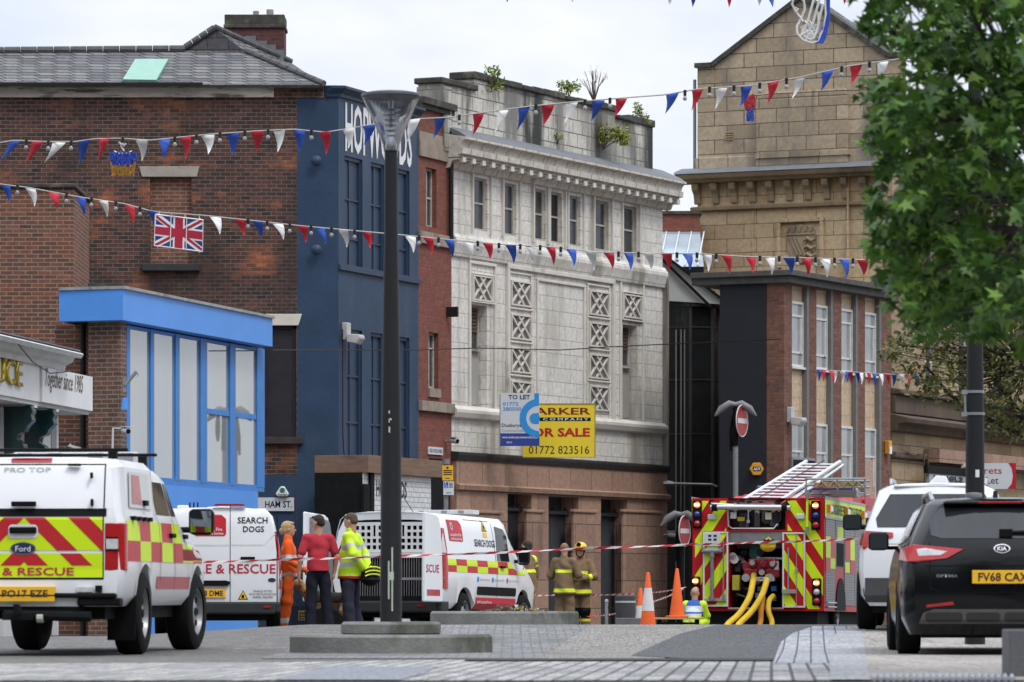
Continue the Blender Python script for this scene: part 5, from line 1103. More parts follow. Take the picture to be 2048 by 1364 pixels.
def warn(v, where, a, z, w, h):
    p = v.decal("warning_triangle", [[(a, z), (a + w, z), (a + w / 2, z + h)]], where, BLACK, .005); v.decal("triangle_field", [[(a + w * .13, z + h * .075), (a + w * .87, z + h * .075), (a + w / 2, z + h * .86)]], where, M("sign_yellow", (.85, .55, .02), .4), .008, par=p)
    v.decal("dog_symbol", [[(a + w * .36, z + h * .14), (a + w * .6, z + h * .14), (a + w * .62, z + h * .4), (a + w * .5, z + h * .55), (a + w * .36, z + h * .42)]], where, BLACK, .011, par=p)
v = Veh("dog_van", "white search-dog van parked rear-on with closed doors behind the pickup", "van", 433, 69, -2.6, 4.9, 0, "white search dog vans")
v.body("body", van_keys(), [(1.07, .42, .34), (4.0, .42, .34)], VWHITE, .03); van_common(v); X, Z = v.x, v.z
v.decal("door_seam", [rect4(X(459.6), X(461), Z(1208), Z(1012)), rect4(-.88, X(553), Z(1209.5), Z(1207.5)), rect4(X(553), X(555), Z(1208), Z(1030))], 'rear', BLACK, .003)
v.decal("pressed_crease_shading", [rect4(-.85, X(458), Z(1092), Z(1089)), rect4(X(463), X(525), Z(1091.5), Z(1088.5)), [(X(525), Z(1091.5)), (X(549), Z(1066)), (X(551), Z(1068)), (X(527), Z(1091))]], 'rear', M("crease_shade", (.6, .61, .63), .3), .003)  # crease shading painted as flat, slightly darker strips
mb = MB(); mb.prism([(X(426), Z(1012)), (X(431), Z(1007.5)), (X(486), Z(1007.5)), (X(491), Z(1012))], 'y', .02, .12); mb.build("brake_light", REDLENS, v.root)
logo(v, 'rear', X(388), Z(1072), X(452) - X(388), Z(1029) - Z(1072))
v.letters("SEARCH", 'rear', X(475), Z(1046.5), X(535) - X(475), Z(1034) - Z(1046.5), TXTBLK, .015); v.letters("DOGS", 'rear', X(486), Z(1064), X(528) - X(486), Z(1052) - Z(1064), TXTBLK, .015)
v.letters("FIRE & RESCUE", 'rear', X(376), Z(1147), X(551) - X(376), Z(1128) - Z(1147), TXTRED, .012)
mb = MB(); mb.box(X(481), X(510), -.06, -.02, Z(1119), Z(1113.5)); mb.build("door_handle", BLACK, v.root, bev=.012)
b = v.decal("badge", [disc(X(543.5), Z(1160), .062, .034)], 'rear', CHROME, .006); v.decal("badge_field", [disc(X(543.5), Z(1160), .055, .027)], 'rear', LOGOB, .009, par=b)
mb = MB(); mb.prism([(X(330), Z(1172)), (X(455), Z(1172)), (X(462), Z(1164)), (X(452), Z(1161)), (X(330), Z(1161))], 'y', -.08, .0); mb.build("plate_lamp_strip", BLACK, v.root, bev=.01)
mb = MB(); mb.box(X(382), X(451), -.055, -.02, Z(1195), Z(1178)); mb.build("number_plate", YPLATE, v.root); text("lettering", "PF68 DME", v.root, (X(388), -.057, Z(1192)), X(446.5) - X(388), Z(1181) - Z(1192), TXTBLK, bold=.015)
warn(v, 'rear', X(476), Z(1199), X(496) - X(476), Z(1180) - Z(1199))
for i, t in enumerate(("VEHICLE FITTED", "WITH VENTILATION FOR", "ANIMAL WELFARE")): w_ = (.3, .41, .31)[i]; v.letters(t, 'rear', X(525) - w_ / 2, Z(1184.5 + i * 6), w_, .032, TXTBLK, .0)
for sg in (1, -1):
    mb = MB(); pl = lambda z, e: [(sg * (.9 - e), -.0 + e * .6, z), (sg * (.958 - e), .012 + e * .6, z), (sg * (.994 - e), .09, z), (sg * (.99 - e), .2, z), (sg * (.9 - e), .1, z)]
    mb.loft([pl(.72, 0), pl(1.1, .0), pl(1.35, .02), pl(1.6, .07)], caps=True); mb.build("tail_light", REDLENS, v.root, sm=40)
mb = MB(); mb.box(.72, .82, -.115, -.1, .43, .46); mb.build("bumper_reflector", REDLENS, v.root); mb = MB(); mb.box(.93, 1., .1, .2, .9, 1.0); mb.build("door_hinge", VWHITE, v.root)
mb = MB()
for x, y in ((-.55, 1.2), (.1, .6), (-.1, 2.)): mb.box(x - .09, x + .09, y, y + .3, 1.97, 2.04)
mb.build("roof_vents", VWHITE, v.root, bev=.02); mb = MB(); mb.box(-.75, .75, 1.6, 2.2, 1.97, 2.0); mb.build("roof_platform", VWHITE, v.root, bev=.02)
mb = MB(); [mb.tube([(x, .5, 1.97), (x, .5, 2.06)], .012, 6) for x in (-.3, -.36, -.42)]; mb.build("aerials", BLACK, v.root)

v2 = Veh("dog_van", "white search-dog van with its rear doors open on dog cages", "van", 772, 72.85, 19.5, 4.9, 0, "white search dog vans"); v = v2
v.body("body", van_keys(), [(1.07, .42, .34), (4.0, .42, .34)], VWHITE, .0, cap=False); van_common(v)
mb = MB(); rim = [(.8, .52), (.84, .9), (.82, 1.3), (.76, 1.66), (.66, 1.83)]
outer = [(.86, .5), (.95, .9), (.915, 1.3), (.865, 1.66), (.73, 1.935), (.4, 1.957), (0, 1.965)]; inner = [(.78, .55), (.84, .9), (.81, 1.3), (.755, 1.66), (.66, 1.82), (.4, 1.84), (0, 1.845)]
oo = [(x, .02 + max(0, z - 1.3) * .14, z) for x, z in outer] + [(-x, .02 + max(0, z - 1.3) * .14, z) for x, z in outer[::-1]]
ii = [(x, .05 + max(0, z - 1.3) * .14, z) for x, z in inner] + [(-x, .05 + max(0, z - 1.3) * .14, z) for x, z in inner[::-1]]
i2 = [(p[0], p[1] + .5, p[2]) for p in ii]
mb.loft([oo, ii], closed=False); mb.build("door_frame", VWHITE, v.root, sm=40); mb = MB(); mb.loft([ii, i2], closed=False); mb.add(i2, [list(range(len(i2)))]); mb.box(-.8, .8, .04, .5, .5, .555); mb.build("load_space", DARK, v.root)
mb = MB(); mb.box(-.66, .68, .16, .19, 1.8, 1.84); mb.build("seal", BLACK, v.root)
# vented upper panel: a real sheet with square holes
hs = []
for i in range(14):
    for j in range(4):
        x = -.68 + i * .1; z = 1.36 + j * .105
        if i in (4, 9) and j > 1: continue
        hs.append((x, x + .062, z, z + .066))
for x in (-.27, .23): hs.append((x, x + .04, 1.57, 1.75))
CW = M("cage_white", (.62, .62, .62), .45, .08, 4)
mb = MB(); mb.wall(-.76, .76, 1.31, 1.8, hs, .02, .1); mb.box(-.76, .76, .06, .1, 1.22, 1.305); vp = mb.build("vent_panel", CW, v.root)
mb = MB(); mb.box(-.78, .78, .06, .12, .56, .6); mb.box(-.78, .78, .07, .11, .86, .9); mb.box(-.03, .03, .06, .11, .6, 1.22); [mb.box(sx - .02, sx + .02, .06, .11, .6, 1.22) for sx in (-.76, .76)]
for i in range(36): x = -.74 + i * .0425; mb.cyl((x, .085, .58), (x, .085, 1.22), .007, n=5)
cg = mb.build("dog_cage", M("cage_steel", (.33, .33, .34), .4, .1, 6, metal=.6), v.root); mb = MB(); mb.prism([(-.09, .88), (.0, .98), (.09, .88), (0, .84)], 'y', .05, .07); mb.build("cage_latch", CW, cg)
# left rear door swung wide, grey lined
dl = bpy.data.objects.new("rear_door", None)
def vdoor(w, sg, ang, lin):
    pr = [(.0, .5), (.0, .9), (.03, 1.3), (.08, 1.66), (.16, 1.86), (.3, 1.91), (w, 1.94), (w, .5)]
    pr = [(sg * a, z) for a, z in pr]; mb = MB(); mb.prism(pr, 'y', -.06, .0); o = mb.build("rear_door", VWHITE, v.root, bev=.02); o.location = (-sg * .93, -.02, 0); o.rotation_euler = (0, 0, sg * -math.radians(ang))
    c = [(sg * (.1 + (abs(a) - .1) * .86), .62 + (z - .5) * .86) for a, z in pr]; mb = MB(); mb.prism(c, 'y', .001, .02); mb.build("door_lining", lin, o, bev=.008); return o
LIN = M("door_lining_grey", (.2, .21, .225), .5, .12, 4)
vdoor(1.02, 1, 93, LIN); d = vdoor(.7, -1, 86, LIN); text("lettering", "SCUE", d, (-.66, -.062, .97), .5, .13, TXTRED, bold=.012); mb = MB(); mb.box(-.62, -.12, -.064, -.058, .6, .7); mb.build("reflector_strip", REDLENS, d)
logo(v, 'right', .42, 1.5, .66, .35); v.letters("SEARCH DOGS", 'right', 1.6, 1.44, 1.0, .12, TXTBLK, .012); warn(v, 'right', 2.05, 1.7, .24, .2)
v.decal("warning_plate", [rect4(2.07, 2.27, 1.6, 1.68)], 'right', M("sign_yellow", (.85, .55, .02)), .005)
for mat_, k_ in ((LIME, 0), (RED, 1)):
    q = [rect4(.12 + i * .5, .12 + (i + 1) * .5, 1.0 + .105 * (1 - r_), 1.105 + .105 * (1 - r_)) for i in range(8) for r_ in (0, 1) if (i + r_) % 2 == k_]
    v.decal("check_" + ("lime" if k_ == 0 else "red"), q, 'right', mat_, .005)
v.decal("sill_band", [rect4(1.55, 3.55, .4, .6)], 'right', M("badge_red", (.5, .02, .03)), .005); v.letters("#NotJustFires", 'right', 1.62, .49, .7, .06, TXTWHT, .0, .009); v.letters("Making Lancashire Safer", 'right', 2.6, .44, .85, .06, TXTWHT, .0, .009)
v.decal("rubbing_panel", [rrect(1.6, 3.55, .64, .78, .04)], 'right', BLACK, .006)
for i, t in enumerate(("@firesearchdogs", "@LancashireFRS", "@firesearchdog")): v.letters(t, 'right', 1.72 + i * .72, .87, .48, .05, M("grey_print", (.3, .31, .33)), .0, .006); v.decal("social_symbol", [disc(1.63 + i * .72, .9, .05, .045, 8)], 'right', AZ if i < 2 else M("pink_print", (.4, .1, .25)), .006)
v.decal("side_window", [[(2.62, 1.22), (3.62, 1.22), (3.55, 1.32), (3.12, 1.76), (2.7, 1.8)]], 'right', GLASS, .006); v.decal("windscreen", [[(3.7, 1.24), (4.1, 1.2), (3.3, 1.78)]], 'right', GLASS, .006)
v.decal("door_seam", [rect4(2.55, 2.565, .62, 1.84), rect4(1.3, 2.5, 1.865, 1.875)], 'right', BLACK, .004); q = v.side(2.8, 1.12); mb = MB(); mb.box(q[0] - .01, q[0] + .04, 2.72, 2.9, 1.1, 1.14); mb.build("door_handle", BLACK, v.root, bev=.01)
mb = MB(); pl = lambda z, e: [(.9 - e, .0 + e * .6, z), (.958 - e, .012 + e * .6, z), (.998 - e, .09, z), (.996 - e, .2, z), (.9 - e, .12, z)]
mb.loft([pl(.72, 0), pl(1.1, .0), pl(1.35, .02), pl(1.7, .08)], caps=True); tl = mb.build("tail_light", REDLENS, v.root, sm=40); mb = MB(); pl2 = lambda z, e: [(.93 - e, -.002 + e * .6, z), (.96 - e, .004 + e * .6, z), (1.003 - e, .092, z), (1.0 - e, .15, z)]; mb.loft([pl2(1.3, .015), pl2(1.62, .07)], caps=True); mb.build("reversing_lens", CLEAR, tl, sm=40)
mb = MB(); mb.box(-.6, .6, 2.4, 2.75, 2.0, 2.07); mb.box(-.7, -.2, .9, 1.5, 1.98, 2.0); lb = mb.build("light_bar", M("light_bar_lens", (.5, .51, .52)), v.root, bev=.02); mb = MB(); [mb.box(x - .05, x + .05, 2.395, 2.755, 2.01, 2.06) for x in (-.3, .1, .4)]; mb.build("light_bar_trim", GREYM, lb)
mb = MB(); mb.tube([(.2, .7, 1.98), (.1, .5, 2.22)], .006, 5); mb.build("aerial", BLACK, v.root); mb = MB(); mb.box(.58, .7, -.115, -.1, .43, .46); mb.build("bumper_reflector", REDLENS, v.root)

# ---------------- cars at the right
BP = M("black_car_paint", (.004, .0043, .006), .12, .1, 2, spec=.3); SP = M("pearl_white_paint", (.7, .71, .73), .25, .04, 2, coat=.9)
ALLOY = M("alloy_rim", (.25, .25, .26), .3, .1, 6, metal=.8)
TINT = M("tinted_glass", (.018, .02, .024), .04, .2, 1.5, spec=.55)
v = Veh("estate_car", "black estate car parked on buff paving nearest the camera", "car", 2004, 41.2, 3., 4.85, 0)
E = lambda w, rz, c=0.: [(w - .08, .2), (w - .02, .34), (w - .0, .6), (w - .01, .84), (w - .045, .98), (w - .08, 1.04), (w - .24, 1.04 + (rz - 1.04) * .82), (w - .32, 1.04 + (rz - 1.04) * .95), (w * .35, rz - .008), (0, rz)]
ds = [.1, .02, .0, .03, .07, .1, .42, .46, .44, .44]; ds2 = [.06, .01, 0, .02, .05, .07, .38, .45, .43, .43]
keys = [(0, dy(E(.80, 1.46), ds)), (.1, dy(E(.89, 1.47), ds2)), (.35, dy(E(.92, 1.475), [0, 0, 0, 0, 0, 0, .2, .3, .3, .3])), (.8, E(.93, 1.475)), (2.9, E(.93, 1.465)), (3.2, E(.93, 1.42))]
hk = lambda w, hz: [(w - .16, .24), (w - .05, .36), (w, .6), (w - .02, hz - .18), (w - .06, hz - .1), (w - .12, hz - .05), (w * .75, hz - .01), (w * .6, hz), (w * .35, hz + .01), (0, hz + .02)]
keys += [(3.75, hk(.92, 1.04)), (4.5, hk(.86, .9)), (4.78, hk(.72, .78)), (4.85, hk(.6, .65))]
v.body("body", keys, [(.98, .365, .33), (3.78, .365, .33)], BP, .06); X, Z = v.x, v.z
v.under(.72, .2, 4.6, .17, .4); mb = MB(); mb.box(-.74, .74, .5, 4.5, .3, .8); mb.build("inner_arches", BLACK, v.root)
for sg in (1, -1): v.wheel(.82, .98, .33, .22, ALLOY, 5, sg); v.wheel(.82, 3.78, .33, .22, ALLOY, 5, sg)
v.decal("rear_window", [[(-.64, 1.115), (-.55, 1.085), (.55, 1.085), (.64, 1.115), (.655, 1.24), (.55, 1.37), (-.55, 1.37), (-.655, 1.24)]], 'rear', TINT, .006)
mb = MB(); mb.box(-.52, .52, .3, .5, 1.405, 1.43); sp_ = mb.build("spoiler", BP, v.root, bev=.012); mb = MB(); mb.box(-.2, .2, .295, .3, 1.41, 1.425); mb.build("brake_light", REDLENS, sp_)
mb = MB(); q = v.rear(.2, 1.13); mb.tube([(X(2003), v.rear(0, 1.14)[1] - .02, 1.135), (.5, v.rear(.4, 1.12)[1] - .01, 1.15)], .018, 6); mb.box(-.02, .1, v.rear(0, 1.13)[1] - .05, v.rear(0, 1.13)[1], 1.1, 1.17); mb.build("rear_wiper", BLACK, v.root)
for sg in (1, -1):
    poly = [(sg * .345, .985), (sg * .5, .9), (sg * .78, .865), (sg * .86, .87), (sg * .89, 1.0), (sg * .8, 1.03)]; poly = poly if sg > 0 else poly[::-1]
    mb = MB(); fr = [v.rear(a, z, .016) for a, z in poly]; bk = [(p[0], p[1] + .06, p[2]) for p in fr]; mb.loft([fr, bk], caps=True); wv = [(sg * .86, .1), (sg * .9, .09), (sg * .925, .3)]
    tl = mb.build("tail_light", REDLENS, v.root, bev=.004)
    mb = MB(); mb.loft([[(sg * .86, .03, .872), (sg * .885, .03, 1.0), (sg * .92, .34, 1.01), (sg * .933, .3, .9)]], closed=True) if False else mb.add([(sg * .862, .0, .872), (sg * .89, .05, 1.005), (sg * .912, .36, 1.0), (sg * .935, .24, .89)], [(0, 1, 2, 3)]); mb.build("side_lens", REDLENS, tl)
    v.decal("reversing_lens", [[(sg * .5, .965), (sg * .56, .93), (sg * .76, .925), (sg * .78, .985), (sg * .7, .995)]], 'rear', CLEAR, .02, par=tl)
    v.decal("reflector", [[(sg * .44, .475), (sg * .69, .45), (sg * .69, .475), (sg * .45, .505)]], 'rear', REDLENS, .008)
v.decal("tailgate_seam", [rect4(-.665, -.655, .62, 1.06), rect4(.655, .665, .62, 1.06), [(-.66, .62), (-.56, .585), (-.56, .594), (-.655, .63)], rect4(-.56, .56, .584, .592), [(.56, .584), (.66, .62), (.655, .63), (.56, .594)], rect4(-.7, .7, .828, .836)], 'rear', BLACK, .004)
b = v.decal("badge", [disc(0, .99, .075, .042, 24)], 'rear', CHROME, .012); v.decal("badge_field", [disc(0, .99, .066, .034, 24)], 'rear', BLACK, .015, par=b); v.letters("KIA", 'rear', -.043, .97, .086, .04, TXTWHT, .02, .018, par=b)
v.letters("OPTIMA", 'rear', -.60, .725, .195, .028, CHROME, .01, .006)
mb = MB(); y_ = v.rear(0, .72)[1]; mb.box(X(1944), X(1944) + .54, y_ - .03, y_ + .02, .668, .79); mb.build("number_plate", YPLATE, v.root, bev=.004); text("lettering", "FV68 CAX", v.root, (X(1956), y_ - .032, .69), .455, .079, TXTBLK, bold=.015)
v.decal("diffuser", [[(-.76, .3), (.76, .3), (.72, .4), (.62, .435), (-.62, .435), (-.72, .4)]], 'rear', M("diffuser_grey", (.09, .085, .08), .45, .2, 4), .006); v.decal("diffuser_recess", [rrect(a, b_, .315, .405, .03) for a, b_ in ((-.7, -.36), (-.33, -.02), (.02, .33), (.36, .7))], 'rear', M("diffuser_dark", (.03, .029, .028), .6), .009)
for sg in (1, -1):
    mb = MB(); mb.tube([(sg * .6, .75, 1.44), (sg * .62, .95, 1.515), (sg * .62, 2.4, 1.51), (sg * .6, 2.7, 1.43)], .022, 8); mb.build("roof_rail", M("satin_rail", (.4, .4, .41), .35, .1, metal=.7), v.root, sm=50)
    q = 'right' if sg > 0 else 'left'
    v.decal("side_window", [[(.62, 1.12), (1.2, 1.07), (1.2, 1.36), (.85, 1.36)], [(1.26, 1.07), (2.2, 1.06), (2.2, 1.37), (1.26, 1.37)], [(2.26, 1.06), (3.3, 1.06), (2.75, 1.36), (2.26, 1.37)]], q, TINT, .006)
    v.decal("door_seam", [rect4(1.22, 1.23, .4, 1.06), rect4(2.22, 2.23, .35, 1.06), rect4(3.25, 3.26, .35, 1.0)], q, BLACK, .003)
    v.mirror(.88, 3.0, 1.09, sg, BP, .2, .18)
mb = MB(); mb.lathe([(.075, 1.47), (.08, 1.5), (.075, 1.525), (0, 1.53)], (-.2, 1.2, 0), n=20); mb.build("roof_sign_base", GREYM, v.root, sm=40); mb = MB(); mb.prism([(.75, 1.47), (1.0, 1.47), (.86, 1.53), (.8, 1.54)], 'x', -.035, .005); mb.build("shark_fin_aerial", BLACK, v.root, bev=.006)

v = Veh("suv_car", "white SUV with roof vent parked ahead of the black estate", "car", 1874, 51.4, 6.5, 4.6, 0)
E = lambda w, rz: [(w - .12, .3), (w - .03, .42), (w, .7), (w - .01, .98), (w - .04, 1.1), (w - .07, 1.16), (w - .23, 1.16 + (rz - 1.16) * .82), (w - .34, 1.16 + (rz - 1.16) * .95), (w * .4, rz - .008), (0, rz)]
keys = [(0, dy(E(.84, 1.70), [.06, .0, .0, .02, .05, .07, .3, .34, .33, .33])), (.1, dy(E(.89, 1.71), [.04, 0, 0, .02, .04, .06, .26, .32, .3, .3])), (.4, E(.91, 1.71)), (2.7, E(.91, 1.71)), (3.0, E(.91, 1.66))]
hk = lambda w, hz: [(w - .12, .3), (w - .03, .42), (w, .7), (w - .02, hz - .18), (w - .06, hz - .1), (w - .1, hz - .05), (w * .75, hz - .01), (w * .6, hz), (w * .35, hz + .01), (0, hz + .02)]
keys += [(3.6, hk(.92, 1.17)), (4.3, hk(.86, 1.02)), (4.55, hk(.72, .88)), (4.6, hk(.6, .75))]
v.body("body", keys, [(.95, .4, .35), (3.62, .4, .35)], SP, .05); v.under(.74, .15, 4.4, .22, .45); mb = MB(); mb.box(-.74, .74, .4, 4.3, .35, .85); mb.build("inner_arches", BLACK, v.root)
for sg in (1, -1):
    v.wheel(.83, .95, .36, .225, ALLOY, 5, sg); v.wheel(.83, 3.62, .36, .225, ALLOY, 5, sg, -4); q = 'right' if sg > 0 else 'left'
    v.decal("wheel_arch_trim", [[(.95 + math.cos(a) * r0, .38 + math.sin(a) * r0) for a, r0 in ((t0, .4), (t1, .4), (t1, .5), (t0, .5))] for t0, t1 in [(math.pi * k / 10, math.pi * (k + 1) / 10) for k in range(10)]] + [rect4(.02, .5, .36, .5)], q, M("grey_cladding", (.06, .06, .062), .7, .15, 5), .008)
    v.decal("side_window", [[(.55, 1.2), (1.1, 1.19), (1.1, 1.56), (.8, 1.56)], [(1.15, 1.19), (2.1, 1.18), (2.1, 1.57), (1.15, 1.57)], [(2.16, 1.18), (3.15, 1.18), (2.65, 1.55), (2.16, 1.57)]], q, TINT, .006); v.mirror(.9, 2.9, 1.26, sg, BLACK, .23, .19)
    tl = v.decal("tail_light", [[(sg * .5, 1.14), (sg * .5, 1.08), (sg * .7, 1.05), (sg * .84, .94), (sg * .86, 1.02), (sg * .82, 1.16)]], 'rear', REDLENS, .012); v.decal("side_lens", [[(.06, .96), (.2, 1.02), (.42, 1.13), (.1, 1.15)]], q, REDLENS, .012, par=tl)
v.decal("rear_window", [[(-.68, 1.2), (.68, 1.2), (.7, 1.3), (.54, 1.58), (-.54, 1.58), (-.7, 1.3)]], 'rear', TINT, .006); v.decal("lower_cladding", [rect4(-.82, .82, .34, .62)], 'rear', M("grey_cladding", (.06, .06, .062)), .006)
for sg in (1, -1): mb = MB(); mb.tube([(sg * .54, .7, 1.69), (sg * .55, .9, 1.75), (sg * .55, 2.2, 1.75), (sg * .53, 2.6, 1.68)], .02, 8); mb.build("roof_rail", M("satin_rail", (.4, .4, .41)), v.root, sm=50)
mb = MB(); mb.prism([(-.12, 1.7), (.12, 1.7), (.09, 1.79), (-.03, 1.8)], 'y', .9, 1.1); mb.build("roof_aerial", VWHITE, v.root, bev=.01); mb = MB(); mb.box(-.5, .5, .28, .4, 1.66, 1.69); mb.build("spoiler", SP, v.root, bev=.015)
# ---------------- fire engine
v = Veh("fire_engine", "red fire engine with lime chevrons, open rear pump bay and a raised ladder", "fire engine", 1516, 84, 12.5, 7.6, 0); R_ = v.root; X, Z = v.x, v.z
EP = M("engine_red_paint", (.42, .012, .018), .38, .06, 2, coat=.0, spec=.2); HW = 1.245
zt, zb = Z(996), Z(1222); SHUT = BR("roller_shutter", (.2, .203, .207), (.185, .188, .192), (.09, .09, .095), 50, .05, .006, rough=.4, bump=.4)
hx0, hx1, hz0, hz1 = X(1458), X(1566), Z(1215), Z(1063)
# rear wall with the pump bay opening, and the upper deck notch between the two towers
nx0, nx1, nz0 = X(1456), X(1570), Z(1060)
mb = MB(); mb.wall(-HW, HW, zb, zt, [(hx0, hx1, hz0, hz1), (nx0, nx1, nz0, zt - .0001)], 1.1, 0)
mb.box(-HW, nx0, .002, 6., zt - .02, zt); mb.box(nx1, HW, .002, 6., zt - .02, zt); mb.poly([(-HW, 0, zb), (-HW, 5.4, zb), (-HW, 5.4, zt), (-HW, 0, zt)][::-1]); mb.poly([(HW, 0, zb), (HW, 5.4, zb), (HW, 5.4, zt), (HW, 0, zt)]); mb.poly([(-HW, 5.4, zb), (HW, 5.4, zb), (HW, 5.4, zt), (-HW, 5.4, zt)])
mb.box(nx0, nx1, 1.1, 5.4, zt - .25, zt - .2); bd = mb.build("body", EP, R_)
mb = MB(); mb.box(hx0, hx1, 1.0, 1.05, hz0, hz1); mb.build("bay_back_wall", DARK, R_)
mb = MB(); mb.box(hx0 - .0, hx1 + .0, .02, .9, hz1 - .2, hz1 - .004); mb.box(hx0, hx1, .9, .95, hz1 - .3, hz1); mb.build("bay_ceiling_panel", GREYM, R_)
mb = MB(); mb.box(-1.1, 1.1, .1, 5.4, zb - .28, zb + .0); mb.box(-.5, .5, .3, 7, zb - .45, zb - .2); mb.build("chassis", DARK, R_)
# chevrons on the two rear columns
lm, rd = [], []
for x0, x1, z0, z1 in ((-HW + .03, X(1408), Z(1218), zt - .04), (X(1408), nx0 - .02, Z(1063), zt - .04), (nx1 + .03, X(1637), Z(1063), zt - .04), (X(1608), HW - .04, Z(1218), Z(1063) - .0)):
    lm += [rect4(x0, x1, z0, z1)]
def chev(name, rects, mat, per, red, ph, y, par=R_, mirror=True, cx_=0.):
    mb = MB()
    for x0, x1, z0, z1 in rects:
        zz1, zz0 = Z(996), Z(1230)
        for p in stripes(-HW - .5, HW + .5, zz0, zz1, per, red, ph, .66):
            c = crop(p, x0, x1, z0, z1)
            if len(c) > 2:
                ar = sum(c[i][0] * c[(i + 1) % len(c)][1] - c[(i + 1) % len(c)][0] * c[i][1] for i in range(len(c)))
                mb.poly([(a, y, z) for a, z in (c if ar > 0 else c[::-1])])
    return mb.build(name, mat, par)
RC = [(-HW + .05, X(1406), Z(1216), zt - .05), (X(1406), nx0 - .03, Z(1062), zt - .05), (nx1 + .04, X(1636), Z(1062), zt - .05), (X(1609), X(1644), Z(1218), Z(1062)), (X(1636), X(1644), Z(1062), Z(1050))]
chev("lime_chevrons", RC, LIME, .44, .22, .02, -.004)
# equipment doors folded back against the rear
def edoor(px0, px1, py0, py1, ph):
    x0, x1, z0, z1 = X(px0), X(px1), Z(py1), Z(py0); mb = MB(); t = .03
    mb.box(x0, x1, -.05, -.006, z0, z1); d = mb.build("equipment_door", EP, R_)
    mb = MB(); mb.box(x0, x1, -.07, -.052, z0, z0 + t); mb.box(x0, x1, -.07, -.052, z1 - t, z1); mb.box(x0, x0 + t, -.07, -.052, z0 + t, z1 - t); mb.box(x1 - t, x1, -.07, -.052, z0 + t, z1 - t); mb.build("door_trim", M("door_trim_white", (.6, .6, .6), .4), d)
    chev("lime_chevrons", [(x0 + t, x1 - t, z0 + t, z1 - t)], LIME, .44, .22, ph, -.054, d); return d, x0, x1, z0, z1
d, x0, x1, z0, z1 = edoor(1408, 1458, 1063, 1213, .14)
mb = MB(); mb.box(x0 + .03, x0 + .33, -.075, -.056, z1 - .27, z1 - .03); dp = mb.build("instruction_plate", M("plate_white", (.55, .55, .56), .4), d); mb = MB(); [mb.box(x0 + .1 + i * .1, x0 + .16 + i * .1, -.078, -.076, z1 - .1 - j * .07, z1 - .06 - j * .07) for i in range(2) for j in range(2)]; mb.build("plate_print", TXTBLK, dp)
mb = MB(); sx, sz = X(1427), Z(1104); mb.tube([(sx, -.12, Z(1200)), (sx, -.12, sz)], .035, 10); mb.tube([(sx - .17, -.12, sz + .02), (sx + .17, -.12, sz + .02)], .05, 10); mb.tube([(sx - .16, -.12, sz), (sx - .16, -.12, sz + .09)], .045, 10); mb.tube([(sx + .16, -.12, sz), (sx + .16, -.12, sz + .09)], .045, 10); mb.cyl((sx, -.12, Z(1200)), (sx, -.12, Z(1192)), .05, n=10); mb.tube([(sx, -.12, sz - .1), (sx, -.12, sz)], .05, 8); mb.build("standpipe", M("cast_grey", (.22, .22, .23), .5, .2, 8, metal=.4), d, sm=50)
mb = MB(); mb.tube([(X(1449), -.1, Z(1195)), (X(1449), -.1, Z(1078))], .014, 6); mb.box(X(1446), X(1452), -.12, -.08, Z(1202), Z(1188)); mb.build("hydrant_key", M("cast_grey", (.22, .22, .23)), d); mb = MB(); mb.box(x0 + .03, x1 - .03, -.1, -.055, z0 + .1, z0 + .15); mb.build("rack_tray", STEEL, d)
d, x0, x1, z0, z1 = edoor(1565, 1610, 1065, 1215, .08)
mb = MB(); mb.tube([(X(1577), -.09, Z(1180)), (X(1577), -.09, Z(1096))], .014, 6); mb.box(X(1565), X(1592), -.12, -.056, Z(1187), Z(1179)); mb.tube([(X(1593), -.08, Z(1214)), (X(1593), -.08, Z(1067))], .008, 5); mb.box(X(1591), X(1596), -.1, -.056, Z(1143), Z(1136)); mb.build("rod_holder", STEEL, d)
# lamp clusters
BLUEL = M("blue_lens", (.015, .03, .22), .15, .2, 12, coat=.6)
def cluster(px, py0, py1, seq):
    mb = MB(); x = X(px); z0, z1 = Z(py1), Z(py0); mb.box(x - .085, x + .085, -.05, -.005, z0, z1); o = mb.build("lamp_cluster", BLACK, R_, bev=.02); h = (z1 - z0) / 3
    for i, m_ in enumerate(seq):
        mb = MB(); zc = z1 - h * (i + .5); mb.lathe([(.0, -.1), (.045, -.09), (.06, -.05)], (x, 0, zc), 'y', 14); mb.build("lamp_lens", m_, o, sm=60)
        if i == 0: mb = MB(); mb.box(x - .05, x + .05, -.106, -.098, zc - .025, zc + .025); mb.build("lit_element", M("lit_element", (1., .7, .3), .4, emit=2.6), o)
LA = M("lit_lens", (1., .16, .03), .3, .05, emit=.9)
cluster(1396, 1000, 1056, (LA, BLUEL, REDLENS)); cluster(1630, 1002, 1060, (LA, BLUEL, REDLENS)); cluster(1393, 1153, 1207, (LA, CLEAR, REDLENS)); cluster(1632, 1157, 1211, (LA, CLEAR, REDLENS))
for px in (1425, 1600): mb = MB(); mb.box(X(px) - .08, X(px) + .08, -.06, -.004, Z(1039), Z(1028)); mb.build("work_lamp", CLEAR, R_, bev=.02)
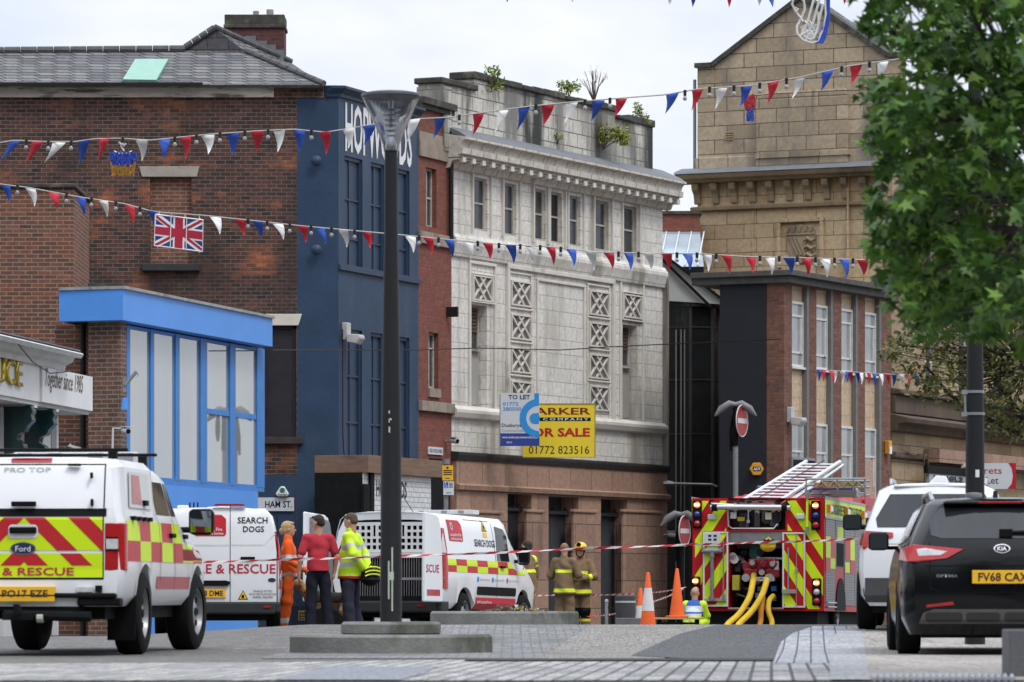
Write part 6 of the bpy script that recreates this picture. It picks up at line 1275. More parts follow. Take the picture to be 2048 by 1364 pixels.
# the raised deck: ladder gantry gear
mb = MB(); yb = -.12; mb.tube([(X(1424), yb, Z(1014)), (X(1582), yb, Z(1016))], .055, 10); mb.tube([(X(1424), yb, Z(1008)), (X(1470), yb, Z(1011))], .03, 8); lb_ = mb.build("gantry_roller", STEEL, R_, sm=50)
mb = MB(); [mb.cyl((X(px) - .05, yb, Z(1015)), (X(px) + .05, yb, Z(1015)), .07, n=12) for px in (1432, 1570)]; [mb.tube([(X(px), yb, Z(1015)), (X(px) - .07, yb - .02, Z(1005)), (X(px) - .06, yb - .02, Z(1000)), (X(px), yb - .02, Z(1001))], .02, 6) for px in (1430, 1582)]; mb.build("roller_end", BLACK, lb_)
mb = MB(); mb.tube([(nx0 + .02, -.1, Z(1020)), (nx0 + .03, -.1, Z(1052)), (nx0 + .1, -.1, Z(1057)), (nx1 - .2, -.1, Z(1057)), (nx1 - .13, -.1, Z(1048))], .018, 6); mb.build("grab_rail", STEEL, R_, sm=50)
mb = MB(); mb.box(nx0, nx1, .2, 1.1, nz0, nz0 + .01); mb.box(nx0 + .02, nx1 - .02, .5, .55, nz0, nz0 + .45); rr = random.Random(4)
for k in range(12): x = rr.uniform(nx0 + .1, nx1 - .1); mb.box(x - .05, x + .05, .2, .4, nz0 + rr.uniform(.05, .2), nz0 + rr.uniform(.25, .4))
mb.build("deck_machinery", M("greasy_metal", (.08, .08, .085), .5, .4, 7, metal=.3), R_)
mb = MB(); mb.box(X(1462), X(1474), -.06, -.02, Z(1037), Z(1024)); mb.box(X(1531), X(1543), -.06, -.02, Z(1039), Z(1025), 1); mb.box(X(1476), X(1490), -.05, -.02, Z(1042), Z(1034), 2); mb.build("deck_labels", [CLEAR, M("cream_plate", (.6, .56, .4), .5), M("dull_amber_plate", (.45, .3, .02), .5)], R_)
mb = MB(); mb.tube([(X(1499), -.14, Z(1046)), (X(1499), -.14, Z(1014))], .015, 6); mb.box(X(1496), X(1502), -.15, -.12, Z(1046), Z(1040)); mb.tube([(X(1512), -.1, Z(1024)), (X(1516), -.1, Z(1022)), (X(1520), -.1, Z(1026))], .03, 6); mb.build("ladder_catch", STEEL, R_)
mb = MB(); mb.box(X(1612), X(1616), -.1, -.06, Z(1054), Z(996)); mb.build("yellow_strap", LIME, R_); mb = MB(); mb.box(X(1610), X(1618), -.12, -.04, Z(998), Z(980)); mb.build("strap_buckle", GREYM, R_); mb = MB(); mb.box(X(1611), X(1617), -.12, -.05, Z(1068), Z(1054)); mb.build("strap_buckle", GREYM, R_)
# pump bay contents
PR = M("pump_red", (.25, .012, .02), .4, .2, 6, coat=.4); YH = M("yellow_hose", (.62, .42, .03), .75, .15, 8, stain=((.35, .2, .03), 4, (1, 1, 1), .6, .8)); OH = M("orange_hose", (.5, .21, .03), .75, .15, 8)
mb = MB(); px_, pz = X(1524), Z(1134)
mb.box(px_ - .28, px_ + .25, .1, .5, pz - .12, pz + .16); mb.box(px_ - .36, px_ - .1, .05, .3, pz - .18, pz - .02); mb.box(px_ + .05, px_ + .33, .05, .3, pz - .2, pz - .02)
for dx in (-.18, .02, .2): mb.cyl((px_ + dx, .0, pz + .06), (px_ + dx, .12, pz + .06), .075, n=14)
pump = mb.build("pump", PR, R_, bev=.03, sm=40)
for dx, dz, r in ((-.18, .08, .05), (.0, -.1, .055), (.2, .06, .05), (-.3, -.2, .075), (.15, -.2, .075)): mb = MB(); mb.lathe([(r * .6, -.06), (r, -.06), (r, .03), (r * .6, .03)], (px_ + dx, 0, pz + dz), 'y', 14); mb.build("pump_outlet", STEEL, pump, sm=40)
mb = MB(); mb.box(X(1502), X(1548), -.02, .0, Z(1162), Z(1154)); sgp = mb.build("supply_plate", WB, R_); text("lettering", "SLIP SUPPLY ONLY", sgp, (X(1505), -.022, Z(1160.5)), X(1545) - X(1505), Z(1155.5) - Z(1160.5), TXTBLK, bold=.01)
mb = MB(); mb.cyl((X(1505), .35, Z(1105)), (X(1505), .6, Z(1105)), .13, n=20); mb.build("green_reel", M("teal_plastic", (.02, .16, .14), .5), R_, sm=40)
mb = MB(); mb.cyl((X(1466), .15, Z(1118)), (X(1466), .2, Z(1118)), .085, n=18); mb.cyl((X(1463), .15, Z(1112)), (X(1463), .2, Z(1112)), .07, n=18); mb.box(X(1547), X(1556), .05, .08, Z(1140), Z(1122)); mb.tube([(X(1510), .2, Z(1116)), (X(1562), .2, Z(1117))], .025, 8); mb.build("white_fittings", M("plate_white", (.55, .55, .56)), R_, sm=40)
mb = MB(); mb.lathe([(.05, -.02), (.075, -.02), (.075, .03), (.05, .03)], (X(1519), .1, Z(1104)), 'y', 16); mb.box(X(1484), X(1498), .1, .3, Z(1140), Z(1124), 1); mb.box(X(1464), X(1478), .05, .3, Z(1180), Z(1150), 2); mb.box(X(1540), X(1550), .1, .3, Z(1182), Z(1172), 3)
rr = random.Random(8)
for k in range(46):
    x, z = rr.uniform(hx0 + .05, hx1 - .05), rr.uniform(hz0 + .02, hz1 - .35); y = rr.uniform(.12, .6); a = rr.choice((0, 1, 2))
    if a == 0: mb.cyl((x, y, z), (x, y + .1, z), rr.uniform(.03, .07), n=10, mi=rr.choice((0, 4, 0, 4)))
    elif a == 1: mb.tube([(x, y, z), (x + rr.uniform(-.2, .2), y, z + rr.uniform(-.2, .2)), (x + rr.uniform(-.2, .2), y, z + rr.uniform(-.25, .0))], .012, 5, mi=rr.choice((0, 4)))
    else: mb.box(x - .05, x + .05, y, y + .15, z - .04, z + .05, rr.choice((0, 4, 0)))
mb.build("bay_fittings", [DARK, PR, M("dull_yellow", (.4, .36, .03), .6), M("tag_blue", (.02, .1, .25), .5), GREYM], R_)
mb = MB(); mb.box(hx0 - .01, hx1 + .01, -.03, .0, hz0 - .03, hz0 + .0); mb.build("bay_sill", STEEL, R_)
# roof ladder
LD = M("ladder_aluminium", (.62, .63, .64), .35, .08, 6, metal=.55)
lad = None
mb = MB(); A, B_, C_, D_ = [Vector((X(1467), .0, Z(1012))), Vector((X(1541), .0, Z(1014))), Vector((X(1597) - .27, 2.6, Z(926) + .12)), Vector((X(1665) - .27, 2.6, Z(927) + .12))]
for a, b in ((A, C_), (B_, D_)): mb.tube([a, b], .042, 8); mb.tube([a + Vector((.03, .02, -.08)), b + Vector((.03, .02, -.08))], .028, 8)
n = 15
for i in range(1, n): t = i / n; mb.tube([A.lerp(C_, t), B_.lerp(D_, t)], .024, 8); 
lad = mb.build("ladder", LD, R_, sm=50); mb = MB(); e = Vector((X(1555), .1, Z(1020))); ee = D_ + Vector((.05, .05, -.06)); mb.tube([e, ee], .032, 8); mb.tube([e + Vector((-.55, 0, 0)), ee + Vector((-.6, 0, 0))], .028, 8); mb.build("lower_section", LD, lad, sm=50)
mb = MB(); mb.tube([A.lerp(B_, .35) + Vector((0, -.05, .03)), C_.lerp(D_, .55) + Vector((0, -.03, .03))], .008, 5); mb.build("ladder_rope", DARK, lad)
# roof rack and equipment on the right
mb = MB(); y0 = .9
for z in (Z(955), Z(968), Z(985)): mb.tube([(X(1594), y0, z), (X(1700), y0 + 1., z + .03)], .02, 6); mb.tube([(X(1594) - .1, y0 + 1.2, z), (X(1700) - .1, y0 + 2.2, z + .03)], .02, 6)
for px in (1596, 1622, 1650, 1678, 1698): mb.tube([(X(px), y0 + (px - 1594) / 106., Z(992)), (X(px), y0 + (px - 1594) / 106., Z(953))], .016, 6)
mb.box(X(1600), X(1690), 1.3, 1.8, Z(990), Z(976)); mb.build("roof_rack", M("dull_aluminium", (.35, .36, .37), .4, .1, metal=.5), R_)
mb = MB(); mb.box(X(1610), X(1696), 1.0, 1.2, Z(970), Z(962)); [mb.tube([(X(p), 1., Z(972)), (X(p) + .1, 1., Z(960)), (X(p) + .2, 1.0, Z(971))], .02, 5) for p in (1615, 1640, 1668, 1685)]; mb.build("coiled_line", M("khaki_rope", (.3, .24, .1), .8, .2, 12), R_)
# cab
cz = Z(972); mb = MB(); pf = [(5.42, zb), (7.6, zb), (7.68, .9), (7.6, 1.5), (7.3, cz - .1), (7.05, cz), (5.5, cz + .02), (5.42, cz - .1)]; mb.prism(pf, 'x', -HW, HW); cab = mb.build("cab", EP, R_, bev=.06)
mb = MB(); mb.prism([(3.6, zt), (5.41, zt), (5.41, cz - .06), (4.4, cz - .05), (3.9, cz - .18)], 'x', -HW + .05, HW - .05); mb.build("roof_locker", EP, R_, bev=.05)
for sg in (1, -1):
    mb = MB(); a, b_ = (HW + .002, HW + .006) if sg > 0 else (-HW - .006, -HW - .002); mb.prism([(5.6, 1.75), (6.3, 1.75), (6.3, 2.5), (5.6, 2.5)], 'x', a, b_); mb.prism([(6.45, 1.7), (7.35, 1.65), (7.15, 2.45), (6.45, 2.5)], 'x', a, b_); mb.build("cab_window", GLASS, cab)
mb = MB(); mb.box(-1.0, 1.0, 5.8, 6.2, cz + .03, cz + .2); mb.build("blue_light_bar", BLUEL, cab, bev=.04); mb = MB(); mb.box(HW, HW + .3, 7.2, 7.3, 1.9, 2.4); mb.build("door_mirror", BLACK, cab, bev=.03)
# right flank: lockers, check panels, sign board, step
for sg in (1, -1):
    s0 = HW + .003 if sg > 0 else -HW - .012; s1 = s0 + .009; mb = MB()
    for a, b_, c in ((.12, 1.3, zb + .12), (1.36, 2.5, zb + .85), (2.56, 3.9, zb + .12), (3.96, 5.3, zb + .12)): mb.box(s0, s1, a, b_, c, zt - .36)
    mb.build("roller_shutter_locker", SHUT, R_)
    s2, s3 = (s1 + .002, s1 + .006) if sg > 0 else (s0 - .006, s0 - .002)
    mb = MB(); mb.box(s2, s3, .12, .7, zb + 1.0, zb + 1.4); mb.box(s2, s3, .7, 1.3, zb + .8, zb + 1.0); mb.box(s2, s3, 1.55, 2.3, zb + 1.35, zt - .5); mb.box(s2, s3, 2.6, 3.2, zb + .75, zb + .95); mb.box(s2, s3, 3.3, 3.9, zb + 1.0, zb + 1.4); mb.build("lime_check", LIME, R_)
    mb = MB(); mb.box(s2, s3, .7, 1.3, zb + 1.0, zb + 1.4); mb.box(s2, s3, .12, .7, zb + .75, zb + 1.0); mb.box(s2, s3, 2.6, 3.3, zb + 1.0, zb + 1.4); mb.box(s2, s3, 3.3, 3.9, zb + .75, zb + 1.0); mb.build("red_check", RED, R_)
    mb = MB(); mb.box(s2, s3 + .004 * sg, .0, 5.3, zt - .34, zt - .02); mb.build("lime_sign_band", LIME, R_)
    mb = MB(); mb.box(s2, s3 + .01 * sg, .0, 5.3, zt - .02, zt + .03); mb.box(s2, s3 + .01 * sg, .0, 5.3, zt - .38, zt - .34); mb.build("band_trim", M("dull_aluminium", (.35, .36, .37)), R_)
text("lettering", "LANCASHIRE FIRE & RESCUE SERVICE", R_, (HW + .025, .75, zt - .29), 4.0, .2, TXTBLK, xdir=(0, 1, 0), bold=.02, ext=.006)
for y in (.35, 2.6, 4.9): mb = MB(); mb.box(HW + .02, HW + .08, y, y + .3, zt - .26, zt - .14); o = mb.build("side_lamp", CLEAR, R_, bev=.02); mb = MB(); mb.box(HW + .02, HW + .085, y - .12, y - .01, zt - .27, zt - .12); mb.build("amber_lens", M("amber_plastic_lens", (.7, .2, .02), .2, .05, coat=.5), o)
mb = MB(); mb.box(HW + .012, HW + .02, 1.5, 2.4, zb + .86, zb + 1.3); mb.build("open_locker", DARK, R_); mb = MB(); [mb.tube([(HW + .04, .2, z), (HW + .04, 1.3, z)], .014, 5) for z in (zb + .08, zb + .16)]; mb.build("side_rail", STEEL, R_)
for sg in (1, -1): v.wheel(1.06, 2.05, .48, .3, STEELRIM, 10, sg); v.wheel(1.06, 5.95, .48, .3, STEELRIM, 10, sg)
mb = MB(); c = [(2.05 + .62 * math.cos(a), .5 + .62 * math.sin(a)) for a in [math.pi * k / 14 for k in range(15)]]; mb.prism(c, 'x', HW + .013, HW + .02); mb.build("wheel_arch", BLACK, R_)
# hoses running out of the pump bay to the road (things of their own), and the helmet hung on the ladder catch
def W3(px, py, dD=0.): return P(px, py, 84 - .4 + dD)
def hose(pts, r, mat, label):
    gp = []
    for px, py, dd in pts: gp.append(W3(px, py, dd))
    last = gp[-1]; gp.append(Vector((last.x - .15, last.y - .5, max(g(last.x, last.y) + r, last.z - .3)))); gp.append(Vector((gp[-1].x - .5, gp[-1].y - .6, g(gp[-1].x - .5, gp[-1].y - .6) + r)))
    P_ = []
    for i in range(len(gp) - 1):
        p0, p1, p2, p3 = gp[max(i - 1, 0)], gp[i], gp[i + 1], gp[min(i + 2, len(gp) - 1)]
        for k in range(6): t = k / 6; P_.append(.5 * ((2 * p1) + (p2 - p0) * t + (2 * p0 - 5 * p1 + 4 * p2 - p3) * t * t + (3 * p1 - p0 - 3 * p2 + p3) * t ** 3))
    mb = MB(); mb.tube(P_, r, 12); return tag(mb.build("fire_hose", mat, sm=60), label, "hose", "hoses trailing from the fire engine")
hose([(1508, 1150, .5), (1505, 1168, .25), (1498, 1196, 0), (1478, 1228, -.2), (1456, 1248, -.5)], .057, YH, "leftmost of the two thick yellow hoses curving from the pump")
hose([(1536, 1150, .5), (1532, 1166, .25), (1523, 1192, 0), (1502, 1224, -.2), (1478, 1248, -.5)], .057, YH, "thick yellow hose curving down right beside the first yellow one")
hose([(1526, 1196, .4), (1524, 1206, .1), (1522, 1222, 0), (1520, 1248, -.1)], .052, OH, "straight orange-brown hose between the yellow hoses at the pump")
hose([(1546, 1192, .4), (1538, 1202, .1), (1537, 1222, 0), (1544, 1248, -.1)], .05, YH, "short yellow hose bending out below the pump, nearest the lockers")
hl = empty("fire_helmet", W3(1536, 1092, .2), "yellow fire helmet hanging upside down in the open pump bay", "helmet")
YHEL = M("helmet_yellow", (.75, .48, .02), .3, .1, 4, coat=.6)
solid("shell", [('e', (0, 0, 0), (.15, .18, .11)), ('e', (0, -.02, .06), (.16, .2, .03))], YHEL, hl, .012, .03, cut=[('e', (0, -.05, .12), (.11, .14, .1))]); mb = MB(); mb.tube([(-.1, -.1, .06), (0, -.14, .15), (.1, -.1, .06)], .02, 6); mb.tube([(-.1, -.13, .1), (.12, -.12, .1)], .022, 6, 1); mb.prism([(-.16, .03), (-.27, .1), (-.15, .07)], 'y', -.05, .05); mb.build("harness", [M("helmet_trim", (.6, .6, .1), .5), BLACK], hl)
# ---------------------------------------------------------------- people and the dog
SKIN = M("skin", (.46, .25, .175), .55, .08, 9); NAVYC = M("navy_cloth", (.008, .009, .018), .9, .2, 7); HAIRB = M("blonde_hair", (.36, .25, .13), .7, .2, 18); HAIRD = M("dark_hair", (.03, .024, .02), .8, .2, 20)
EYE_M = M("eye_dark", (.02, .015, .012), .3)
SILV = M("reflective_silver", (.45, .46, .46), .4, .1, 9); HIVY = M("hi_vis_yellow", (.55, .78, .03), .7, .12, 6); BANDY = M("band_yellow", (.68, .75, .03), .6, .1, 6)
TAN = M("tan_fire_kit", (.19, .125, .07), .9, .18, 7); ORG = M("orange_suit", (.72, .1, .012), .8, .15, 7); REDT = M("red_cotton", (.4, .03, .045), .9, .15, 6)
def rotz(p, a): c, s_ = math.cos(a), math.sin(a); return (p[0] * c - p[1] * s_, p[0] * s_ + p[1] * c, p[2])
def folds(amp=.011, sc=17., seed=0.):
    def w(V):
        d = np.sin(V[:, 2] * sc + 2.3 * np.sin(V[:, 0] * 9 + seed) + V[:, 1] * 7) + .6 * np.sin(V[:, 2] * sc * 1.9 + V[:, 0] * 21 + seed * 2)
        c = V.copy(); r = np.hypot(V[:, 0], V[:, 1]) + 1e-6; c[:, 0] += amp * d * V[:, 0] / r * .7; c[:, 1] += amp * d * V[:, 1] / r; return c
    return w
def hand(w, el, nin, curl=.6):
    w, el = Vector(w), Vector(el); d = (w - el).normalized(); n = (Vector(nin) - d * d.dot(Vector(nin))).normalized(); s_ = d.cross(n); p = []
    for o in (-.022, 0, .022): p.append(('c', w + s_ * o * .7, w + d * .075 + s_ * o, .02, .017, .012))
    for i, (o, L) in enumerate(((-.033, .8), (-.011, 1.), (.011, .96), (.033, .74))):
        a = w + d * .085 + s_ * o; b = a + (d * math.cos(curl) + n * math.sin(curl)) * .04 * L; c = b + (d * math.cos(2.1 * curl) + n * math.sin(2.1 * curl)) * .045 * L
        p += [('c', a, b, .0095, .0088, .006), ('c', b, c, .0088, .0075, .006)]
    a = w + d * .025 - s_ * .03; b = a + (d * .7 - s_ * .7 + n * .3).normalized() * .04; p += [('c', a, b, .012, .01, .008), ('c', b, b + (d * .9 + n * .4) * .03, .01, .0085, .008)]
    return p
def person(label, px, D, yaw, H=1.75, gz=None, J=None, top=None, legs=None, feet=None, hair=None, head=(0, 0), bulk=1., bare=(), group=None, skin=SKIN, curl=.6, sleeve=1., hands=True, hem=.84, bandf=None, legf=None, lean=0.):
    X = (px - CX) / F * D; z = g(X, D) if gz is None else gz
    j = dict(pel=(0, 0, .95), che=(0, .0, 1.31), nck=(0, -.015, 1.46), head=(0, .0, 1.64), shR=(.18, -.01, 1.415), shL=(-.18, -.01, 1.415), elR=(.245, -.03, 1.14), elL=(-.245, -.03, 1.14), wrR=(.24, .05, .9), wrL=(-.24, .05, .9),
             hiR=(.085, 0, .92), hiL=(-.085, 0, .92), knR=(.1, .02, .5), knL=(-.1, .02, .5), anR=(.11, -.02, .085), anL=(-.11, -.02, .085)); j.update(J or {})
    k = H / 1.75; hc = Vector(j['head']); ha, hp = math.radians(head[0]), math.radians(head[1]); Mh = Matrix.Rotation(-ha, 3, 'Z') @ Matrix.Rotation(-hp, 3, 'X')
    h = lambda x, y, zz: hc + Mh @ Vector((x, y, zz))
    V3 = lambda n_: Vector(j[n_])
    B = [('e', h(0, -.008, .03), (.078, .097, .09)), ('e', h(0, .02, -.025), (.066, .078, .08)), ('e', h(0, .048, -.075), (.042, .042, .04)), ('c', h(0, .094, .012), h(0, .113, -.022), .009, .013, .012), ('e', h(.077, -.005, -.005), (.012, .024, .033), .01), ('e', h(-.077, -.005, -.005), (.012, .024, .033), .01),
         ('c', h(.03, .088, .035), h(-.03, .088, .035), .012, .012, .01), ('c', h(.018, .09, -.058), h(-.018, .09, -.058), .009, .009, .01),
         ('c', V3('nck') - Vector((0, 0, .05)), h(0, -.015, -.05), .062, .054), ('e', V3('che'), (.155, .1, .16)), ('c', V3('che'), V3('pel'), .12, .125), ('c', V3('shL'), V3('shR'), .055, .055)]
    for s_ in 'RL':
        B += [('c', V3('sh' + s_), V3('el' + s_), .05, .04), ('c', V3('el' + s_), V3('wr' + s_), .042, .027), ('c', V3('hi' + s_), V3('kn' + s_), .08, .055), ('c', V3('kn' + s_), V3('an' + s_), .055, .04), ('c', V3('an' + s_), V3('an' + s_) + Vector((0, .12, -.045)), .038, .026)]
        if hands: B += hand(V3('wr' + s_), V3('el' + s_), (-1 if s_ == 'R' else 1, .2, 0), curl)
    p = solid("person", B, skin, None, .0085, .02); p.location = (X, D, z); p.rotation_euler = (0, 0, -math.radians(yaw)); p.scale = (k, k, k); tag(p, label, "person", group)
    e = MB(); [e.lathe([(0, -.009), (.008, -.005), (.008, .004), (0, .009)], tuple(h(sx * .031, .0935, .008)), n=8) for sx in (1, -1)]; e.build("eyes", EYE_M, p, sm=180)
    if hair: solid("hair", hair(h), hair.mat, p, .009, .015)
    b = bulk
    if top:
        T_ = [('e', V3('che') + Vector((0, .005, -.01)), (.175 * b, .125 * b, .17)), ('c', V3('che').lerp(V3('pel'), .45), V3('pel') + Vector((0, 0, hem - .95 - .06)), .152 * b, (.158 if hem > .83 else .185) * b), ('c', V3('shL') + Vector((.01, 0, .0)), V3('shR') - Vector((.01, 0, .0)), .064 * b, .064 * b), ('c', V3('nck') + Vector((0, .0, -.07)), V3('nck') + Vector((0, .005, top.get('collar', .0))), .085, .07)]
        for s_ in 'RL':
            sh, el, wr = V3('sh' + s_), V3('el' + s_), V3('wr' + s_)
            if sleeve >= 1: T_ += [('c', sh - Vector((0, 0, .008)), el, .068 * b, .06 * b), ('c', el, el.lerp(wr, .96), .06 * b, .05 * b)]
            else: T_ += [('c', sh - Vector((0, 0, .005)), sh.lerp(el, .72), .064 * b, .066 * b)]
        def fm(x, y, zz):
            if bandf is None: return 0
            q = Vector((x, y, zz)); best = None
            for s_ in 'RL':
                for a, c, nm_ in ((V3('sh' + s_), V3('el' + s_), 'u'), (V3('el' + s_), V3('wr' + s_), 'f')):
                    ba = c - a; t = max(0, min(1, (q - a).dot(ba) / ba.dot(ba))); dd = (q - a - ba * t).length
                    if best is None or dd < best[0]: best = (dd, nm_, t)
            onarm = best[0] < .082 * b and abs(x) > .0
            td = math.hypot(x - V3('che').x, y)
            return bandf(x, y, zz, best[1] if onarm and sleeve >= 1 else None, best[2])
        cut = [('e', V3('pel') + Vector((0, 0, hem - .95 - .3)), (.7, .7, .3))] if V3('pel').z > .6 else ()
        solid(top['name'], T_, top['mats'], p, .0115, .03, cut=cut, fmat=fm, warp=folds(top.get('fold', .006), 15, px * .1))
    if legs:
        L_ = [('e', V3('pel') - Vector((0, 0, .03)), (.15 * b, .122 * b, .13))]
        for s_ in 'RL': L_ += [('c', V3('hi' + s_).lerp(V3('kn' + s_), .15), V3('kn' + s_), .09 * b, .082 * b), ('c', V3('kn' + s_), V3('an' + s_) + Vector((0, 0, .01)), .081 * b, .078 * b)]
        solid(legs['name'], L_, legs['mats'], p, .0115, .03, fmat=legf, warp=folds(.007, 19, px * .2))
    F_ = []
    for s_ in 'RL': an = V3('an' + s_); F_.append([('c', an + Vector((0, 0, .05)), an, .058, .055), ('c', an + Vector((0, -.03, -.03)), an + Vector((0, .17, -.04)), .05, .044)])
    for q in F_: solid("boot", q, feet or BLACK, p, .012, .02)
    return p
def hairdo(fn, mat): fn.mat = mat; return fn
short = lambda h: [('e', h(0, -.022, .045), (.083, .095, .086)), ('e', h(0, -.04, -.005), (.078, .072, .06)), ('e', h(0, .045, .095), (.06, .045, .022))]
pony = lambda h: [('e', h(0, -.018, .045), (.086, .1, .088)), ('e', h(0, -.04, -.01), (.08, .072, .07)), ('e', h(0, .04, .095), (.066, .05, .025)), ('e', h(0, -.115, -.015), (.035, .03, .035)), ('c', h(0, -.12, -.02), h(0, -.105, -.08), .025, .014)]
def org_band(x, y, z, arm, t):
    if arm == 'f': return 1 if .55 < t < .78 else 0
    if arm == 'u': return 1 if .72 < t < .95 else 0
    return 1 if abs(z - .92) < .035 or abs(z - 1.2) < .035 else 0
person("fair-haired woman in an orange flight suit with silver bands, facing the man in red", 577, 70.2, 82, 1.74, None,
       dict(elR=(.25, -.02, 1.15), wrR=(.2, .24, 1.0), elL=(-.25, .0, 1.15), wrL=(-.17, .25, 1.03), anR=(.11, -.16, .085), anL=(-.1, -.08, .085), knR=(.1, -.05, .5), knL=(-.1, -.0, .5)),
       dict(name="suit_top", mats=[ORG, SILV], collar=.045), dict(name="suit_legs", mats=[ORG, SILV]), M("boot_black", (.02, .02, .02), .6), hairdo(pony, HAIRB), (0, 0), .93, bandf=org_band, legf=lambda x, y, z: 1 if .17 < z < .25 else 0, hem=.9)
person("man with dark hair in a red T-shirt and navy trousers, back to the street", 636, 69.4, -16, 1.80, None,
       dict(elR=(.28, -.03, 1.14), wrR=(.26, .04, .9), elL=(-.28, -.03, 1.13), wrL=(-.285, .02, .88), anR=(.16, -.02, .085), anL=(-.12, -.02, .085), knR=(.13, .01, .5)),
       dict(name="t_shirt", mats=[REDT], collar=-.02), dict(name="trousers", mats=[NAVYC]), None, hairdo(short, HAIRD), (-38, 7), 1.04, sleeve=.5, hem=.93)
def hv_band(x, y, z, arm, t):
    if z < .835: return 2
    if arm == 'f': return 1 if .2 < t < .4 else 0
    if arm == 'u': return 1 if .45 < t < .68 else 0
    return 1 if abs(z - 1.25) < .035 or abs(z - 1.0) < .035 else 0
hv = person("man in a lime hi-vis jacket with silver bands, hands behind his back", 702, 69.7, -74, 1.82, None,
       dict(elR=(.26, -.13, 1.16), wrR=(.1, -.24, .93), elL=(-.26, -.12, 1.16), wrL=(-.1, -.22, .95), knR=(.1, .0, .5), anR=(.11, -.07, .085)),
       dict(name="hi_vis_jacket", mats=[HIVY, SILV, M("red_lining", (.3, .015, .025), .8)], collar=.05, fold=.009), dict(name="trousers", mats=[M("dark_navy_cloth", (.022, .022, .04), .9, .2, 7)]), None, hairdo(short, M("brown_hair", (.08, .055, .035), .8, .2, 20)), (8, 20), 1.1, bandf=hv_band, hem=.8)
def fire_band(x, y, z, arm, t):
    if arm == 'f': return 1 if .3 < t < .55 else 0
    if arm == 'u': return 0
    return 1 if abs(z - 1.235) < .03 or abs(z - .875) < .035 else 0
KNEE = lambda x, y, z: 1 if .16 < z < .22 or .3 < z < .34 else (2 if .36 < z < .56 and y > .03 else 0)
person("bald firefighter in tan kit with yellow bands, back to the street", 1129, 86, 24, 1.78, None, dict(elR=(.28, .02, 1.16), wrR=(.16, .2, 1.08), elL=(-.29, .0, 1.15), wrL=(-.2, .2, 1.1)),
       dict(name="tunic", mats=[TAN, BANDY], collar=.06, fold=.009), dict(name="fire_trousers", mats=[TAN, BANDY, BLACK]), None, hairdo(lambda h: [('e', h(0, -.016, .032), (.0805, .096, .084))], M("shaved_hair", (.2, .12, .085), .8, .1, 20)), (-20, 5), 1.17, bandf=fire_band, legf=KNEE, hem=.82, group="firefighters in tan kit")
p6 = person("firefighter in yellow helmet and tan kit, facing the street beside a bald colleague", 1161, 87, 196, 1.76, None, dict(elR=(.29, .0, 1.15), wrR=(.12, .22, 1.1), elL=(-.29, .04, 1.15), wrL=(-.1, .24, 1.12)),
       dict(name="tunic", mats=[TAN, BANDY], collar=.05, fold=.009), dict(name="fire_trousers", mats=[TAN, BANDY, BLACK]), None, None, (0, 0), 1.17, bandf=fire_band, legf=KNEE, hem=.82, group="firefighters in tan kit")
hz_ = 1.64; solid("fire_helmet", [('e', (0, -.01, hz_ + .075), (.125, .15, .11)), ('e', (0, -.0, hz_ + .05), (.145, .18, .022)), ('c', (0, -.14, hz_ + .05), (0, .12, hz_ + .17), .02, .022)], YHEL, p6, .011, .02, cut=[('e', (0, .02, hz_ - .02), (.1, .13, .09))])
mb = MB(); mb.prism([(-.035, hz_ + .1), (.035, hz_ + .1), (.045, hz_ + .14), (0, hz_ + .18), (-.045, hz_ + .14)], 'y', .118, .15); mb.tube([(-.085, .0, hz_ + .03), (-.07, .05, hz_ - .07), (0, .075, hz_ - .115), (.07, .05, hz_ - .07), (.085, .0, hz_ + .03)], .012, 6, 1); mb.build("helmet_badge", [BLACK, BLACK], p6)
person("firefighter with blue collar half hidden behind the nose of the open dog van", 1053, 79.5, -50, 1.66, None, dict(elR=(.3, .04, 1.13), wrR=(.25, .2, .95), elL=(-.28, .05, 1.15), wrL=(-.2, .2, 1.0)),
       dict(name="tunic", mats=[TAN, BANDY], collar=.05), dict(name="fire_trousers", mats=[TAN, BANDY, BLACK]), None, hairdo(short, HAIRD), (0, 0), 1.17, bandf=lambda x, y, z, a, t: 1 if (a == 'u' and (t < .12 or .3 < t < .42)) or (a == 'f' and .3 < t < .5) or (a is None and z > .9 and abs(z - 1.2) < .03) else 0, hem=.82, group="firefighters in tan kit")
person("crouching person in lime and white tabard beside the tall orange cone", 1387, 83.2, 15, 1.7, -.29,
       dict(pel=(0, -.1, .36), che=(0, .06, .64), nck=(0, .1, .78), head=(0, .13, .93), shR=(.17, .08, .73), shL=(-.17, .08, .73), elR=(.22, .2, .52), wrR=(.12, .36, .4), elL=(-.22, .2, .52), wrL=(-.12, .36, .4), hiR=(.1, -.08, .34), hiL=(-.1, -.08, .34), knR=(.17, .26, .42), knL=(-.17, .26, .42), anR=(.13, .0, .085), anL=(-.13, .0, .085)),
       dict(name="tabard", mats=[HIVY, M("tabard_white", (.55, .58, .62), .7), M("tabard_blue", (.03, .1, .4), .7)], collar=.0), dict(name="trousers", mats=[HIVY, TAN]), None, None, (0, 12), 1.05, bandf=lambda x, y, z, a, t: (2 if z > .7 or .55 < z < .58 else 1) if a is None and z > .5 else 0, hem=.9)
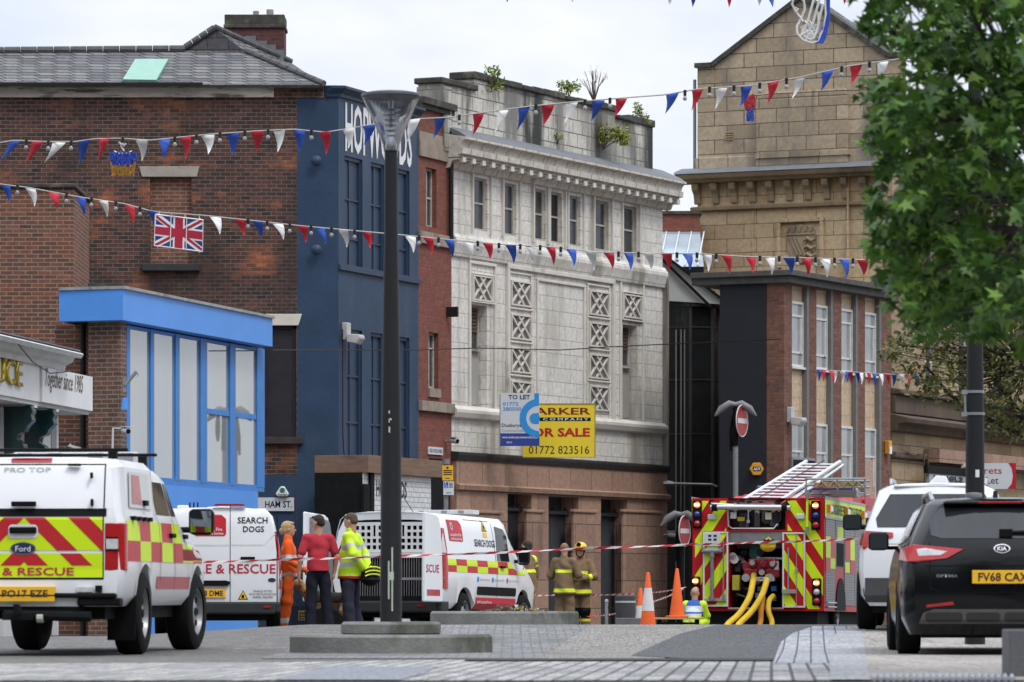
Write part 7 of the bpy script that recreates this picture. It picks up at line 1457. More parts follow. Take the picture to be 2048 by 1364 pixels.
# the hi-vis man's black helmet, held behind his back, and the camera on his chest
wv = hv.matrix_basis @ Vector((0, -.3, .82)); h_ = empty("black_helmet", wv, "black fire helmet with yellow stripes held behind the hi-vis man", "helmet", .4)
solid("shell", [('e', (0, 0, 0), (.15, .13, .15)), ('e', (.0, 0, -.05), (.17, .15, .04))], BLACK, h_, .011, .03, fmat=None); mb = MB()
for k in (-.05, .02, .09): mb.tube([(.17 * math.cos(a) * math.cos(k * 4), -.145 * math.cos(k * 4), .16 * math.sin(a) * .5 + k * .8) for a in [math.pi * (.2 + .6 * i / 6) for i in range(7)]], .011, 5)
mb.tube([(-.05, -.06, .13), (0, -.03, .2), (.06, .0, .13)], .012, 5, 1); mb.build("yellow_stripes", [BANDY, BLACK], h_)
wv = hv.matrix_basis @ Vector((.02, .2, 1.13)); c_ = empty("strap_camera", wv, "black camera hanging on a strap at the hi-vis man's chest", "camera", math.radians(74)); mb = MB(); mb.box(-.075, .075, -.04, .04, -.055, .055); mb.cyl((0, .04, 0), (0, .11, -.01), .042, n=12); mb.build("camera_body", BLACK, c_, bev=.008); mb = MB(); mb.tube([(-.075, -.02, .05), (-.09, -.09, .22), (-.06, -.13, .36)], .012, 5); mb.tube([(.075, -.02, .05), (.1, -.09, .22), (.06, -.13, .36)], .012, 5); mb.build("strap", BLACK, c_)
# dog
FUR = [M("tan_fur", (.3, .17, .08), .9, .2, 20), M("black_fur", (.018, .015, .014), .85, .2, 20), M("cream_fur", (.5, .38, .26), .9, .15, 20)]
X_ = (650 - CX) / F * 70.6
Dg = [('e', (-.16, 0, .52), (.17, .115, .15)), ('e', (.12, 0, .53), (.2, .1, .115)), ('e', (.3, 0, .53), (.13, .1, .12)), ('c', (-.27, 0, .6), (-.38, 0, .74), .085, .065), ('e', (-.42, 0, .78), (.085, .07, .07)), ('c', (-.46, 0, .755), (-.57, 0, .72), .048, .032), ('e', (-.585, 0, .722), (.022, .02, .018), .01), ('c', (-.39, .055, .81), (-.37, .085, .74), .024, .012, .01), ('c', (-.39, -.055, .81), (-.37, -.085, .74), .024, .012, .01)]
for sy in (.07, -.07):
    Dg += [('c', (-.22, sy, .46), (-.2, sy, .3), .058, .038), ('c', (-.2, sy, .3), (-.22, sy, .06), .034, .024), ('c', (-.22, sy, .045), (-.27, sy, .03), .03, .026)]
    Dg += [('c', (.33, sy, .5), (.27, sy, .33), .085, .052), ('c', (.27, sy, .33), (.4, sy, .2), .045, .03), ('c', (.4, sy, .2), (.37, sy, .05), .027, .024), ('c', (.37, sy, .04), (.31, sy, .03), .03, .025)]
Dg += [('c', (.42, 0, .56), (.52, 0, .42), .03, .024), ('c', (.52, 0, .42), (.54, 0, .26), .024, .014)]
dg = solid("dog", Dg, FUR, None, .011, .035, fmat=lambda x, y, z: 2 if (z < .12 or (x < -.5 and z < .74) or (z < .42 and abs(x) < .3 and z > .36)) else (1 if -.2 < x < .36 and z > .47 else 0))
dg.location = (X_, 70.7, g(X_, 70.7)); tag(dg, "tan and black search dog standing behind the man in red", "dog"); e = MB(); e.lathe([(0, -.01), (.009, 0), (0, .01)], (-.475, -.05, .8), n=8); e.build("eyes", EYE_M, dg); mb = MB(); mb.tube([(-.3 + .08 * math.cos(a) * .5, .09 * math.sin(a), .66 + .07 * math.cos(a) * .7) for a in [2 * math.pi * i / 14 for i in range(15)]], .014, 6); mb.build("collar", M("dog_collar", (.3, .02, .02), .6), dg)
# ---------------------------------------------------------------- street furniture
PLM = M("plinth_stone", (.2, .2, .19), .9, .2, 4, bump=.5, bscale=25, stain=((.075, .08, .06), 1.6, (1, 1, .5), .46, .68)); POSTM = M("anthracite_post", (.02, .0215, .024), .5, .12, 3, spec=.2)
def drum(mb, c, r, z0, z1, n=56): mb.lathe([(r - .02, z0), (r, z0 + .01), (r, z1 - .025), (r - .025, z1), (0, z1)], (c[0], c[1], 0), n=n)
lpx, lD = (782 - CX) / F * 44., 44.0; z0 = g(lpx, lD) - .03
r = empty("stone_plinth", (lpx, lD, z0), "two-tier round stone plinth under the tall lamp post", "plinth"); r1 = 207 / 9000 * 43.05; zA, zB, zC = -.02, P(780, 1270, 43.05).z - z0, P(780, 1244, 43.5).z - z0
mb = MB(); drum(mb, (0, 0), r1, zA, zB); mb.build("lower_step", PLM, r, sm=40); mb = MB(); drum(mb, (0, 0), 101 / 9000 * 43.5, zB + .001, zC); mb.build("upper_step", PLM, r, sm=40)
lp = empty("street_lamp", (lpx, lD, z0 + zC), "tall dark street lamp with an upturned clear glass cone head", "street lamp"); b0 = z0 + zC
pz = lambda py: P(782, py, lD).z - b0
mb = MB(); mb.lathe([(.108, 0), (.106, .02), (.1, pz(900)), (.068, pz(470)), (.064, pz(302)), (0, pz(301))], n=28); post = mb.build("post", POSTM, lp, sm=40)
mb = MB(); zc = pz(1160); mb.box(-.026, -.012, -.112, -.108, pz(1198), pz(1122)); mb.box(.008, .022, -.113, -.108, pz(1222), pz(1095)); mb.box(-.012, .03, -.114, -.109, pz(1160), pz(1144)); mb.build("tape_marks", M("pale_tape", (.5, .55, .47), .6), post)
mb = MB(); [mb.box(-.02, -.02 + w_, -.107, -.1, pz(b_), pz(a_)) for a_, b_, w_ in ((822, 828, .012), (838, 841, .03), (840, 846, .01), (854, 866, .014))]; mb.build("sticker_scraps", M("pale_tape", (.5, .5, .5)), post)
GLC = M("clear_polycarbonate", (.8, .82, .84), .04, .02); GLC.node_tree.nodes["Principled BSDF"].inputs["Transmission Weight"].default_value = 1.; GLC.node_tree.nodes["Principled BSDF"].inputs["IOR"].default_value = 1.25
zg0, zg1 = pz(302), pz(196); rg = 57 / 9000 * lD
prf = [(.075, zg0), (.085, zg0 + .06), (.12, zg0 + .16), (.2, zg0 + .34), (rg, zg1)]
mb = MB(); mb.lathe(prf + [(x - .004, z) for x, z in prf[::-1]], n=40); mb.build("glass_cone", GLC, lp, sm=60)
mb = MB(); mb.lathe([(0, zg1 + .01), (rg + .005, zg1), (rg + .014, zg1 + .015), (rg + .008, zg1 + .04), (rg * .7, zg1 + .06), (0, zg1 + .065)], n=40); mb.build("cap", M("lamp_cap", (.07, .075, .08), .4), lp, sm=40)
mb = MB(); mb.cyl((0, 0, zg0), (0, 0, zg1), .022, n=10); mb.lathe([(.05, zg0 + .01), (.06, zg0 + .05), (.03, zg0 + .12), (.02, zg0 + .3)], n=16); [mb.lathe([(.03 + k * .008, zg0 + .14 + k * .05), (.045 + k * .011, zg0 + .155 + k * .05)], n=16) for k in range(6)]; mb.build("lamp_optic", STEEL, lp, sm=50)
# second plinth with rubbish on it
c = ((1009 - CX) / F * 57.6, 57.6); zz = g(c[0], 56.6) - .03; r = empty("stone_plinth", (c[0], c[1], zz), "low round stone plinth littered with leaves beside the open dog van", "plinth"); zt = P(1009, 1223, 56.65).z - zz
mb = MB(); drum(mb, (0, 0), 151 / 9000 * 56.65, -.02, zt); mb.build("step", PLM, r, sm=40)
mb = MB(); rr = random.Random(2)
for k in range(220):
    a, q = rr.uniform(-.55, .55), rr.uniform(-.9, -.3); s_ = rr.uniform(.015, .05); mb.add([(a + rr.uniform(-s_, s_), q + rr.uniform(-s_, s_), zt + rr.uniform(0, .09 * max(0, 1 - abs(a - .15) / .5)) + .004) for _ in range(3)], [(0, 1, 2)], rr.choice((0, 0, 1, 2)))
tag(mb.build("leaf_litter", [M("litter_brown", (.08, .07, .05), .9), M("litter_yellow", (.3, .24, .04), .9), M("litter_pale", (.4, .4, .38), .9)], r), kind="stuff")
# grey lamp post at the right
D2 = 47.3; x2 = (1950 - CX) / F * D2; z2 = g(x2, D2); r = empty("lamp_post", (x2, D2, z2), "tall grey post with clamp bands rising into the leafy crown behind the black car", "lamp post")
qz = lambda py: P(1950, py, D2).z - z2
mb = MB(); mb.lathe([(.108, -.05), (.107, .5), (.098, qz(900)), (.08, qz(640)), (.062, qz(-260)), (0, qz(-261))], n=26); mb.build("post", POSTM, r, sm=40)
mb = MB(); [mb.lathe([(.09 + i * .004, qz(py) - .015), (.098 + i * .004, qz(py) - .012), (.098 + i * .004, qz(py) + .012), (.09 + i * .004, qz(py) + .015)], n=24) for i, py in enumerate((784, 828))]; [mb.box(-.14, -.08, -.05, .0, qz(py) - .025, qz(py) + .02) for py in (784, 828)]; mb.tube([(-.11, -.03, qz(784)), (-.1, -.03, qz(828))], .014, 5); mb.build("clamp_band", M("satin_band", (.35, .36, .37), .4, .1, metal=.6), r, sm=40)
mb = MB(); mb.box(-.005, .035, -.104, -.09, qz(955), qz(940)); mb.build("sticker", TXTWHT, r)
mb = MB(); mb.tube([(0, 0, qz(-40)), (-.3, 0, qz(-90)), (-.62, -.05, qz(-60))], .04, 8); mb.box(-.95, -.55, -.1, .1, qz(-62), qz(-48)); mb.build("lamp_arm", POSTM, r)
# signs and lamps in the alley mouth
SR = M("sign_red", (.33, .025, .03), .45, .06, 3); SWT = M("sign_white", (.6, .58, .56), .45)
def noentry(px, D, ptop, cy, ry, poff, label, pm):
    x = (px - CX) / F * D; z = g(x, D); r = empty("no_entry_sign", (x, D, z), label, "road sign"); f_ = lambda py: P(px, py, D).z - z
    mb = MB(); mb.cyl((0, 0, 0), (0, 0, f_(ptop + 80)), .055, n=10, mi=1); mb.cyl((0, 0, f_(ptop + 80)), (0, 0, f_(ptop)), .075, .06, n=10); mb.tube([(-.1, .02, f_(ptop + 90)), (-.11, .0, f_(ptop + 50)), (-.06, 0, f_(ptop + 18))], .03, 6); mb.build("pole", [BLACK, pm], r, sm=50)
    for sg in (1, -1):
        mb = MB(); pts = [(0, 0, f_(ptop - 2)), (sg * .12, 0, f_(ptop - 4)), (sg * .3, -.02, f_(ptop + 6)), (sg * .44, -.04, f_(ptop + 20))]; mb.tube(pts, [.06, .085, .085, .02], 10); mb.build("lamp_arm", M("lamp_shell", (.16, .165, .17) if pm is GREYM else (.03, .03, .032), .4, .15, 5), r, sm=60)
    rr_ = ry / 9000 * D; mb = MB(); o = rr_ * .5; mb.cyl((0, -.03, 0), (0, -.02, 0), rr_, n=30); d = mb.build("disc", SR, r, sm=40); d.location = (poff, -.06, f_(cy)); d.rotation_euler = (0, 0, math.radians(66))
    mb = MB(); mb.box(-rr_ * .78, rr_ * .78, -.036, -.031, -rr_ * .16, rr_ * .16); mb.build("white_bar", SWT, d); mb = MB(); mb.tube([(rr_ * 1.02 * math.cos(t), -.027, rr_ * 1.02 * math.sin(t)) for t in [i * math.pi / 16 for i in range(33)]], rr_ * .035, 5); mb.build("rim", SWT, d); return r
noentry(1471, 96, 812, 842, 31, .11, "tall no-entry sign on a twin-lamp pole before the black side wall", GREYM); noentry(1362, 97, 1032, 1062, 30, .05, "lower no-entry sign on a black twin-lamp pole beside the fire engine", BLACK)
w = on(whF, 1328, 966, -.1); r = empty("bracket_lamp", w, "thin long-armed bracket lamp at the corner of the white facade", "wall lamp"); mb = MB(); mb.tube([(0, 0, 0), (.3, 0, -.01), (1.1, 0, -.03), (1.22, 0, -.08)], .022, 6); mb.build("arm", M("dull_steel", (.3, .3, .31)), r); mb = MB(); mb.lathe([(.0, .06), (.12, .03), (.17, -.02), (.06, -.03)], (.1, 0, .0), n=16); mb.build("lamp_shade", M("pale_grey_housing", (.45, .45, .44)), r, sm=40)
D_ = 88.; x = (892 - CX) / F * D_; z = g(x, D_); r = empty("parking_sign", (x, D_, z), "grey pole with yellow and white parking plates beside the white van", "road sign"); f_ = lambda py: P(892, py, D_).z - z
mb = MB(); mb.cyl((0, 0, 0), (0, 0, f_(924)), .045, n=12); mb.cyl((0, 0, f_(928)), (0, 0, f_(918)), .07, n=12); mb.build("pole", GREYM, r, sm=40)
for nm_, a, b_, m_, x0, x1 in (("yellow_plate", 931, 961, M("plate_amber", (.75, .42, .02), .5), -.07, .14), ("white_plate", 963, 990, WB, -.05, .155)):
    mb = MB(); mb.box(x0, x1, -.08, -.06, f_(b_), f_(a)); o = mb.build(nm_, m_, r); hh = f_(a) - f_(b_)
    mb = MB(); q = f_(b_)
    if nm_[0] == 'y': [mb.box(x0 + .02, x1 - .02, -.082, -.08, q + hh * t, q + hh * t + .02) for t in (.36, .5, .62)]; mb.cyl((x0 + .1, -.082, q + hh * .84), (x0 + .1, -.08, q + hh * .84), .025, n=10); mb.box(x0 + .05, x1 - .06, -.082, -.08, q + hh * .12, q + hh * .16)
    else: mb.box(x0 + .01, x0 + .095, -.082, -.08, q + hh * .52, q + hh * .94, 1); [mb.box(x0 + .11, x1 - .02, -.082, -.08, q + hh * t, q + hh * t + .012) for t in (.55, .65, .75, .85)]; mb.box(x0 + .06, x1 - .05, -.082, -.08, q + hh * .14, q + hh * .18)
    mb.build("plate_print", [TXTBLK, M("parking_blue", (.03, .1, .45), .5)], o)
    if nm_[0] == 'w': mb = MB(); cx_, cz_ = x0 + .045, q + hh * .68; mb.cyl((cx_ - .008, -.084, cz_ + .06), (cx_ - .008, -.082, cz_ + .06), .01, n=8); mb.tube([(cx_ - .008, -.084, cz_ + .045), (cx_ - .005, -.084, cz_ + .005), (cx_ + .02, -.084, cz_ + .005), (cx_ + .03, -.084, cz_ - .035)], .005, 4); mb.tube([(cx_ - .008 + .026 * math.cos(t), -.084, cz_ - .01 + .026 * math.sin(t)) for t in [2.4 + i * .4 for i in range(10)]], .004, 4); mb.build("wheelchair_symbol", TXTWHT, o)
# cones, bollard, chain post, board on a crate
CON = M("cone_orange", (.72, .11, .02), .55, .1, 5, stain=((.25, .07, .03), 3, (1, 1, 1), .6, .85)); CWH = M("cone_white_sleeve", (.62, .6, .58), .5, .1, 6)
def cone(px, D, h, r0, label, band, gz=None):
    x = (px - CX) / F * D; z = g(x, D) if gz is None else gz; r = empty("traffic_cone", (x, D, z), label, "traffic cone", .2, "traffic cones by the cordon"); mb = MB(); mb.box(-r0 * 1.25, r0 * 1.25, -r0 * 1.25, r0 * 1.25, 0, .035); mb.build("base", CON, r, bev=.015)
    R_c = lambda t: r0 * (1 - t) + .028 * t; mb = MB(); mb.lathe([(r0, .036), (R_c(.1), h * .1), (R_c(1), h * .985), (.02, h), (0, h)], n=24); mb.build("cone_body", CON, r, sm=50)
    if band: a, b_ = band; mb = MB(); mb.lathe([(R_c(a) + .003, h * a), (R_c(b_) + .003, h * b_)], n=24); mb.build("white_sleeve", CWH, r, sm=50)
    return r
cone(1296, 72, .97, .14, "orange cone with a broad white band near the bollard", (.36, .74)); cone(1281, 77, .8, .12, "orange and white cone half hidden behind the nearer banded cone", (.3, .62))
D3 = 78.5; x3 = (1356 - CX) / F * D3; zb = P(1356, 1236, D3).z; r = empty("board_on_crate", (x3, D3, g(x3, D3)), "wooden board laid on a black slatted crate under the tall cone", "crate"); gz_ = zb - g(x3, D3)
mb = MB(); [mb.box(-.36, .36, -.3, .3, gz_ - .05 - k * .06, gz_ - .015 - k * .06) for k in range(1, 6)]; [mb.box(sx - .03, sx + .03, -.28, .28, 0, gz_ - .02) for sx in (-.33, .33)]; mb.build("crate", BLACK, r); mb = MB(); mb.box(-.42, .46, -.36, .34, gz_ - .02, gz_ + .008); mb.build("board", M("plywood", (.42, .29, .16), .8, .15, 5), r)
cone(1354, D3, .86, .135, "tall plain orange cone standing on a wooden board", None, zb + .008)
D4 = 76.; x4 = (1251 - CX) / F * D4; z4 = g(x4, D4); r = empty("bollard", (x4, D4, z4), "dark grey round bollard with a pale reflective band", "bollard"); mb = MB(); hb = P(1251, 1190, D4).z - z4; mb.lathe([(.17, 0), (.17, hb - .02), (.15, hb), (0, hb)], n=24); mb.build("post", M("bollard_grey", (.05, .052, .055), .6, .15, 5), r, sm=40); mb = MB(); mb.lathe([(.173, hb - .13), (.173, hb - .1)], n=24); mb.build("reflective_band", SILV, r, sm=40)
D5 = 73.; x5 = (1262 - CX) / F * D5; z5 = g(x5, D5); r = tag(MB().box(-.25, .25, -.2, .2, -.02, P(1262, 1236, D5).z - z5).build("concrete_block", M("grey_block", (.13, .13, .135), .85, .2, 5), bev=.01, loc=(x5, D5, z5)), "low grey concrete block in front of the bollard", "block")
D6 = 78.; x6 = (1213 - CX) / F * D6; z6 = g(x6, D6); r = empty("chain_post", (x6, D6, z6), "thin steel barrier post with a sagging chain beside the bollard", "barrier post"); hp = P(1213, 1205, D6).z - z6; mb = MB(); mb.cyl((0, 0, 0), (0, 0, hp), .028, n=10); mb.lathe([(.0, hp), (.035, hp + .01), (.03, hp + .05), (0, hp + .06)], n=10); mb.build("post", STEEL, r, sm=40); mb = MB(); mb.tube([(0, 0, hp - .08), (.1, 0, hp - .1), (.3, .1, hp - .26), (.6, .2, hp - .3), (.85, .3, hp - .18)], .014, 5); mb.build("chain", DARK, r)
# granite block at the bottom right corner
D7 = 30.; x7 = (2018 - CX) / F * D7; zt = P(2018, 1259, D7).z; zz = g(x7 + .4, D7); tag(MB().box(0, 1.4, 0, .45, -.05, zt - zz).build("granite_bench", M("speckled_granite", (.12, .12, .125), .7, .3, 60, bump=.1), bev=.012, loc=(x7, D7, zz)), "dark granite bench block in front of the black car", "bench")
# cordon tape
TW, TR_ = M("tape_white", (.65, .62, .6), .5), M("tape_red", (.5, .03, .04), .5)
def tape(label, pts, w=.036, seg=.16):
    W_ = [P(*p) for p in pts]; P_ = []
    for a, b in zip(W_, W_[1:]):
        n = max(2, int((b - a).length / .08)); sag = min(.05, .004 * (b - a).length)
        P_ += [a.lerp(b, i / n) + Vector((0, 0, -sag * 4 * (i / n) * (1 - i / n))) for i in range(n)]
    P_.append(W_[-1]); mb = MB(); d = 0.; up = []
    for i, p in enumerate(P_): t = .9 * math.sin(i * .23) ; up.append(Vector((0, .5 * math.sin(i * .31), 1)).normalized() * w / 2 * (.55 + .45 * abs(math.cos(i * .17))))
    sk = .05
    for i in range(len(P_) - 1):
        dv = (P_[i + 1] - P_[i]); d += dv.length; e = dv.normalized() * sk
        mb.poly([P_[i] - up[i] - e, P_[i + 1] - up[i + 1] - e, P_[i + 1] + up[i + 1] + e, P_[i] + up[i] + e], int(d / seg) % 2)
    o = mb.build("cordon_tape", [TW, TR_]); m_ = o.modifiers.new("film", 'SOLIDIFY'); m_.thickness = .002
    return tag(o, label, "cordon tape", "red and white cordon tapes")
tape("long red and white tape strung past the vans to the parked cars", [(398, 1124, 63), (560, 1119, 62.6), (784, 1112, 62)]); tape("red and white tape running from the lamp post across the fire engine", [(784, 1112, 62), (1180, 1096, 63), (1383, 1089, 63), (1500, 1085, 62), (1765, 1075, 60)])
tape("lower red and white tape behind the two firefighters", [(1066, 1191, 89), (1110, 1190, 90), (1275, 1187, 86), (1345, 1180, 83), (1368, 1176, 83)]); tape("short red and white tape slanting down past the bollard", [(1366, 1178, 83), (1310, 1202, 79), (1255, 1222, 76.4), (1190, 1232, 80), (1178, 1234, 80)])
# pub notice on the navy wall behind the woman's legs
a_, b_ = P(582, 1258, 87.7), P(618, 1212, 87.7); r = empty("wall_notice", a_, "dark blue notice with a gold square emblem low on the navy wall", "notice"); mb = MB(); mb.box(0, b_.x - a_.x, 0, .03, 0, b_.z - a_.z); mb.build("panel", M("notice_navy", (.012, .02, .045), .6), r)
GLD = M("gold_print", (.5, .36, .06), .5); w_, h_ = b_.x - a_.x, b_.z - a_.z; mb = MB(); x0, x1, q0, q1 = w_ * .42, w_ * .86, h_ * .38, h_ * .8
for q in ((x0, x1, q0, q0 + .012), (x0, x1, q1 - .012, q1), (x0, x0 + .012, q0, q1), (x1 - .012, x1, q0, q1)): mb.box(q[0], q[1], -.004, 0, q[2], q[3])
for k in range(3): mb.tube([(x0 + .03 + .011 * i, -.003, q0 + .05 + k * .055 + .018 * math.sin(i * 2.1 + k)) for i in range(int((x1 - x0 - .05) / .011))], .006, 4)
mb.build("emblem", GLD, r)
# ---------------------------------------------------------------- bunting, hanging illuminations
FLAGM = {'b': M("flag_blue", (.03, .085, .42), .6, .08, 3), 'r': M("flag_red", (.55, .025, .045), .6, .08, 3), 'w': M("flag_white", (.75, .75, .74), .6, .05, 3)}
for k_ in FLAGM.values():
    b = k_.node_tree.nodes["Principled BSDF"]; b.inputs["Subsurface Weight"].default_value = 0
CORD = M("pale_cord", (.45, .43, .4), .7); SOCK = M("black_socket", (.015, .015, .016), .5); BULB = M("clear_bulb", (.32, .32, .33), .1, .05, coat=1.)
def bunting(label, pts, D0, D1, flags, hpx, wpx, skew, group="bunting strings across the street", bulbs=True, wire=CORD):
    xs = [p[0] for p in pts]; D = lambda px: D0 + (D1 - D0) * (px - xs[0]) / (xs[-1] - xs[0]); yy = lambda px: lerp_at(xs, [p[1] for p in pts], px)
    a = P(xs[0], pts[0][1], D0); r = empty("bunting_string", a, label, "bunting", 0, group); loc = lambda px, py, dd=0.: P(px, py, D(px) + dd) - a
    mb = MB(); q = []
    x = xs[0]
    while x < xs[-1]: q.append(loc(x, yy(x) - .5)); x += 12
    q.append(loc(xs[-1], pts[-1][1])); mb.tube(q, .009, 5); mb.build("cord", wire, r)
    for n, (px, c) in enumerate(flags):
        rr = random.Random(int(px) * 7 + 3); sk = skew(px) + rr.uniform(-3, 3); w_ = wpx * rr.uniform(.86, 1.05); h_ = hpx * rr.uniform(.9, 1.06); mb = MB(); yw = rr.uniform(-.1, .1); N = 5; cv = rr.uniform(-.05, .05)
        top0, top1 = loc(px - w_ / 2, yy(px - w_ / 2)), loc(px + w_ / 2, yy(px + w_ / 2)); top1 = top1 + Vector((0, yw, 0)); tip = loc(px + sk, yy(px) + h_) + Vector((0, rr.uniform(-.08, .08), 0)); vs = []
        for i in range(N + 1):
            t = i / N; l, e = top0.lerp(tip, t), top1.lerp(tip, t); bow = Vector((.02 * math.sin(t * 3) * rr.choice((1, 1)), cv * math.sin(t * 3.1), 0)); vs += [l + bow, e + bow]
        mb.add(vs, [(2 * i, 2 * i + 2, 2 * i + 3, 2 * i + 1) for i in range(N)]); f_ = mb.build("flag", FLAGM[c], r, sm=180); m_ = f_.modifiers.new("cloth", 'SOLIDIFY'); m_.thickness = .003
        if bulbs and n + 1 < len(flags) and rr.random() < .8:
            bx = (px + flags[n + 1][0]) / 2
            if flags[n + 1][0] - px < 90:
                o = loc(bx, yy(bx), -.02); mb = MB(); t_ = Vector((rr.uniform(-.03, .01), 0, -1)).normalized(); mb.cyl(o + Vector((0, 0, .02)), o + t_ * .055, .02, n=8); s_ = mb.build("bulb_socket", SOCK, r, sm=50); mb = MB(); c_ = o + t_ * .09; mb.lathe([(0, -.03), (.022, -.02), (.028, 0), (.018, .025), (.013, .04)], tuple(c_), n=10); mb.build("bulb", BULB, s_, sm=180)
    return r
A = [(-20, 289), (30, 281), (90, 284), (150, 284), (190, 278), (240, 277), (300, 281), (360, 275), (420, 269), (520, 262), (590, 259), (650, 265), (690, 259), (740, 250), (840, 238), (900, 235), (990, 222), (1060, 213), (1130, 206), (1250, 196), (1330, 190), (1400, 178), (1500, 172), (1600, 155), (1700, 132), (1830, 114)]
FA = list(zip((30, 75, 118, 167, 208, 283, 328, 371, 415, 465, 514, 558, 597, 649, 697, 740, 828, 880, 957, 1005, 1048, 1096, 1143, 1197, 1243, 1345, 1395, 1443, 1493, 1546, 1600, 1655, 1712, 1766), "brwbrwbrwbrwbrwbwbrwbrwbrbrwbrwbrw"))
bunting("upper red, white and blue bunting strung from the brick gable towards the near tree", A, 62, 57, FA, 44, 26, lambda x: -28 if x < 130 else (-12 if x < 230 else (0 if x < 700 else -14)))
B = [(-20, 366), (60, 376), (150, 393), (250, 408), (308, 424), (405, 431), (500, 441), (600, 452), (700, 461), (800, 470), (900, 480), (1000, 489), (1100, 494), (1200, 505), (1300, 507), (1400, 508), (1500, 514), (1600, 516), (1750, 521)]
FB = list(zip((10, 60, 106, 160, 206, 257, 303, 430, 478, 514, 555, 604, 640, 686, 732, 820, 856, 898, 936, 975, 1021, 1060, 1101, 1142, 1180, 1217, 1257, 1297, 1333, 1375, 1413, 1452, 1500, 1540, 1577, 1612, 1650, 1688, 1724), "bwrbwrbwrbwrbwrwrbwrbwrbwrbwrbwrrwbrwbr"))
bunting("lower red, white and blue bunting carrying the union flag frame", B, 66, 62, FB, 36, 22, lambda x: 9 if x < 740 else 5)
bunting("short dense bunting hung low in front of the office block panels", [(1632, 739), (1700, 744), (1760, 748), (1842, 751)], 93, 92, list(zip((1638, 1647, 1662, 1670, 1685, 1694, 1700, 1714, 1722, 1738, 1748, 1762, 1774, 1788, 1802, 1816, 1832), "brrwwbrbwrbwrbwrb")), 26, 10, lambda x: 0, bulbs=False)
bunting("bunting almost cut off by the top of the frame, only flag tips showing", [(960, -34), (1300, -32), (1500, -26), (1760, -30)], 60, 56, list(zip((1008, 1140, 1335, 1383, 1452, 1513, 1532, 1683), "bwwbrwbr")), 42, 26, lambda x: 4 if x != 1532 else 10)
# union flag of rope light in a frame
D8 = 65.2; tl, trr, bl = P(311, 429, D8), P(406, 440, D8), P(309, 491, D8); br = P(405, 503, D8); r = empty("union_flag_light", tl, "union flag made of coloured tube in a white frame, hung below the bunting", "flag")
def uv_(u, v, d=0.): return tl.lerp(trr, u).lerp(bl.lerp(br, u), v) - tl + Vector((0, d, 0))
def up(poly, d): return [uv_(u, v, d) for u, v in poly]
mb = MB(); mb.poly(up([(0, 0), (0, 1), (1, 1), (1, 0)], 0)); mb.build("blue_field", BR("blue_tube_rows", (.03, .07, .34), (.04, .09, .38), (.01, .015, .06), 9, .022, .006, rough=.4, off=0), r)
mb = MB()
def band(mb, p, q, w, d):
    a, b = Vector((p[0] * 1.5, p[1])), Vector((q[0] * 1.5, q[1])); n = (b - a).normalized(); n = Vector((-n.y, n.x)) * w / 2
    mb.poly(up([(c.x / 1.5, c.y) for c in (a + n, b + n, b - n, a - n)], d)[::-1])
for p, q in (((.02, .03), (.98, .97)), ((.98, .03), (.02, .97))): band(mb, p, q, .2, -.004)
band(mb, (.5, 0), (.5, 1), .36, -.006); band(mb, (0, .5), (1, .5), .36, -.0065); mb.build("white_cross", FLAGM['w'], r)
mb = MB()
for p, q in (((.02, .055), (.5, .535)), ((.98, .945), (.5, .465)), ((.98, .02), (.5, .5)), ((.02, .98), (.5, .5))): band(mb, p, q, .08, -.008)
band(mb, (.5, 0), (.5, 1), .25, -.01); band(mb, (0, .5), (1, .5), .25, -.0105); mb.build("red_cross", M("red_tube", (.42, .02, .05), .5, .15, 30, sc=(1, 1, 6)), r)
mb = MB(); mb.tube([uv_(0, 0), uv_(0, 1), uv_(1, 1), uv_(1, 0), uv_(0, 0)], .012, 5); [mb.tube([uv_(u, 0, -.012), uv_(u, 1, -.012)], .008, 4) for u in (.33, .66)]; [mb.tube([uv_(u, 0), uv_(u, -.12)], .006, 4) for u in (.08, .34, .62, .92)]; mb.build("frame", WHITE, r)
# crown, swan, soldier outlines in rope light
def ropes(name, label, cat, px0, py0, D, sets):
    a = P(px0, py0, D); r = empty(name, a, label, cat, 0, "rope-light figures over the street")
    for nm_, mat, rad, lines in sets:
        mb = MB(); [mb.tube([P(px0 + x, py0 + y, D) - a + Vector((0, .01 * math.sin(i), 0)) for i, (x, y) in enumerate(l)], rad, 5) for l in lines]; mb.build(nm_, mat, r, sm=60)
    return r
rc = random.Random(6)
wig = lambda x0, x1, y, n, a, s: [(x0 + (x1 - x0) * i / n, y + a * math.sin(i * 1.9 + s)) for i in range(n + 1)]
RB, RG_, RW = M("rope_blue", (.03, .07, .4), .4), M("rope_gold", (.36, .18, .03), .5), M("rope_white", (.6, .6, .58), .4)
ropes("crown_light", "blue and gold crown figure hanging from the upper bunting", "light figure", 246, 282, 61.6, [("blue_tube", RB, .014, [wig(-25 + k, 25 - k, 26 + k * 4, 22, 5, k) for k in range(6)] + [[(-24, 22), (-26, 34), (-20, 46), (-15, 50)], [(24, 22), (27, 34), (20, 46), (14, 50)]]), ("gold_tube", RG_, .014, [wig(-22, 22, 50 + k * 4, 20, 4, k * 2) for k in range(5)] + [[(-24, 42), (-20, 68), (20, 68), (24, 42)]]), ("white_tube", RW, .012, [[(-18, 20), (-8, 25), (8, 25), (18, 20)], [(0, 0), (-4, 10), (2, 20)], [(-8, 2), (0, 12), (6, 4)]])])
sw = [(0, 5), (-6, -4), (-14, -14), (-22, -30), (-18, -42), (-6, -44), (2, -36), (4, -20), (-4, 0), (-12, 14), (-12, 28), (0, 42), (18, 48), (30, 44), (40, 20), (46, -10), (44, -44)]
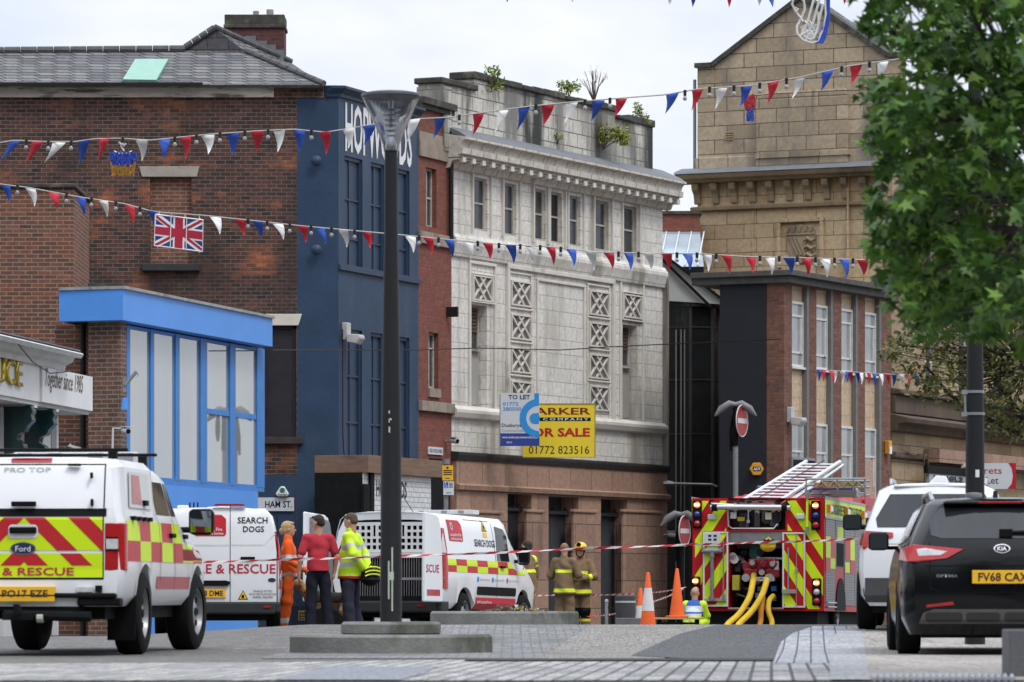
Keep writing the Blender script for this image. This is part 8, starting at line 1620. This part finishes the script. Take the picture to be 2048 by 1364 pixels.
ropes("swan_light", "white rope-light swan against the top of the stone gable", "light figure", 1606, 38, 60, [("white_tube", RW, .017, [sw, [(-14, -14), (-10, -20), (-16, -22)], [(x * .55 + 6, y * .6 + 12) for x, y in sw[8:]], [(-4, 34), (8, 10), (22, -40)], [(6, 42), (20, 8), (34, -42)], [(16, 46), (28, 20), (40, -30)]] + [[(rc.uniform(-6, 26), rc.uniform(0, 40)) for _ in range(2)] + [(rc.uniform(0, 30), rc.uniform(-5, 40))] for _ in range(9)]), ("blue_tube", RB, .016, [[(44 + k * 2, -44 + k), (46 + k * 1.5, -10 + k * 3), (36 + k * 2, 30 + k * 2), (26 + k * 3, 48)] for k in range(5)])])
ropes("soldier_light", "small red and blue guardsman figure hanging at the stone gable", "light figure", 1500, 178, 59.5, [("red_tube", M("rope_red", (.4, .03, .04), .5), .013, [wig(-10, 9, 14 + k * 4, 9, 2.5, k) for k in range(7)] + [[(-6, 10), (-12, 22), (-9, 38)], [(6, 10), (11, 22), (8, 38)]]), ("blue_tube", RB, .013, [wig(-6, 6, 42 + k * 4, 6, 2, k) for k in range(6)] + [[(-5, 38), (-6, 64)], [(5, 38), (7, 64)]]), ("white_tube", RW, .01, [[(-3, 24), (0, 30), (3, 24)], [(-2, 8), (0, 2), (2, 8)]])])

# ---------------------------------------------------------------- plants and trees
def leafmat(name, c1, c2, c3, rough=.5, tr=.2):
    m, n, l, b = nm(name); MATS[name] = m; ge = n.new("ShaderNodeNewGeometry"); r = n.new("ShaderNodeValToRGB"); l.new(ge.outputs["Random Per Island"], r.inputs[0])
    r.color_ramp.elements[0].color = c1 + (1,); r.color_ramp.elements[1].color = c3 + (1,); e = r.color_ramp.elements.new(.5); e.color = c2 + (1,)
    l.new(r.outputs[0], b.inputs["Base Color"]); b.inputs["Roughness"].default_value = rough; b.inputs["Specular IOR Level"].default_value = .35
    t = n.new("ShaderNodeBsdfTranslucent"); l.new(r.outputs[0], t.inputs[0]); a = n.new("ShaderNodeMixShader"); a.inputs[0].default_value = tr; l.new(b.outputs[0], a.inputs[1]); l.new(t.outputs[0], a.inputs[2]); l.new(a.outputs[0], n["Material Output"].inputs[0]); return m
def starleaf():     # five-lobed leaf, stalk at the origin, unit length along +y
    lob = [(0, 0), (.22, -.06), (.5, -.02), (.26, .2), (.62, .42), (.22, .42), (.16, .55), (0, 1.), (-.16, .55), (-.22, .42), (-.62, .42), (-.26, .2), (-.5, -.02), (-.22, -.06)]
    return np.array([(x, y, -.12 * y * y - .1 * abs(x)) for x, y in lob]), [(0, 1, 2, 3), (0, 3, 4, 5), (0, 5, 6, 7), (0, 7, 8, 9), (0, 9, 10, 11), (0, 11, 12, 13)]
def ovalleaf(): return np.array([(0, 0, 0), (.25, .35, -.03), (.2, .75, -.1), (0, 1, -.2), (-.2, .75, -.1), (-.25, .35, -.03)]), [(0, 1, 2, 3), (0, 3, 4, 5)]
def foliage(name, pts, size, mat, shape, par=None, tilt=.9, hang=.45, per=1, spread=0.):
    """leaves (unit leaf shape) at pts; each tips outwards and hangs"""
    lv, lf = shape; n = len(pts); a = nrg.uniform(0, 2 * math.pi, n); pit = nrg.normal(-hang, tilt * .5, n); rol = nrg.normal(0, tilt * .6, n); s = size * nrg.uniform(.5, 1.2, n)
    ca, sa, cp, sp, cr, sr = np.cos(a), np.sin(a), np.cos(pit), np.sin(pit), np.cos(rol), np.sin(rol); V = []
    x, y, z = lv[:, 0][None], lv[:, 1][None], lv[:, 2][None]
    x1 = x * cr[:, None] + z * sr[:, None]; z1 = -x * sr[:, None] + z * cr[:, None]; y2 = y * cp[:, None] - z1 * sp[:, None]; z2 = y * sp[:, None] + z1 * cp[:, None]
    x3 = x1 * ca[:, None] - y2 * sa[:, None]; y3 = x1 * sa[:, None] + y2 * ca[:, None]; V = np.stack([x3, y3, z2], -1) * s[:, None, None] + np.array(pts)[:, None, :]
    k = len(lv); Fs = [tuple(i + q * k for i in f) for q in range(n) for f in lf]; me = bpy.data.meshes.new(name); me.from_pydata(V.reshape(-1, 3).tolist(), [], Fs); me.materials.append(mat); me.update()
    o = bpy.data.objects.new(name, me); COL.objects.link(o)
    if par is not None: o.parent = par
    return o
def inpoly(x, y, q):
    c = False
    for i in range(len(q)):
        (x0, y0), (x1, y1) = q[i], q[i - 1]
        if (y0 > y) != (y1 > y) and x < (x1 - x0) * (y - y0) / (y1 - y0) + x0: c = not c
    return c
BARK = M("dark_bark", (.035, .028, .024), .9, .3, 9, bump=.5)
# the near tree: its crown reaches in from the right, its trunk stands just outside
base = P(2420, 1196, 31); base.z = g(base.x, base.y); r = empty("broadleaf_tree", base, "near broadleaf tree whose bright green lobed leaves overhang the parked cars", "tree")
mask = [(1716, -140), (1722, 10), (1752, 50), (1780, 80), (1815, 120), (1825, 160), (1752, 160), (1733, 190), (1738, 235), (1742, 290), (1776, 300), (1755, 345), (1752, 395), (1750, 455), (1758, 530), (1772, 585), (1802, 632), (1840, 650), (1885, 640), (1930, 655), (1975, 690), (2030, 668), (2100, 700), (2260, 640), (2700, 520), (2760, -140)]
holes = [(1822, 25, 26, 34), (1955, 45, 24, 36), (1745, 8, 34, 24), (1896, 34, 12, 20), (1775, 290, 22, 10), (1930, 150, 18, 12), (1745, 480, 10, 16), (1800, 140, 20, 14), (2010, 470, 26, 26), (2040, 345, 16, 16), (1860, 90, 10, 10)]
cl = []
def lobes(n):
    out = []
    while len(out) < n:
        px, py = rng.uniform(1670, 2120), rng.uniform(-130, 700)
        if not inpoly(px, py, mask) or any(((px - h[0]) / h[2]) ** 2 + ((py - h[1]) / h[3]) ** 2 < 1 for h in holes): continue
        out.append((px, py, rng.uniform(28.6, 33.2)))
    return out
pts = []; twig = MB(); cen = P(2140, 330, 31.5)
def spray(q, n, r_):
    for _ in range(n):
        v = Vector((rng.gauss(0, 1), rng.gauss(0, 1), rng.gauss(0, .55))); v *= r_ / max(.6, v.length) * rng.random() ** .4; pts.append(tuple(q + v - base))
for px, py, D in lobes(560):
    q = P(px, py, D); spray(q, 13, .13)
    if rng.random() < .3:
        d = (cen - q); twig.tube([q - base, q + d * .18 + Vector((0, 0, .05)) - base, q + d * .5 + Vector((0, .1, -.04)) - base], [.003, .005, .008], 4)
for _ in range(170):
    q = P(rng.uniform(2100, 2760), rng.uniform(-400, 640), rng.uniform(28, 35)); spray(q, 11, .2)
for _ in range(90):
    q = P(rng.uniform(1720, 2760), rng.uniform(-560, -110), rng.uniform(28, 35)); spray(q, 11, .22)
foliage("crown", pts, .12, leafmat("maple_leaf", (.02, .055, .01), (.06, .145, .02), (.17, .29, .042)), starleaf(), r, 1.0, .5)
mb = MB(); L = lambda px, py, D: P(px, py, D) - base
mb.tube([(0, 0, -.1), (.02, 0, 1.), (-.05, .05, 2.), L(2380, 560, 31.2)], [.17, .13, .11, .1], 12)
for q in ([(2380, 560, 31.2), (2250, 470, 31), (2048, 400, 31.2), (1960, 385, 31.6), (1870, 350, 31.9)], [(2380, 560, 31.2), (2200, 300, 31), (2020, 180, 31), (1880, 120, 30.8), (1780, 60, 30.6)], [(2390, 620, 31.2), (2200, 540, 31.5), (2020, 520, 31.5), (1900, 560, 31.2), (1830, 600, 31)], [(2380, 560, 31.2), (2400, 100, 31), (2300, -300, 31)], [(2250, 470, 31), (2050, 470, 30.6), (1940, 455, 30.4), (1820, 430, 30.2)], [(2020, 180, 31), (1930, 230, 31.2), (1830, 240, 31.4), (1760, 210, 31.6)]):
    n = len(q); mb.tube([L(*p) for p in q], [.07 * (1 - i / n) + .008 for i in range(n)], 7)
tr_ = mb.build("trunk", BARK, r, sm=60); twig.build("twigs", BARK, tr_)
# the farther olive-leaved tree in front of the stone range
base = P(2075, 1196, 82); base.z = g(base.x, base.y); r = empty("olive_tree", base, "thin olive-brown tree in front of the sandstone range, behind the grey post", "tree")
mask2 = [(1764, 700), (1790, 676), (1812, 650), (1835, 622), (1900, 600), (2060, 560), (2220, 600), (2200, 860), (2050, 868), (1985, 856), (1930, 800), (1880, 775), (1855, 800), (1815, 735)]
pts = []; cen = P(2060, 740, 82); tw = MB()
for _ in range(520):
    while True:
        px, py = rng.uniform(1764, 2200), rng.uniform(560, 868)
        if inpoly(px, py, mask2) and math.sin(px * .045 + py * .03) + math.sin(py * .06 - px * .021) > -1.25: break
    q = P(px, py, rng.uniform(80, 84)); spray2 = 16
    for _k in range(spray2):
        v = Vector((rng.gauss(0, .13), rng.gauss(0, .13), rng.gauss(0, .09))); pts.append(tuple(q + v - base))
    if rng.random() < .35: tw.tube([q - base, q.lerp(cen, .3) - base + Vector((0, 0, -.05)), q.lerp(cen, .75) - base], [.004, .009, .018], 4)
foliage("crown", pts, .125, leafmat("olive_leaf", (.04, .055, .014), (.095, .11, .022), (.16, .14, .035)), ovalleaf(), r, 1.2, .2)
mb = MB(); L = lambda px, py, D: P(px, py, D) - base
mb.tube([(0, 0, -.1), (.02, 0, 1.5), L(2070, 900, 82), L(2060, 760, 82)], [.12, .1, .08, .06], 10)
for q in ([(2060, 860, 82), (1980, 740, 82), (1900, 700, 81.5), (1800, 690, 81)], [(2065, 880, 82), (1960, 830, 82), (1900, 790, 81.5), (1850, 730, 81)], [(2060, 760, 82), (2000, 650, 82.5), (1920, 620, 82.5)], [(2060, 760, 82), (2110, 640, 82)]): n = len(q); mb.tube([L(*p) for p in q], [.045 * (1 - i / n) + .008 for i in range(n)], 6)
t2 = mb.build("trunk", BARK, r, sm=60); tw.build("twigs", BARK, t2)
# self-sown plants in the parapet
GLF = leafmat("parapet_leaf", (.1, .16, .02), (.17, .24, .03), (.26, .3, .06)); YLF = leafmat("yellow_green_leaf", (.16, .2, .02), (.26, .3, .04), (.34, .34, .08))
def shrub(px, py, v, label, blobs, n, mat, size=.1, name="parapet_shrub"):
    w = on(whF, px, py, v); r = empty(name, w, label, "plant", 0, "plants growing on the white parapet"); k = w.y / F; mb = MB(); pts = []
    for dx, dy_, rx, ry in blobs:
        c = Vector((dx * k, 0, -dy_ * k)); mb.tube([(0, 0, -.1), (c * .5 + Vector((rng.uniform(-.03, .03), 0, .02))), c], [.014, .008, .003], 5)
        for _ in range(n):
            a = rng.uniform(0, 6.28); q = rng.random() ** .5; p = c + Vector((rx * k * q * math.cos(a), rng.gauss(0, .12), -ry * k * q * math.sin(a))); pts.append(tuple(p))
            if rng.random() < .16: mb.tube([c * .6, (c + p) * .5 + Vector((0, 0, .02)), p], [.004, .003, .002], 4)
    mb.build("stems", M("stem_brown", (.07, .05, .035), .9), r)
    if n and mat: foliage("leaves", pts, size, mat, ovalleaf(), r, 1.3, .1)
    return r
shrub(978, 186, .05, "bushy green plant at the left step of the white parapet", [(2, -14, 20, 14), (12, -28, 20, 14), (6, -42, 16, 10), (-8, -6, 12, 8)], 75, GLF)
shrub(1138, 186, .1, "small leafy plant on the parapet beside the bare twiggy bush", [(-10, -18, 12, 10), (8, -14, 16, 9), (-4, -8, 14, 8)], 70, GLF, .085)
bw_ = [(rng.uniform(-32, 34), rng.uniform(-62, -30), 10, 12) for _ in range(13)]; b_ = shrub(1188, 196, .15, "bare grey twiggy bush standing on the parapet skyline", bw_, 16, None)
shrub(1206, 290, -.05, "sprawling yellow-green bush rooted low in the parapet face", [(20, -18, 22, 12), (34, -26, 20, 12), (8, -30, 16, 12), (42, -12, 14, 10), (-10, -12, 12, 8)], 85, YLF, .1)
shrub(1284, 248, .1, "green plant on the lower right end of the parapet", [(-4, -18, 15, 10), (-8, -32, 8, 10), (6, -8, 14, 8), (-16, -10, 10, 6)], 70, GLF, .085)
shrub(1115, 280, -.03, "tiny weed growing from the parapet joint above the lead gutter", [(0, -12, 7, 8), (4, -4, 8, 4)], 26, GLF, .07)
